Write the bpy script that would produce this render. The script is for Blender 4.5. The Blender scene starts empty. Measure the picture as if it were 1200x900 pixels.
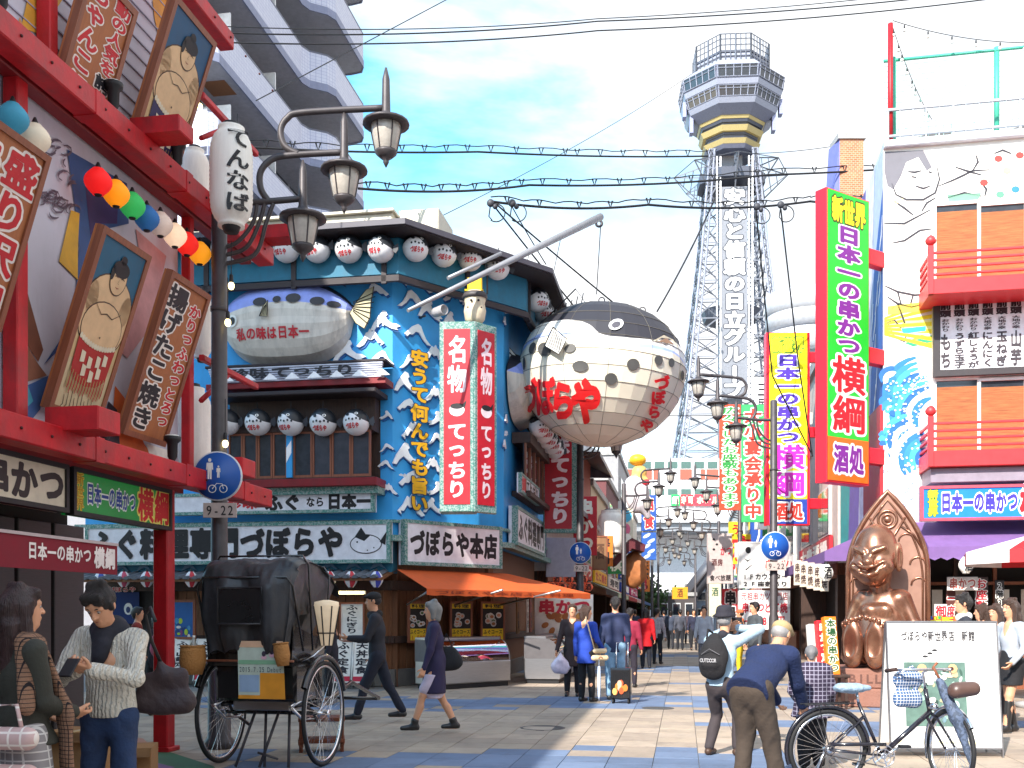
import bpy, math, random
import numpy as np
from math import radians as R, sin, cos, pi, atan2, hypot
from mathutils import Vector, Matrix, noise as MN
random.seed(7)
SC = bpy.context.scene
COL = SC.collection
# ---------------------------------------------------------------- camera, sky, sun, exposure
cam = bpy.data.cameras.new('camera'); CAM = bpy.data.objects.new('camera', cam); COL.objects.link(CAM)
EYE = 1.5; FP = 1200.0; HY = 720.0
CAM.location = (0, 0, EYE); CAM.rotation_euler = (R(90), 0, 0)
cam.sensor_width = 36; cam.lens = 36; cam.shift_y = (HY - 450) / 1200; cam.clip_start = 0.05; cam.clip_end = 3000
SC.camera = CAM
SUN_EL = R(38); SUN_AZ = R(30)          # light travels toward +y, turned 30 degrees to +x
SC.view_settings.view_transform = 'Standard'; SC.view_settings.look = 'None'; SC.view_settings.gamma = 1
SC.view_settings.exposure = 1.0
W = bpy.data.worlds.new('World'); SC.world = W; W.use_nodes = True
def build_world():
 nt = W.node_tree; nt.nodes.clear(); N = nt.nodes.new; L = nt.links.new
 out = N('ShaderNodeOutputWorld'); bg = N('ShaderNodeBackground'); bg.inputs[1].default_value = 0.142
 sky = N('ShaderNodeTexSky'); sky.sky_type = 'NISHITA'; sky.sun_disc = False
 sky.sun_elevation = SUN_EL; sky.sun_rotation = R(180) + SUN_AZ; sky.air_density = 1.0; sky.dust_density = 0.6; sky.ozone_density = 2.0
 tc = N('ShaderNodeTexCoord'); mp = N('ShaderNodeMapping'); L(tc.outputs['Generated'], mp.inputs[0]); mp.inputs['Scale'].default_value = (1, 1, 2.6); mp.inputs['Location'].default_value = (0.6, 0.35, 0.1)
 n1 = N('ShaderNodeTexNoise'); n1.inputs['Scale'].default_value = 2.3; n1.inputs['Detail'].default_value = 9; n1.inputs['Roughness'].default_value = 0.55; n1.inputs['Distortion'].default_value = 0.35
 L(mp.outputs[0], n1.inputs[0])
 sx = N('ShaderNodeSeparateXYZ'); L(tc.outputs['Generated'], sx.inputs[0])
 mx = N('ShaderNodeMath'); mx.operation = 'MULTIPLY_ADD'; L(sx.outputs['X'], mx.inputs[0]); mx.inputs[1].default_value = 0.62; L(n1.outputs['Fac'], mx.inputs[2])
 cr = N('ShaderNodeValToRGB'); cr.color_ramp.elements[0].position = 0.42; cr.color_ramp.elements[1].position = 0.6
 cr.color_ramp.elements[0].color = (0.02, 0.02, 0.02, 1); cr.color_ramp.elements[1].color = (1, 1, 1, 1); L(mx.outputs[0], cr.inputs[0])
 hs = N('ShaderNodeHueSaturation'); hs.inputs['Saturation'].default_value = 1.25; hs.inputs['Value'].default_value = 1.7; hs.inputs['Hue'].default_value = 0.475; L(sky.outputs[0], hs.inputs['Color'])
 n2 = N('ShaderNodeTexNoise'); n2.inputs['Scale'].default_value = 5; n2.inputs['Detail'].default_value = 7; L(mp.outputs[0], n2.inputs[0])
 cc = N('ShaderNodeValToRGB'); cc.color_ramp.elements[0].color = (3.6, 4.0, 4.5, 1); cc.color_ramp.elements[1].color = (5.2, 5.2, 5.2, 1); cc.color_ramp.elements[0].position = .35; cc.color_ramp.elements[1].position = .65; L(n2.outputs['Fac'], cc.inputs[0])
 m = N('ShaderNodeMix'); m.data_type = 'RGBA'; L(cr.outputs[0], m.inputs[0]); L(hs.outputs[0], m.inputs[6]); L(cc.outputs[0], m.inputs[7])
 L(m.outputs[2], bg.inputs[0]); L(bg.outputs[0], out.inputs[0])
build_world()
sl = bpy.data.lights.new('sun', 'SUN'); SUN = bpy.data.objects.new('sun', sl); COL.objects.link(SUN)
sl.energy = 4.4; sl.angle = R(0.6); sl.color = (1.0, 0.94, 0.85)
SD = Vector((sin(SUN_AZ) * cos(SUN_EL), cos(SUN_AZ) * cos(SUN_EL), -sin(SUN_EL)))
SUN.rotation_euler = SD.to_track_quat('-Z', 'Y').to_euler(); SUN.location = (-20, -30, 40)
# ---------------------------------------------------------------- materials
MATS = {}
def mat(name, rgb, rough=0.6, metal=0.0, var=0.12, scale=6.0, bump=0.0, bscale=None, emit=0.0, coat=0.0, trans=0.0, dirt=0.0, kind=None, rgb2=None, sub=0.0):
 if name in MATS: return MATS[name]
 m = bpy.data.materials.new(name); m.use_nodes = True; nt = m.node_tree; N = nt.nodes.new; L = nt.links.new
 b = nt.nodes['Principled BSDF']; b.inputs['Roughness'].default_value = rough; b.inputs['Metallic'].default_value = metal
 b.inputs['Coat Weight'].default_value = coat
 if trans: b.inputs['Transmission Weight'].default_value = trans
 if sub: b.inputs['Subsurface Weight'].default_value = sub; b.inputs['Subsurface Radius'].default_value = (.02, .01, .006)
 tc = N('ShaderNodeTexCoord')
 c1 = tuple(max(0, c * (1 - var)) for c in rgb); c2 = tuple(min(1, c * (1 + var)) for c in rgb)
 if rgb2 and kind != 'tartan': c2 = rgb2; c1 = rgb
 n = N('ShaderNodeTexNoise'); n.inputs['Scale'].default_value = scale; n.inputs['Detail'].default_value = 6; n.inputs['Roughness'].default_value = .6
 src = tc.outputs['Object']
 if kind == 'pave': src = N('ShaderNodeNewGeometry').outputs['Position']
 if kind in ('wood', 'streak', 'brushed'):
  mp = N('ShaderNodeMapping'); L(src, mp.inputs[0]); mp.inputs['Scale'].default_value = {'wood': (6, 6, .5), 'streak': (5, 5, .35), 'brushed': (1, 1, 20)}[kind]; src = mp.outputs[0]
 L(src, n.inputs[0])
 cr = N('ShaderNodeValToRGB'); cr.color_ramp.elements[0].position = .3; cr.color_ramp.elements[1].position = .7
 cr.color_ramp.elements[0].color = (*c1, 1); cr.color_ramp.elements[1].color = (*c2, 1); L(n.outputs['Fac'], cr.inputs[0])
 col = cr.outputs[0]; fac = None
 def mix(f, a, bcol, mode='MIX'):
  x = N('ShaderNodeMix'); x.data_type = 'RGBA'; x.blend_type = mode
  if isinstance(f, (int, float)): x.inputs[0].default_value = f
  else: L(f, x.inputs[0])
  L(a, x.inputs[6])
  if isinstance(bcol, tuple): x.inputs[7].default_value = (*bcol, 1)
  else: L(bcol, x.inputs[7])
  return x.outputs[2]
 if dirt:
  d = N('ShaderNodeTexNoise'); d.inputs['Scale'].default_value = 1.7; d.inputs['Detail'].default_value = 8; d.inputs['Roughness'].default_value = .7
  mp = N('ShaderNodeMapping'); mp.inputs['Scale'].default_value = (2, 2, .6); L(src if kind == 'pave' else tc.outputs['Object'], mp.inputs[0]); L(mp.outputs[0], d.inputs[0])
  dr = N('ShaderNodeValToRGB'); dr.color_ramp.elements[0].position = .5; dr.color_ramp.elements[1].position = .75; dr.color_ramp.elements[1].color = (dirt, dirt, dirt, 1); L(d.outputs['Fac'], dr.inputs[0])
  col = mix(dr.outputs[0], col, tuple(c * .35 + .02 for c in rgb))
 if kind == 'pave':
  for sc_, lo_, hi_, am in ((.55, .45, .7, .35), (34, .62, .7, .3)):
   d = N('ShaderNodeTexNoise'); d.inputs['Scale'].default_value = sc_; d.inputs['Detail'].default_value = 6; L(src, d.inputs[0]); dr = N('ShaderNodeMapRange'); L(d.outputs['Fac'], dr.inputs[0]); dr.inputs[1].default_value = lo_; dr.inputs[2].default_value = hi_; dr.inputs[4].default_value = am
   col = mix(dr.outputs[0], col, tuple(c * .3 for c in rgb))
 if kind == 'tartan':
  def stripes(axis, w):
   wv = N('ShaderNodeTexWave'); wv.bands_direction = axis; wv.inputs['Scale'].default_value = w; wv.inputs['Distortion'].default_value = .4
   L(tc.outputs['Object'], wv.inputs[0]); q = N('ShaderNodeMath'); q.operation = 'GREATER_THAN'; q.inputs[1].default_value = .93; L(wv.outputs['Fac'], q.inputs[0]); return q.outputs[0]
  for ax in ('X', 'Z'): col = mix(stripes(ax, scale), col, rgb2 or (.6, .6, .6))
 if kind == 'knit':
  v = N('ShaderNodeTexWave'); v.wave_type = 'BANDS'; v.bands_direction = 'X'; v.inputs['Scale'].default_value = 13; v.inputs['Distortion'].default_value = 3; v.inputs['Detail'].default_value = 2; v.inputs['Detail Scale'].default_value = 4
  L(tc.outputs['Object'], v.inputs[0]); fac = v.outputs['Fac']
 if kind == 'mosaic':
  v = N('ShaderNodeTexVoronoi'); v.inputs['Scale'].default_value = scale; L(tc.outputs['Object'], v.inputs[0])
  r = N('ShaderNodeValToRGB'); r.color_ramp.interpolation = 'CONSTANT'; r.color_ramp.elements[0].color = (*rgb, 1); r.color_ramp.elements[1].color = (*(rgb2 or (.6, .6, .6)), 1); r.color_ramp.elements[1].position = .5
  sp = N('ShaderNodeSeparateColor'); L(v.outputs['Color'], sp.inputs[0]); L(sp.outputs[0], r.inputs[0]); col = r.outputs[0]
 L(col, b.inputs['Base Color'])
 if emit:
  L(col, b.inputs['Emission Color']); b.inputs['Emission Strength'].default_value = emit
 if bump:
  bn = N('ShaderNodeBump'); bn.inputs['Strength'].default_value = bump; bn.inputs['Distance'].default_value = .02
  if fac is None:
   n2 = N('ShaderNodeTexNoise'); n2.inputs['Scale'].default_value = bscale or scale * 5; n2.inputs['Detail'].default_value = 5; L(src, n2.inputs[0]); fac = n2.outputs['Fac']
  L(fac, bn.inputs['Height']); L(bn.outputs[0], b.inputs['Normal'])
 if rough > .25 and not metal:
  mr = N('ShaderNodeMapRange'); L(n.outputs['Fac'], mr.inputs[0]); mr.inputs[3].default_value = max(.1, rough - .12); mr.inputs[4].default_value = min(1, rough + .12); L(mr.outputs[0], b.inputs['Roughness'])
 m.diffuse_color = (*rgb, 1)
 MATS[name] = m; return m
def rgb(h):
 h = h.lstrip('#'); v = [int(h[i:i + 2], 16) / 255 for i in (0, 2, 4)]
 return tuple(((c + .055) / 1.055) ** 2.4 if c > .04045 else c / 12.92 for c in v)
def M(h, rough=.55, **k):
 """paint of a hex colour"""
 nm = 'paint_' + h + ''.join('%s%s' % (a, str(b)[:5]) for a, b in sorted(k.items())) + str(rough)
 return mat(nm, rgb(h), rough, **k)
# ---------------------------------------------------------------- mesh building
class MB:
 def __init__(s, m=None): s.v = []; s.f = []; s.mi = []; s.ms = []; s.cur = 0; s.sm = []; s.smooth = False; s.T = None
 def m(s, m):
  if m not in s.ms: s.ms.append(m)
  s.cur = s.ms.index(m); return s
 def add(s, vs, fs, smooth=None):
  o = len(s.v)
  if s.T is not None: vs = [tuple(s.T @ Vector(v)) for v in vs]
  s.v.extend([tuple(v) for v in vs]); s.f.extend([tuple(i + o for i in f) for f in fs]); s.mi.extend([s.cur] * len(fs)); s.sm.extend([s.smooth if smooth is None else smooth] * len(fs)); return s
 def box(s, x0, x1, y0, y1, z0, z1):
  if x0 > x1: x0, x1 = x1, x0
  if y0 > y1: y0, y1 = y1, y0
  if z0 > z1: z0, z1 = z1, z0
  return s.add([(x0, y0, z0), (x1, y0, z0), (x1, y1, z0), (x0, y1, z0), (x0, y0, z1), (x1, y0, z1), (x1, y1, z1), (x0, y1, z1)],
      [(0, 3, 2, 1), (4, 5, 6, 7), (0, 1, 5, 4), (1, 2, 6, 5), (2, 3, 7, 6), (3, 0, 4, 7)], False)
 def bbox(s, x0, x1, y0, y1, z0, z1, b=.01):
  """box with chamfered vertical outline on the front (y) faces"""
  if x0 > x1: x0, x1 = x1, x0
  if y0 > y1: y0, y1 = y1, y0
  if z0 > z1: z0, z1 = z1, z0
  b = min(b, (x1 - x0) / 3, (y1 - y0) / 3, (z1 - z0) / 3)
  r = [(x0, z0), (x1, z0), (x1, z1), (x0, z1)]; q = [(x0 + b, z0 + b), (x1 - b, z0 + b), (x1 - b, z1 - b), (x0 + b, z1 - b)]
  vs = [(x, y0, z) for x, z in q] + [(x, y0 + b, z) for x, z in r] + [(x, y1 - b, z) for x, z in r] + [(x, y1, z) for x, z in q]
  fs = [(0, 1, 2, 3), (15, 14, 13, 12)]
  for a in (0, 4, 8):
   for i in range(4): j = (i + 1) % 4; fs.append((a + i, a + 4 + i, a + 4 + j, a + j))
  return s.add(vs, fs, False)
 def quad(s, a, b, c, d): return s.add([a, b, c, d], [(0, 1, 2, 3)])
 def prism(s, pts, y0, y1):
  """outline in (x,z), extruded along y"""
  n = len(pts); a = sum(pts[i][0] * pts[(i + 1) % n][1] - pts[(i + 1) % n][0] * pts[i][1] for i in range(n))
  if a < 0: pts = pts[::-1]
  vs = [(x, y0, z) for x, z in pts] + [(x, y1, z) for x, z in pts]
  from mathutils.geometry import tessellate_polygon
  t = tessellate_polygon([[Vector((x, z, 0)) for x, z in pts]])
  fs = []
  for tri in t:
   A, B, C = [pts[i] for i in tri]
   if (B[0] - A[0]) * (C[1] - A[1]) - (B[1] - A[1]) * (C[0] - A[0]) < 0: tri = tri[::-1]
   fs.append(tuple(tri)); fs.append(tuple(i + n for i in tri[::-1]))
  for i in range(n): j = (i + 1) % n; fs.append((i, i + n, j + n, j))
  return s.add(vs, fs, False)
 def flat(s, pts, y):
  from mathutils.geometry import tessellate_polygon
  t = tessellate_polygon([[Vector((x, z, 0)) for x, z in pts]]); fs = []
  for tri in t:
   A, B, C = [pts[i] for i in tri]
   if (B[0] - A[0]) * (C[1] - A[1]) - (B[1] - A[1]) * (C[0] - A[0]) < 0: tri = tri[::-1]
   fs.append(tuple(tri))
  return s.add([(x, y, z) for x, z in pts], fs, False)
 def tube(s, path, r, n=8, cap=True, r2=None):
  P = [Vector(p) for p in path]; k = len(P); rs = r if isinstance(r, (list, tuple)) else [r + ((r2 if r2 is not None else r) - r) * i / max(1, k - 1) for i in range(k)]
  vs = []; up = None
  for i, p in enumerate(P):
   t = (P[min(i + 1, k - 1)] - P[max(i - 1, 0)]).normalized()
   if up is None: up = Vector((0, 0, 1)) if abs(t.z) < .9 else Vector((1, 0, 0))
   a = t.cross(up).normalized(); b = a.cross(t).normalized(); up = b
   for j in range(n):
    an = 2 * pi * j / n; vs.append(p + (a * cos(an) + b * sin(an)) * rs[i])
  fs = []
  for i in range(k - 1):
   for j in range(n):
    q = (j + 1) % n; fs.append((i * n + j, i * n + q, (i + 1) * n + q, (i + 1) * n + j))
  s.add(vs, fs, n > 5)
  if cap:
   o = len(s.v) - len(vs); s.f.append(tuple(o + j for j in range(n))[::-1]); s.f.append(tuple(o + (k - 1) * n + j for j in range(n))); s.mi += [s.cur] * 2; s.sm += [False] * 2
  return s
 def lathe(s, prof, c=(0, 0, 0), n=16, axis='z', sx=1, sy=1):
  vs = []
  for r, z in prof:
   for j in range(n):
    a = 2 * pi * j / n; x, y = r * cos(a) * sx, r * sin(a) * sy
    vs.append((c[0] + x, c[1] + y, c[2] + z) if axis == 'z' else ((c[0] + x, c[1] - z, c[2] + y) if axis == 'y' else (c[0] + z, c[1] + x, c[2] + y)))
  fs = []
  for i in range(len(prof) - 1):
   for j in range(n):
    q = (j + 1) % n; fs.append((i * n + j, i * n + q, (i + 1) * n + q, (i + 1) * n + j))
  fs.append(tuple(range(n))[::-1]); fs.append(tuple((len(prof) - 1) * n + j for j in range(n)))
  return s.add(vs, fs, True)
 def ball(s, c, r, n=14, k=9):
  rx, ry, rz = r if isinstance(r, (tuple, list)) else (r, r, r)
  prof = [(max(.001, sin(pi * i / k)), -cos(pi * i / k)) for i in range(k + 1)]
  vs = [(c[0] + p * rx * cos(2 * pi * j / n), c[1] + p * ry * sin(2 * pi * j / n), c[2] + q * rz) for p, q in prof for j in range(n)]
  fs = [(i * n + j, i * n + (j + 1) % n, (i + 1) * n + (j + 1) % n, (i + 1) * n + j) for i in range(k) for j in range(n)]
  return s.add(vs, fs, True)
 def ring(s, c, R_, r, n=40, k=8, axis='y', a0=0, a1=2 * pi):
  """torus about an axis"""
  vs = []; full = abs(a1 - a0 - 2 * pi) < 1e-4; nn = n if full else n + 1
  for i in range(nn):
   a = a0 + (a1 - a0) * i / n
   for j in range(k):
    b = 2 * pi * j / k; q = R_ + r * cos(b); w = r * sin(b)
    if axis == 'y': p = (c[0] + q * cos(a), c[1] + w, c[2] + q * sin(a))
    elif axis == 'x': p = (c[0] + w, c[1] + q * cos(a), c[2] + q * sin(a))
    else: p = (c[0] + q * cos(a), c[1] + q * sin(a), c[2] + w)
    vs.append(p)
  fs = [(i * k + j, ((i + 1) % nn) * k + j, ((i + 1) % nn) * k + (j + 1) % k, i * k + (j + 1) % k) for i in range(n) for j in range(k)]
  return s.add(vs, fs, True)
 def mesh(s, name):
  me = bpy.data.meshes.new(name); me.from_pydata(s.v, [], s.f)
  for m in s.ms: me.materials.append(m)
  if len(s.ms) > 1: me.polygons.foreach_set('material_index', s.mi)
  if any(s.sm): me.polygons.foreach_set('use_smooth', s.sm)
  me.update(); return me
def wm(o):
 m = Matrix.Translation(o.location) @ o.rotation_euler.to_matrix().to_4x4() @ Matrix.Diagonal((*o.scale, 1))
 return wm(o.parent) @ m if o.parent else m
def tag(o, label=None, cat=None, group=None, kind=None):
 if label: o['label'] = label
 if cat: o['category'] = cat
 if group: o['group'] = group
 if kind: o['kind'] = kind
 return o
def obj(name, mb, parent=None, label=None, cat=None, group=None, kind=None, world=False, loc=None, rot=None):
 """ONE mesh object; mb is an MB or a mesh; world=True: vertices are in world space"""
 me = mb.mesh(name) if isinstance(mb, MB) else mb
 o = bpy.data.objects.new(name, me); COL.objects.link(o)
 if parent:
  o.parent = parent
  if world: me.transform(wm(parent).inverted())
 elif world:
  n = len(me.vertices); a = np.empty(n * 3, dtype=np.float32); me.vertices.foreach_get('co', a); a = a.reshape(-1, 3)
  c = Vector(((a[:, 0].min() + a[:, 0].max()) / 2, (a[:, 1].min() + a[:, 1].max()) / 2, a[:, 2].min()))
  if kind != 'structure': me.transform(Matrix.Translation(-c)); o.location = c
 if loc: o.location = loc
 if rot: o.rotation_euler = rot
 return tag(o, label, cat, group, kind)
def thing(name, label, cat, loc=(0, 0, 0), rz=0, group=None, kind=None, rot=None):
 o = bpy.data.objects.new(name, None); COL.objects.link(o); o.empty_display_size = .2
 o.location = loc; o.rotation_euler = rot or (0, 0, rz)
 return tag(o, label, cat, group, kind)
def kids(o, _c={}): return [c for c in COL.objects if c.parent == o]
def dup(root, loc=None, rz=None, label=None, group=None, scale=None, parent=None):
 ch = kids(root)
 r = root.copy(); COL.objects.link(r)
 if loc is not None: r.location = loc
 if rz is not None: r.rotation_euler = rz if isinstance(rz, (tuple, list)) else (0, 0, rz)
 if scale is not None: r.scale = (scale,) * 3 if not isinstance(scale, (tuple, list)) else scale
 if label: r['label'] = label
 if group: r['group'] = group
 if parent: r.parent = parent
 for c in ch: dup(c, parent=r)
 return r
class FR:
 """a vertical face: origin, x to the right seen from the front, y into the building, z up"""
 def __init__(s, ox, oy, ang, oz=0):
  s.o = Vector((ox, oy, oz)); s.a = ang; s.x = Vector((cos(ang), sin(ang), 0)); s.y = Vector((-sin(ang), cos(ang), 0))
  s.M = Matrix.Translation(s.o) @ Matrix.Rotation(ang, 4, 'Z')
 def fp(s, px, py, off=0.0):
  """local (x,z) where the sight line of photo pixel px,py meets the plane 'off' in front of the face"""
  d = Vector(((px - 600) / FP, 1, (HY - py) / FP)); o = Vector((0, 0, EYE)); p0 = s.o - s.y * off
  t = (p0 - o).dot(s.y) / d.dot(s.y); p = o + d * t - s.o
  return p.dot(s.x), p.z
 def w(s, x, y, z): return s.o + s.x * x + s.y * y + Vector((0, 0, z))
def P(px, py, Y): return Vector(((px - 600) / FP * Y, Y, EYE + (HY - py) / FP * Y))
def GY(py): return FP * EYE / (py - HY)
# ---------------------------------------------------------------- lettering
GL = {}; GD = {}; GN = 60; GX = np.linspace(-.66, .66, GN + 1)
def glyph_field(ch):
 """signed distance of a character's outline on a grid, centred"""
 if ch in GD: return GD[ch]
 c = bpy.data.curves.new('g', 'FONT'); c.body = ch; c.resolution_u = 3
 o = bpy.data.objects.new('g', c); COL.objects.link(o)
 me = bpy.data.meshes.new_from_object(o.evaluated_get(bpy.context.evaluated_depsgraph_get()))
 V = np.array([(v.co.x, v.co.y) for v in me.vertices]); me.calc_loop_triangles(); T = np.array([t.vertices[:] for t in me.loop_triangles])
 from collections import Counter
 E = Counter(tuple(sorted(e)) for t in T for e in ((t[0], t[1]), (t[1], t[2]), (t[2], t[0]))); B = np.array([e for e, k in E.items() if k == 1])
 bpy.data.objects.remove(o); bpy.data.meshes.remove(me); bpy.data.curves.remove(c)
 V = V - ((V.max(0) + V.min(0)) / 2 if ord(ch) > 127 else np.array([(V[:, 0].max() + V[:, 0].min()) / 2, .36]))
 X, Y = np.meshgrid(GX, GX, indexing='ij'); Q = np.stack([X.ravel(), Y.ravel()], 1)
 a, b_ = V[B[:, 0]], V[B[:, 1]]; ab = b_ - a; L2 = (ab ** 2).sum(1) + 1e-12; d = np.full(len(Q), 9.)
 for i in range(len(a)):
  pa = Q - a[i]; h = np.clip((pa @ ab[i]) / L2[i], 0, 1); d = np.minimum(d, ((pa - h[:, None] * ab[i]) ** 2).sum(1))
 d = np.sqrt(d); ins = np.zeros(len(Q), bool)
 for t in T:
  p = V[t]; s_ = [(p[(k + 1) % 3][0] - p[k][0]) * (Q[:, 1] - p[k][1]) - (p[(k + 1) % 3][1] - p[k][1]) * (Q[:, 0] - p[k][0]) for k in range(3)]
  ins |= ((s_[0] >= 0) & (s_[1] >= 0) & (s_[2] >= 0)) | ((s_[0] <= 0) & (s_[1] <= 0) & (s_[2] <= 0))
 GD[ch] = np.where(ins, -d, d).reshape(GN + 1, GN + 1); return GD[ch]
def field_poly(F, X, Y):
 """filled polygons where F < 0"""
 vs = []; fs = []; ids = {}; n, m_ = F.shape[0] - 1, F.shape[1] - 1; inn = F < 0
 def vid(k, p):
  if k not in ids: ids[k] = len(vs); vs.append(p)
  return ids[k]
 full = inn[:-1, :-1] & inn[1:, :-1] & inn[1:, 1:] & inn[:-1, 1:]; anyi = inn[:-1, :-1] | inn[1:, :-1] | inn[1:, 1:] | inn[:-1, 1:]
 for j in range(m_):
  i = 0
  while i < n:
   if full[i, j]:
    k = i
    while k < n and full[k, j]: k += 1
    fs.append((vid((i, j), (X[i], Y[j])), vid((k, j), (X[k], Y[j])), vid((k, j + 1), (X[k], Y[j + 1])), vid((i, j + 1), (X[i], Y[j + 1])))); i = k
   else:
    if anyi[i, j]:
     cs = [(i, j), (i + 1, j), (i + 1, j + 1), (i, j + 1)]; poly = []
     for q in range(4):
      A, B = cs[q], cs[(q + 1) % 4]; fa, fb = F[A], F[B]
      if fa < 0: poly.append(vid(A, (X[A[0]], Y[A[1]])))
      if (fa < 0) != (fb < 0):
       t = fa / (fa - fb); poly.append(vid((min(A, B), max(A, B)), (X[A[0]] + (X[B[0]] - X[A[0]]) * t, Y[A[1]] + (Y[B[1]] - Y[A[1]]) * t)))
     if len(poly) >= 3: fs.append(tuple(poly))
    i += 1
 return vs, fs
def glyph(ch, bold):
 k = (ch, bold)
 if k not in GL: GL[k] = field_poly(glyph_field(ch) - bold, GX, GX)
 return GL[k]
def letters(txt, x0, x1, z0, z1, y, layers, vert=False, slant=0.0, mb=None, fill=.96, f=None):
 """txt fitted to the rectangle; layers = [(material, boldness), ...] from back to front; optional f maps (x,z,y)->point"""
 mb = mb or MB(); n = len(txt)
 if n == 0: return mb
 W_, H_ = abs(x1 - x0), abs(z1 - z0)
 asc = all(ord(c) < 128 for c in txt)
 for li, (m_, b) in enumerate(layers):
  mb.m(m_)
  for i, ch in enumerate(txt):
   if ch in ' 　': continue
   if ch == 'ー' and vert: ch = '|'
   vs, fs = glyph(ch, b)
   if vert: cw, chh = W_, H_ / n; cx = (x0 + x1) / 2; cz = z1 - chh * (i + .5)
   else: cw, chh = W_ / n, H_; cx = x0 + cw * (i + .5) * (1 if x1 > x0 else -1); cz = (z0 + z1) / 2
   sx = cw * fill / (.62 if asc else 1.0); sz = chh * fill / (.78 if asc else 1.0)
   yy = y - .003 * li - .002
   pts = [(cx + vx * sx + slant * vy * sz, yy, cz + vy * sz) for vx, vy in vs]
   if f: pts = [f(p) for p in pts]
   mb.add(pts, fs, False)
 return mb
# ---------------------------------------------------------------- shared paints
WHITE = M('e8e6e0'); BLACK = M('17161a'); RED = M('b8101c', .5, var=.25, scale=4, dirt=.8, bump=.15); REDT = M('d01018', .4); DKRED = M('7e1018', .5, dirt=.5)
STEEL = mat('lamp_iron', rgb('4b4648'), .5, .3, var=.2, dirt=.4); WOOD = mat('old_wood', rgb('6b4429'), .6, kind='wood', rgb2=rgb('8a5a38'), bump=.3)
DWOOD = mat('dark_wood', rgb('2e1f1a'), .6, kind='wood', rgb2=rgb('4a3227'), bump=.3); FWOOD = mat('frame_wood', rgb('7a4630'), .5, kind='wood', rgb2=rgb('94583c'))
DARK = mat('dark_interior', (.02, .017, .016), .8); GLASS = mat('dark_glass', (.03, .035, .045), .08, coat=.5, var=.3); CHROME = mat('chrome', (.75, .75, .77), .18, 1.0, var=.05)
ALU = mat('brushed_metal', (.42, .41, .42), .35, .9, var=.1, kind='brushed'); PAPER = mat('lantern_paper', rgb('f4efe6'), .7, var=.06, dirt=.35, kind='streak')
RUBBER = mat('rubber', (.012, .012, .013), .7); CONC = mat('concrete', (.36, .35, .34), .85, var=.15, bump=.3, dirt=.4)
LW = lambda: [(M('f3efe8'), .075)]
def L2(main, outl='f3efe8', b=.025, o=.085): return [(M(outl), o), (M(main), b)]
def L1(main, b=.03): return [(M(main), b)]
def ell(cx, cz, rx, rz, n=24, a0=0, a1=2 * pi, rot=0):
 return [(cx + rx * cos(a0 + (a1 - a0) * i / n) * cos(rot) - rz * sin(a0 + (a1 - a0) * i / n) * sin(rot), cz + rx * cos(a0 + (a1 - a0) * i / n) * sin(rot) + rz * sin(a0 + (a1 - a0) * i / n) * cos(rot)) for i in range(n + (0 if a1 - a0 > 6.28 else 1))]
def stroke(pts, w):
 """a flat brush line (closed outline) along points, tapering at its ends"""
 n = len(pts); A = []; B = []
 for i, (x, z) in enumerate(pts):
  x0, z0 = pts[max(0, i - 1)]; x1, z1 = pts[min(n - 1, i + 1)]; l = hypot(x1 - x0, z1 - z0) or 1; nx, nz = -(z1 - z0) / l, (x1 - x0) / l
  k = w * (.25 + .75 * sin(pi * min(1, max(0, (i + .3) / (n - .4))))) / 2
  A.append((x + nx * k, z + nz * k)); B.append((x - nx * k, z - nz * k))
 return A + B[::-1]
# ---------------------------------------------------------------- a sign: box, rim and lettering
def sign(F, x0, x1, z0, z1, off, label, bg, texts=(), rim=None, rw=.05, depth=.12, group=None, cat='sign', tilt=0, name='signboard', extra=None, yaw=0, box=None):
 w, h = abs(x1 - x0), z1 - z0
 t = thing(name, label, cat, F.w((x0 + x1) / 2, -off, z0), F.a + yaw, group)
 if tilt: t.rotation_euler = (Matrix.Rotation(F.a + yaw, 3, 'Z') @ Matrix.Rotation(tilt, 3, 'X')).to_euler()
 mb = MB(box or bg).m(bg).bbox(-w / 2, w / 2, 0, depth, 0, h, .008)
 obj('panel', mb, t)
 if rim:
  mb = MB().m(rim); d = .02
  mb.box(-w / 2 - .004, w / 2 + .004, -d, depth * .6, -.004, rw); mb.box(-w / 2 - .004, w / 2 + .004, -d, depth * .6, h - rw, h + .004)
  mb.box(-w / 2 - .004, -w / 2 + rw, -d, depth * .6, rw, h - rw); mb.box(w / 2 - rw, w / 2 + .004, -d, depth * .6, rw, h - rw)
  obj('frame', mb, t)
 if extra:
  e = MB(); extra(e, w, h); obj('picture', e, t)
 tm = MB()
 for s in texts:
  tx, a, b, c, d, lay = s[:6]; vert = s[6] if len(s) > 6 else False; sl = s[7] if len(s) > 7 else 0
  letters(tx, -w / 2 + a * w, -w / 2 + b * w, c * h, d * h, -.012 if extra else 0, lay, vert, sl, tm)
 if tm.v: obj('lettering', tm, t, kind=None)
 return t
def signpx(F, px0, py0, px1, py1, off, *a, **k):
 xm = (px0 + px1) / 2; x0, _ = F.fp(px0, (py0 + py1) / 2, off); x1, _ = F.fp(px1, (py0 + py1) / 2, off)
 _, z1 = F.fp(xm, py0, off); _, z0 = F.fp(xm, py1, off)
 return sign(F, x0, x1, z0, z1, off, *a, **k)
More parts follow.
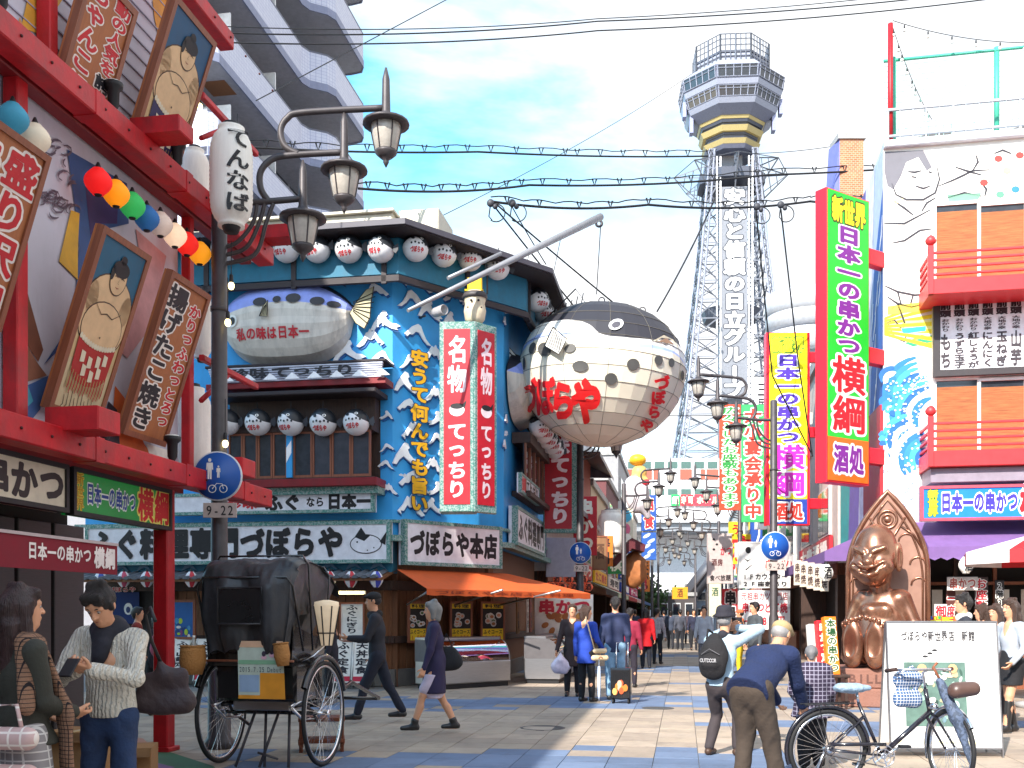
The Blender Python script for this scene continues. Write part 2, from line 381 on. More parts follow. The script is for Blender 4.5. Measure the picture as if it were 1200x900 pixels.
# ---------------------------------------------------------------- ground and paving
UD = Vector((.1644, .9864, 0)); GA = atan2(-UD.x, UD.y)          # direction of the street
def build_ground():
 g = MB(mat('ground_base', (.2, .19, .18), .9, var=.2)).m(mat('ground_base', (.2, .19, .18), .9)); g.quad((-300, -60, -.012), (400, -60, -.012), (400, 900, -.012), (-300, 900, -.012))
 gr = obj('ground', g, kind='structure')
 beige = [mat('paver_sand_%s' % n, c, .75, var=.1, scale=3, bump=.15, dirt=.6, kind='pave') for n, c in (('a', (.38, .30, .225)), ('b', (.335, .265, .205)), ('c', (.41, .325, .25)))]
 blue = [mat('paver_blue_%s' % n, c, .75, var=.12, scale=3, bump=.15, dirt=.5, kind='pave') for n, c in (('a', (.12, .17, .27)), ('b', (.145, .20, .31)))]
 S = .46; rnd = random.Random(3); protos = {}; stuff = {}; n = 0
 bands = [(9.0, 11.3, -3, 2.9), (16.3, 18.5, -6.2, 6), (26.5, 29.5, -3, 9), (36, 39, 0, 9), (7.2, 9, 1, 7), (13, 14.3, 2.7, 7), (21.5, 22.5, 3.2, 8)]
 smb = MB()
 far = MB().m(beige[0])
 for j in range(-8, 118):
  for i in range(-34, 34):
   c = Vector((-1.2, 10.0, 0)) + UD * (j * S) + Vector((UD.y, -UD.x, 0)) * (i * S)
   if abs(c.x) > c.y * .62 + 2.4 or c.y < 3: continue
   if c.y > 20 and c.x < -.9 + (c.y - 23.2) * .167 - 1: continue
   b = any(y0 + rnd.uniform(-.5, .5) < c.y < y1 + rnd.uniform(-.4, .4) and x0 < c.x < x1 for y0, y1, x0, x1 in bands) and rnd.random() < .88
   m_ = rnd.choice(blue if b else beige)
   if c.y > 9.6 and abs(c.x) < c.y * .5 + .3 and n < 300 and c.y < 19:
    if m_ not in protos:
     q = MB().m(m_).bbox(-S / 2 + .004, S / 2 - .004, -S / 2 + .004, S / 2 - .004, -.012, 0); q.v = [(x, y, z) for x, y, z in q.v]
     protos[m_] = q.mesh('paver')
    o = bpy.data.objects.new('paver', protos[m_]); COL.objects.link(o); o.parent = gr; o.location = (c.x, c.y, rnd.uniform(-.0015, .0015)); o.rotation_euler = (0, 0, GA); n += 1
   else:
    smb.m(m_); smb.T = Matrix.Translation((c.x, c.y, rnd.uniform(-.0015, .0015))) @ Matrix.Rotation(GA, 4, 'Z'); h = S / 2 - .004
    smb.add([(-h, -h, 0), (h, -h, 0), (h, h, 0), (-h, h, 0), (-h, -h, -.012), (h, -h, -.012), (h, h, -.012), (-h, h, -.012)], [(0, 1, 2, 3), (0, 4, 5, 1), (1, 5, 6, 2), (2, 6, 7, 3), (3, 7, 4, 0)], False)
 smb.T = None; obj('paver_field', smb, gr, kind='stuff')
 # painted picture on the paving at the left, worn
 mm = MB();
 def patch(pts, col, dz): mm.m(M(col, .7, var=.2, dirt=.5, scale=3)).add([((px - 600) / FP * GY(py), GY(py), dz) for px, py in pts], [tuple(range(len(pts)))[::-1]])
 patch([(60, 868), (150, 866), (250, 898), (262, 912), (60, 912)], '3f6a4e', .004)
 patch([(140, 862), (168, 866), (186, 884), (150, 890)], 'a06a52', .006)
 patch([(78, 890), (172, 892), (205, 900), (120, 930), (60, 915)], '7d5a86', .008)
 obj('painted_ground_picture', mm, gr)
 # manhole covers
 for px, py, r in ((636, 853, .3), (771, 830, .26)):
  y = GY(py); m2 = MB().m(mat('cast_iron', (.09, .085, .08), .6, .5, bump=.4)).lathe([(r, -.01), (r, .004), (r * .9, .005), (r * .88, .001), (.01, .001)], ((px - 600) / FP * y, y, 0), 24)
  obj('manhole_cover', m2, gr, world=False)
build_ground()
# ---------------------------------------------------------------- left restaurant
FL = FR(-3.8, 11.25, R(80.54))
def build_left():
 F = FL; b = thing('restaurant_building', 'two storey restaurant at the left edge with red beams, painted upper wall and overhanging front', 'building', F.o, F.a)
 wall = mat('mural_white', rgb('c9c8d6'), .6, var=.06, scale=2, dirt=.25); X1 = .3
 obj('upper_wall', MB().m(wall).box(-13, X1, .02, 5.5, 3.05, 8.35), b)
 obj('roof_slab', MB().m(RED).box(-13.2, X1 + .05, -.1, 5.7, 8.35, 8.55), b)
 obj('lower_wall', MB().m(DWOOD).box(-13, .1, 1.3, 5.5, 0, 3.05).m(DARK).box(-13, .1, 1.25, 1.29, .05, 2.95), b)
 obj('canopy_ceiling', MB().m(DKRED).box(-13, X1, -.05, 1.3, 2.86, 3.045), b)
 # shutters and door posts under the canopy, seen in the dark
 for i, x in enumerate(np.arange(-5.2, .1, .62)):
  obj('shutter_panel', MB().m(mat('grey_shutter', (.09, .08, .085), .5, .4, kind='brushed')).bbox(x, x + .56, 1.18, 1.24, .05, 2.5), b)
 # beams
 obj('beam', MB().m(RED).bbox(-13, 1.95, -.42, -.2, 2.87, 3.09, .012), b)
 obj('beam', MB().m(RED).bbox(-13, 2.0, -.42, -.2, 5.98, 6.2, .012), b)
 obj('beam', MB().m(DKRED).bbox(-13, 1.9, -.16, .0, 5.98, 6.12, .012), b)
 obj('beam', MB().m(RED).bbox(-13, .6, -.52, -.34, 7.98, 8.16, .012), b)
 for x in (-2.55, .32): obj('bracket', MB().m(RED).bbox(x, x + .35, -.75, -.25, 3.06, 3.26, .01), b)
 for x in (-1.2, 1.62): obj('bracket', MB().m(RED).bbox(x, x + .3, -.78, -.25, 6.2, 6.36, .01), b)
 for x, z in ((1.3, 4.35), (1.35, 7.3)):
  obj('bracket', MB().m(RED).bbox(X1, X1 + 1.5, -.3, -.23, z, z + .07, .01).tube([(X1, -.26, z - .45), (X1 + .7, -.26, z)], .03, 6), b)
 obj('post', MB().m(RED).bbox(-.09, .09, -.06, .11, 0, 2.87, .012).bbox(-.13, .13, -.1, .15, 0, .05, .01), b)
 obj('post', MB().m(RED).bbox(.31, .42, -.12, -.01, 3.09, 6.0, .01), b)
 obj('post', MB().m(RED).bbox(-2.75, -2.6, -.14, -.0, 3.06, 6.0, .01), b)
 obj('post', MB().m(RED).bbox(-2.3, -2.18, -.14, -.0, 6.2, 8.4, .01), b)
 # horizontal siding joints on the upper wall
 sd = MB().m(mat('siding_joint', rgb('a9a8ba'), .7))
 for z in np.arange(6.3, 8.3, .17): sd.box(-4.5, X1 - .01, .004, .02, z, z + .012)
 obj('siding', sd, b, kind='stuff')
 # painted picture on the wall: wave, cliffs, sun
 def pp(pts, h, dz, name='mural_patch'):
  q = [F.fp(px, py, 0) for px, py in pts]; obj(name, MB().m(M(h, .6, var=.2, scale=4)).flat(q, .012 - dz), b)
 pp([(80, 175), (150, 215), (152, 262), (118, 270), (106, 320), (92, 372), (70, 410), (52, 428), (74, 395), (90, 340), (94, 290), (90, 250)], '2d4f86', .002)
 pp([(100, 205), (140, 226), (138, 262), (116, 262), (110, 300), (104, 250)], '3b2560', .004)
 pp([(84, 246), (94, 250), (92, 290), (92, 328), (70, 306)], 'd2a12c', .006)
 pp([(40, -30), (76, -30), (74, 0), (48, 40), (26, 32)], 'd9a23a', .002); pp([(180, 0), (206, -14), (200, 20), (186, 40), (182, 20)], 'd9962a', .002)
 pp([(24, 20), (34, 42), (46, 104), (22, 98), (18, 60)], 'c98f55', .004)
 pp([(160, 268), (196, 300), (180, 380), (150, 420), (130, 400), (165, 300)], 'c78f92', .002)
 pp([(12, 318), (30, 330), (52, 410), (46, 424), (12, 372)], '7a4a38', .002); pp([(14, 372), (44, 424), (56, 440), (30, 448), (12, 420)], '8c5c48', .004)
 pp([(10, 440), (26, 455), (58, 440), (48, 480), (30, 502), (12, 500)], '3d5f96', .002); pp([(22, 458), (34, 452), (40, 470), (24, 486)], '4aa0b8', .004)
 pp([(82, 508), (108, 500), (124, 520), (110, 540), (84, 528)], '4f63a8', .002); pp([(136, 452), (150, 470), (170, 520), (190, 548), (150, 540), (132, 500)], 'cf5f24', .002)
 pp([(128, 470), (138, 480), (142, 530), (152, 545), (130, 536), (120, 500)], '26202e', .004); pp([(172, 520), (200, 528), (210, 548), (180, 546)], 'e8e2da', .004)
 pp([(48, 100), (70, 92), (96, 122), (84, 130), (60, 120)], 'b9b2c2', .004)
 ln = MB().m(M('5a4f60'))
 rr = random.Random(5)
 for i in range(46):
  px, py = rr.uniform(10, 90), rr.uniform(165, 250); q = [F.fp(px + 7 * cos(a), py + 6 * sin(a), 0) for a in np.linspace(rr.uniform(0, 6), rr.uniform(0, 6) + 3, 7)]
  ln.flat(stroke(q, .022), .002)
 obj('mural_lines', ln, b, kind='stuff')
 bl = MB().m(mat('bolt_dark', (.09, .02, .02), .5, .5))
 for z in (2.98, 6.09, 8.07):
  for i in range(34): bl.ball((-11.5 + i * .4, -.425 if z < 8 else -.525, z), .014, 6, 4)
 obj('bolts', bl, b, kind='stuff')
 for z0_ in (2.865, 5.975):
  for x in (-6.2, -4.1, -2.05, -.35, 1.1): obj('joint_plate', MB().m(RED).bbox(x, x + .14, -.427, -.193, z0_, z0_ + .23, .004), b)
 # sign lights on the beams
 for px, py in ((133, 165), (208, 222), (123, 512), (202, 535), (1, 60)):
  x, z = F.fp(px, py, .3); zz = 6.2 if py < 300 else 3.06
  t = thing('spot_lamp', {133: 'small black spot lamp on the upper red beam below the red and black lettered board', 208: 'small black spot lamp on the upper red beam beside the tall white lantern', 123: 'small black spot lamp on the lower red beam under the wrestler painting', 202: 'small black spot lamp on the lower red beam nearest the round blue traffic sign', 1: 'small black spot lamp at the top left edge of the photo'}[px], 'lamp', F.w(x, -.3, zz), F.a, 'spot lamps on the red beams')
  obj('housing', MB().m(BLACK).lathe([(.03, 0), (.03, .06), (.05, .1), (.055, .24), (.085, .27), (.09, .31)], n=12), t)
  obj('lens', MB().m(M('d8d8d2', .3)).lathe([(.075, .305), (.07, .325), (.01, .33)], n=12), t)
 return b
build_left()
def board(F, BL, BR, TL, TR, off0, label, texts, bgm, extra=None, group='tilted boards on the restaurant front', **k):
 x0, z0a = F.fp(*BL, off0); x1, z0b = F.fp(*BR, off0); z0 = (z0a + z0b) / 2; lo, hi = 0, 3.0
 for _ in range(40):
  m_ = (lo + hi) / 2; xa = (F.fp(*TL, m_)[0] + F.fp(*TR, m_)[0]) / 2
  if xa > (x0 + x1) / 2: lo = m_
  else: hi = m_
 o1 = min(m_, off0 + 1.1); z1 = (F.fp(*TL, o1)[1] + F.fp(*TR, o1)[1]) / 2; h = hypot(z1 - z0, o1 - off0)
 print('board', round(x0, 2), round(x1, 2), round(z0, 2), round(h, 2), 'o1', round(o1, 2))
 return sign(F, x0, x1, z0, z0 + h, off0, label, bgm, texts, rim=FWOOD, rw=.055, depth=.08, tilt=atan2(o1 - off0, z1 - z0), extra=extra, group=group, cat='sign board', **k)
BRN = mat('board_brown', rgb('9c5c36'), .6, kind='wood', rgb2=rgb('b06c40'))
def sumo(seed, apron, bgc):
 def f(e, w, h):
  s = w; Y = -.006
  def F_(pts, c, k): e.m(M(c, .6)).flat([(x * w, z * h) for x, z in pts], Y - k * .0015)
  F_([(-.44, .3), (.44, .3), (.44, .975), (-.44, .975)], bgc, 0); F_([(-.44, .02), (.44, .02), (.44, .3), (-.44, .3)], 'c4b48e', 0); F_([(-.44, .3), (.44, .3), (.44, .62), (-.44, .62)], 'c9ae80', .5)
  sk = 'd8b48a'; o = '4a3426'
  for c, k, g in ((o, 1, .012), (sk, 2, 0)):
   F_(ell(0, .64, .43 + g, .16 + g * .6), c, k); F_(ell(-.33, .58, .12 + g, .15 + g), c, k); F_(ell(.33, .58, .12 + g, .15 + g), c, k)
  for c, k, g in ((o, 3, .012), (sk, 4, 0)): F_(ell(.0, .50, .38 + g, .145 + g * .6), c, k)
  for c, k, g in ((o, 5, .012), (sk, 6, 0)): F_(ell(.03, .79, .15 + g, .085 + g * .6), c, k)
  F_(ell(.03, .845, .16, .045), '1d1a1e', 7); F_(ell(.03, .895, .06, .025), '1d1a1e', 7); F_(ell(-.11, .81, .035, .04), '1d1a1e', 7)
  for x in (-.03, .1): F_(stroke([(x - .035, .797), (x, .803), (x + .035, .797)], .008), o, 8)
  F_(stroke([(.0, .745), (.035, .74), (.07, .745)], .006), '8c3a2a', 8); F_(stroke([(.04, .79), (.025, .768), (.045, .765)], .005), o, 8)
  F_(stroke([(-.24, .62), (-.1, .575), (.0, .59), (.12, .575), (.26, .62)], .007), o, 8); F_(ell(.0, .455, .012, .006), o, 8)
  # tasselled apron and white rope
  F_([(-.36, .42), (-.2, .395), (0, .385), (.2, .395), (.36, .42), (.34, .24), (.2, .19), (0, .175), (-.2, .19), (-.34, .24)], apron, 7)
  rr = random.Random(seed)
  for i in range(26): x = -.34 + i * .027; F_(stroke([(x, .215 + .04 * (abs(x) / .34) ** 2), (x + .005, .16), (x - .004, .11 + rr.random() * .03)], .02), apron if i % 2 else 'a8925c', 8)
  for i in range(14): x = -.33 + i * .05; F_(ell(x, .4 + .03 * (x / .33) ** 2, .026, .016), 'd8cdb4', 9)
  for i, (x, z) in enumerate(((-.2, .33), (-.05, .31), (.1, .33), (.22, .35), (-.12, .26), (.04, .24), (.16, .27))): F_([(x - .045, z + .03), (x + .035, z + .024), (x + .045, z - .03), (x - .035, z - .036)], 'd8cdb4', 10)
  for i in range(10): F_(stroke([(-.3 + i * .065, .1 + .02 * (i % 3)), (-.28 + i * .065, .05), (-.31 + i * .065, .035)], .012), '3a3026', 2)
 return f
GR = L2('c01622', 'eadfd8', .035, .1); GB = L2('1a1820', 'eadfd8', .035, .1)
board(FL, (-8, 350), (6, 385), (38, 205), (53, 232), .1, 'brown board with big red characters, cut by the left edge of the photo', [('盛り沢山', .55, .95, .06, .95, GR, True), ('名物', .05, .5, .4, .95, GR, True)], BRN) if False else None
sign(FL, -3.92, -2.95, 3.8, 5.25, .12, 'brown board with big red characters, cut by the left edge of the photo', BRN, [('盛り沢山', .52, .95, .05, .95, GR, True), ('味自慢', .05, .5, .05, .95, GR, True)], rim=FWOOD, depth=.08, tilt=R(18), group='tilted boards on the restaurant front', cat='sign board')
board(FL, (62, 118), (118, 165), (98, -14), (168, -14), .1, 'brown board lettered in red and black in the top left corner above the coloured lanterns', [('ちゃんこ', .08, .5, .3, .97, GR, True), ('鍋', .08, .5, .06, .29, GB, True), ('動の人気を', .58, .92, .42, .97, GR, True), ('誇る', .58, .92, .18, .41, GB, True)], BRN)
board(FL, (147, 190), (198, 228), (205, 0), (253, 45), .1, 'painting of a wrestler with dark checked apron on blue, topmost of the tilted boards', [], BRN, sumo(1, '2c2450', '1f4f74'))
board(FL, (55, 478), (115, 498), (118, 262), (178, 302), .1, 'painting of a wrestler in red apron with folded arms, between the red beams', [], BRN, sumo(2, 'a8201c', '1d5a78'))
board(FL, (143, 508), (192, 523), (200, 318), (247, 345), .1, 'narrow brown board advertising fried octopus balls, beside the standing lamp post', [('揚げたこ焼き', .06, .56, .05, .95, GB, True), ('かりっふわっとろっ', .62, .93, .1, .9, GR, True)], BRN)
_xa = FL.fp(82, 580, .06)[0]; sign(FL, _xa - 2.2, _xa - .04, 2.43, 2.86, .06, 'cream shop sign with thick black characters above the awning', M('d6cdb6', .5), [('一の串かつ', .1, .98, .1, .9, L1('241a1c', .05))], rim=BLACK, rw=.04)
_x0, _ = FL.fp(85, 580, .06); _x1, _ = FL.fp(200, 600, .06)
sign(FL, _x0, _x1, 2.42, 2.86, .06, 'green lit shop sign with yellow, blue and red characters beside the red post', M('0e6a2c', .4, emit=.25), [('新世界', .02, .1, .1, .92, L2('b98a00', 'f0d040', .02, .07), True), ('日本一の串かつ', .12, .6, .25, .75, L2('1b3f8f', 'e8ece8', .03, .1)), ('横綱', .62, .98, .08, .95, L2('c8141c', 'f0e070', .03, .09))], rim=BLACK, rw=.04)
def left_awning():
 F = FL; t = thing('awning', 'dark red shop awning with small white characters at the left edge', 'awning', F.o, F.a)
 x0, x1 = -5.0, F.fp(135, 655, .5)[0]
 obj('cloth', MB().m(M('7c1024', .8, var=.1)).prism([(0, 0)] * 0 + [(x0, 1.86), (x1, 1.86), (x1, 2.12), (x0, 2.12)], -.52, -.5).add([(x0, -.5, 2.12), (x1, -.5, 2.12), (x1, .3, 2.25), (x0, .3, 2.25)], [(0, 1, 2, 3)]), t)
 obj('trim', MB().m(M('b8a8a8')).box(x0, x1 + .005, -.53, -.49, 2.12, 2.145), t)
 obj('lettering', letters('日本一の串かつ', x1 - 1.3, x1 - .42, 1.93, 2.08, -.523, L1('e8dcd8', .03)), t); obj('lettering', letters('横綱', x1 - .38, x1 - .04, 1.9, 2.1, -.523, L1('e8dcd8', .04)), t)
left_awning()
# ---------------------------------------------------------------- paper lanterns
def ribbed(r, h, n=9, ribs=14, top=.35):
 pr = []
 for i in range(ribs * 2 + 1):
  u = i / (ribs * 2); q = r * (1 - abs(2 * u - 1) ** 5) ** .5 if top >= .5 else r * sin(pi * (.12 + .76 * u)); q = max(q, r * top); pr.append((q * (1 if i % 2 == 0 else .975), u * h))
 return pr
def lantern(loc, r, h, colour, label, group, txt=None, rz=0, top=.5, stripes=None, tcol='17161a', name='paper_lantern', emit=0.0, cap=True):
 t = thing(name, label, 'lantern', loc, rz, group); m_ = M(colour, .7, emit=emit, sub=0.0) if isinstance(colour, str) else colour
 pr = ribbed(r, h, ribs=10 if h < .6 else 22, top=top); mb = MB().m(m_).lathe(pr, n=20)
 if stripes:
  mb.m(M(stripes, .7)); k = mb.ms.index(mb.ms[mb.cur]); n_ = 20
  for fi in range(len(mb.f)):
   if fi < (len(pr) - 1) * n_ and (fi % n_) // 3 % 2: mb.mi[fi] = k
 obj('shade', mb, t)
 if cap:
  obj('cap', MB().m(BLACK).lathe([(pr[0][0] * .55, -.06 * min(1, h)), (pr[0][0] * .7, 0), (pr[0][0] * .7, .02)], n=14), t)
  obj('cap', MB().m(BLACK).lathe([(pr[-1][0] * .7, h - .01), (pr[-1][0] * .6, h + .05 * min(1, h)), (.01, h + .06)], n=14), t)
 if txt:
  def f(p): a = p[0] / r; return (sin(a) * (r * 1.012), -cos(a) * (r * 1.012), p[2])
  obj('lettering', letters(txt, -r * .62, r * .62, h * .08, h * .93, 0, L1(tcol, .03), True, f=f), t)
 return t
cols = [(15, 139, '3b8fae', 'blue'), (41, 163, 'e0d2bc', 'white'), (115, 213, 'e01616', 'red'), (136, 227, 'ee8d10', 'orange'), (155, 241, '2a9a4c', 'green'), (172, 256, '2a68a8', 'blue'), (188, 263, 'e8cfc0', 'white'), (205, 276, 'f0d0b0', 'white'), (219, 286, 'e02018', 'red'), (234, 297, 'f09a1c', 'orange')]
labs = ['pale blue round paper lantern nearest the left edge', 'white round lantern right of the pale blue one at the left edge', 'glowing red lantern first of the close string under the upper beam', 'orange lantern between the red and the green one', 'green round paper lantern under the upper red beam', 'deep blue round lantern right of the green one', 'white lantern right of the deep blue one', 'second white lantern of the string, left of the small red one', 'red lantern with orange neighbour on its right near the string end', 'orange lantern ending the string next to the lamp post']
for i, (px, py, c, n) in enumerate(cols):
 x, z = FL.fp(px, py, .25); r = .127
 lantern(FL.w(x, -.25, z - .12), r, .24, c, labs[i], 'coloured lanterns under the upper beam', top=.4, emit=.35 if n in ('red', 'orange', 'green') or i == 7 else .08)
for px, py, w, h, tx, lb in ((271, 208, 50, 116, 'てんなば', 'tall white paper lantern with black brush characters hanging beside the lamp post'), (228, 220, 36, 88, None, 'white cylinder lantern half hidden behind the lettered one'), (236, 382, 26, 76, None, 'white cylinder lantern hanging behind the octopus ball board'), (226, 508, 44, 106, None, 'large plain white cylinder lantern above the round blue traffic sign')):
 Y = 10.9 if tx else 12.6; s = FP / Y; p = P(px, py + h / 2, Y); lantern((p.x, p.y, p.z), w / 2 / s, h / s, PAPER, lb, 'tall white lanterns at the restaurant corner', tx, rz=R(35) if tx else 0, top=.62)
def bulb(loc, label, group='bare bulbs on wires', up=.5):
 t = thing('light_bulb', label, 'light bulb', loc, 0, group)
 obj('glass', MB().m(mat('bulb_glow', (1, .75, .35), .3, emit=3.0)).ball((0, 0, 0), (.035, .035, .045), 10, 7), t)
 obj('socket', MB().m(BLACK).lathe([(.02, .035), (.025, .06), (.02, .12), (.008, .13)], n=8), t); obj('wire', MB().m(BLACK).tube([(0, 0, .12), (0, 0, up)], .005, 4), t)
for px, py, Y, lb in ((97, 201, 10.1, 'glowing bare bulb left of the red lantern'), (278, 182, 12.3, 'bare bulb in front of the apartment balconies'), (271, 335, 11.4, 'upper glowing bulb beside the lamp post'), (267, 378, 11.4, 'lower glowing bulb beside the lamp post near the fish relief'), (264, 520, 11.4, 'glowing bulb just above the round blue traffic sign'), (234, 125, 12.3, 'bare bulb behind the topmost wrestler painting')):
 bulb(P(px, py, Y), lb)
# ---------------------------------------------------------------- unseen block added at the left to shade the blue front
def shade_block():
 b = thing('apartment_block', 'tall grey unseen block added behind the left restaurant for its shade', 'building', (-15.5, 6, 0), R(-9.5))
 obj('wall', MB().m(CONC).box(-5, 5, -3.5, 6.5, 0, 17.5), b)
 for k in range(5):
  for j in range(3): obj('window', MB().m(GLASS).box(5.0, 5.02, -2.5 + 3 * j, -1 + 3 * j, 1.5 + 3.2 * k, 3 + 3.2 * k), b)
shade_block()
def neighbours():
 for n, (x0, x1, y0, y1, h, lb) in enumerate(((-20, -8.5, -22, -3, 8.5, 'plain building row behind the viewer on the left, outside the photo'), (9.5, 20, -22, 7, 9.5, 'plain building row behind the viewer on the right, outside the photo'), (-22, 22, -40, -27, 11, 'plain building closing the street behind the viewer, outside the photo'))):
  b = thing('street_building', lb, 'building', ((x0 + x1) / 2, (y0 + y1) / 2, 0)); w, d = (x1 - x0) / 2, (y1 - y0) / 2; obj('wall', MB().m(mat('plain_render', (.3, .27, .25), .8, dirt=.3)).box(-w, w, -d, d, 0, h), b); obj('roof', MB().m(CONC).box(-w - .2, w + .2, -d - .2, d + .2, h, h + .3), b)
neighbours()
# ---------------------------------------------------------------- blue puffer fish restaurant on the corner
FB1 = FR(-9.25, 22.2, atan2(-1.2, 6.8)); FB2 = FR(-2.45, 21.0, atan2(2.2, 2.26)); FB3 = FR(-.19, 23.2, atan2(7.2, 1.2))
LB1, LB2, LB3 = 6.905, 3.154, 7.3
BLUE = mat('wave_blue', rgb('38a2e4'), .5, var=.08, scale=1.5, dirt=.25); BLUED = mat('crest_shadow_blue', rgb('1b5a9c'), .6); TEAL = mat('teal_paint', rgb('1d6a86'), .6, dirt=.3)
WAVE = mat('wave_white', rgb('f8f7fa'), .55, var=.05, dirt=.3); MOS = mat('green_mosaic', rgb('4d8178'), .5, kind='mosaic', scale=40, rgb2=rgb('8fa39e')); EAVE = mat('eave_brown', rgb('2e2427'), .6, dirt=.3)
TILE = mat('roof_tile', (.11, .12, .14), .45, var=.3, dirt=.3)
def fpart(b, F, name, mb, label=None, kind=None):
 me = mb.mesh(name) if isinstance(mb, MB) else mb; me.transform(F.M); me.transform(wm(b).inverted())
 o = bpy.data.objects.new(name, me); COL.objects.link(o); o.parent = b; return tag(o, label, kind=kind)
CR = [[(-1, -.32), (-.6, .0), (-.28, .42), (-.12, .33), (.06, .52), (.16, .34), (.32, .3), (.5, -.02), (.74, -.22), (1.02, -.42), (.8, -.5), (.46, -.36), (.2, -.04), (-.06, -.12), (-.3, .0), (-.55, -.3), (-.8, -.28), (-.72, -.46)],
  [(-1, -.1), (-.7, .12), (-.4, .34), (0, .5), (.22, .42), (.4, .12), (.6, -.14), (.98, -.4), (.7, -.38), (.36, -.16), (.1, .1), (-.15, .12), (-.4, -.06), (-.62, -.06), (-.8, -.2)],
  [(-1.05, -.5), (-.8, -.1), (-.5, .22), (-.2, .5), (.02, .46), (.12, .28), (0, .2), (.1, .02), (.4, -.18), (.72, -.22), (1.0, -.36), (.7, -.42), (.82, -.55), (.4, -.46), (.0, -.28), (-.3, -.12), (-.6, -.3), (-.8, -.52)]]
def crest(b, F, x, z, s, k, fl, asp=.62):
 pts = [(x + (-px if fl else px) * s / 2, z + pz * s * asp) for px, pz in CR[k]]
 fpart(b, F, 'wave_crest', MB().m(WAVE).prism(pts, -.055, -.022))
 sh = [(px_ + .03, pz_ - .045) for px_, pz_ in pts]; fpart(b, F, 'crest_shadow', MB().m(BLUED).prism(sh, -.022, -.004))  # drop shadow of the crest painted as a deep blue copy, down and right
def drops(b, F, x, z, s, rnd):
 mb = MB().m(WAVE)
 for i in range(5): a = rnd.uniform(0, 6); r = rnd.uniform(.3, 1) * s; mb.prism(ell(x + r * cos(a), z + abs(r * sin(a)), s * rnd.uniform(.12, .24), s * rnd.uniform(.12, .24), 8), -.06, -.004)
 fpart(b, F, 'spray_drops', mb, kind='stuff')
def curve_mat(name, curves, cols, rough=.6, sx=1, sz=1, **k):
 """paint bands of a fish along z, their edges following x (object space, unit size)"""
 m = bpy.data.materials.new(name); m.use_nodes = True; nt = m.node_tree; N = nt.nodes.new; L = nt.links.new; b = nt.nodes['Principled BSDF']; b.inputs['Roughness'].default_value = rough
 tc = N('ShaderNodeTexCoord'); sp = N('ShaderNodeSeparateXYZ'); L(tc.outputs['Object'], sp.inputs[0])
 xn = N('ShaderNodeMapRange'); L(sp.outputs['X'], xn.inputs[0]); xn.inputs[1].default_value = -sx; xn.inputs[2].default_value = sx
 zn = N('ShaderNodeMath'); zn.operation = 'DIVIDE'; L(sp.outputs['Z'], zn.inputs[0]); zn.inputs[1].default_value = sz
 no = N('ShaderNodeTexNoise'); no.inputs['Scale'].default_value = 1.2; no.inputs['Detail'].default_value = 5; L(tc.outputs['Object'], no.inputs[0])
 col = None
 for i, c in enumerate(cols):
  cr = N('ShaderNodeValToRGB'); cr.color_ramp.elements[0].position = .35; cr.color_ramp.elements[1].position = .65
  cr.color_ramp.elements[0].color = (*[q * .85 for q in c], 1); cr.color_ramp.elements[1].color = (*c, 1); L(no.outputs['Fac'], cr.inputs[0])
  if col is None: col = cr.outputs[0]; continue
  fc = N('ShaderNodeFloatCurve'); cu = fc.mapping.curves[0]; pts = curves[i - 1]
  while len(cu.points) < len(pts): cu.points.new(.5, .5)
  for p_, (x, z) in zip(cu.points, pts): p_.location = ((x + 1) / 2, (z + 1) / 2)
  fc.mapping.update(); L(xn.outputs[0], fc.inputs['Value'])
  th = N('ShaderNodeMapRange'); th.inputs[3].default_value = -1; th.inputs[4].default_value = 1; L(fc.outputs[0], th.inputs[0])
  su = N('ShaderNodeMath'); su.operation = 'SUBTRACT'; L(zn.outputs[0], su.inputs[0]); L(th.outputs[0], su.inputs[1])
  st = N('ShaderNodeMapRange'); st.inputs[1].default_value = -.008; st.inputs[2].default_value = .008; L(su.outputs[0], st.inputs[0])
  mx = N('ShaderNodeMix'); mx.data_type = 'RGBA'; L(st.outputs[0], mx.inputs[0]); L(col, mx.inputs[6]); L(cr.outputs[0], mx.inputs[7]); col = mx.outputs[2]
 L(col, b.inputs['Base Color']); MATS[name] = m; return m
FISHS = curve_mat('small_fish_paint', [[(-1, .1), (-.4, .5), (0, .42), (.4, .1), (1, -.1)]], [rgb('e4e2e4'), rgb('23262c')], .4, .28, .28)
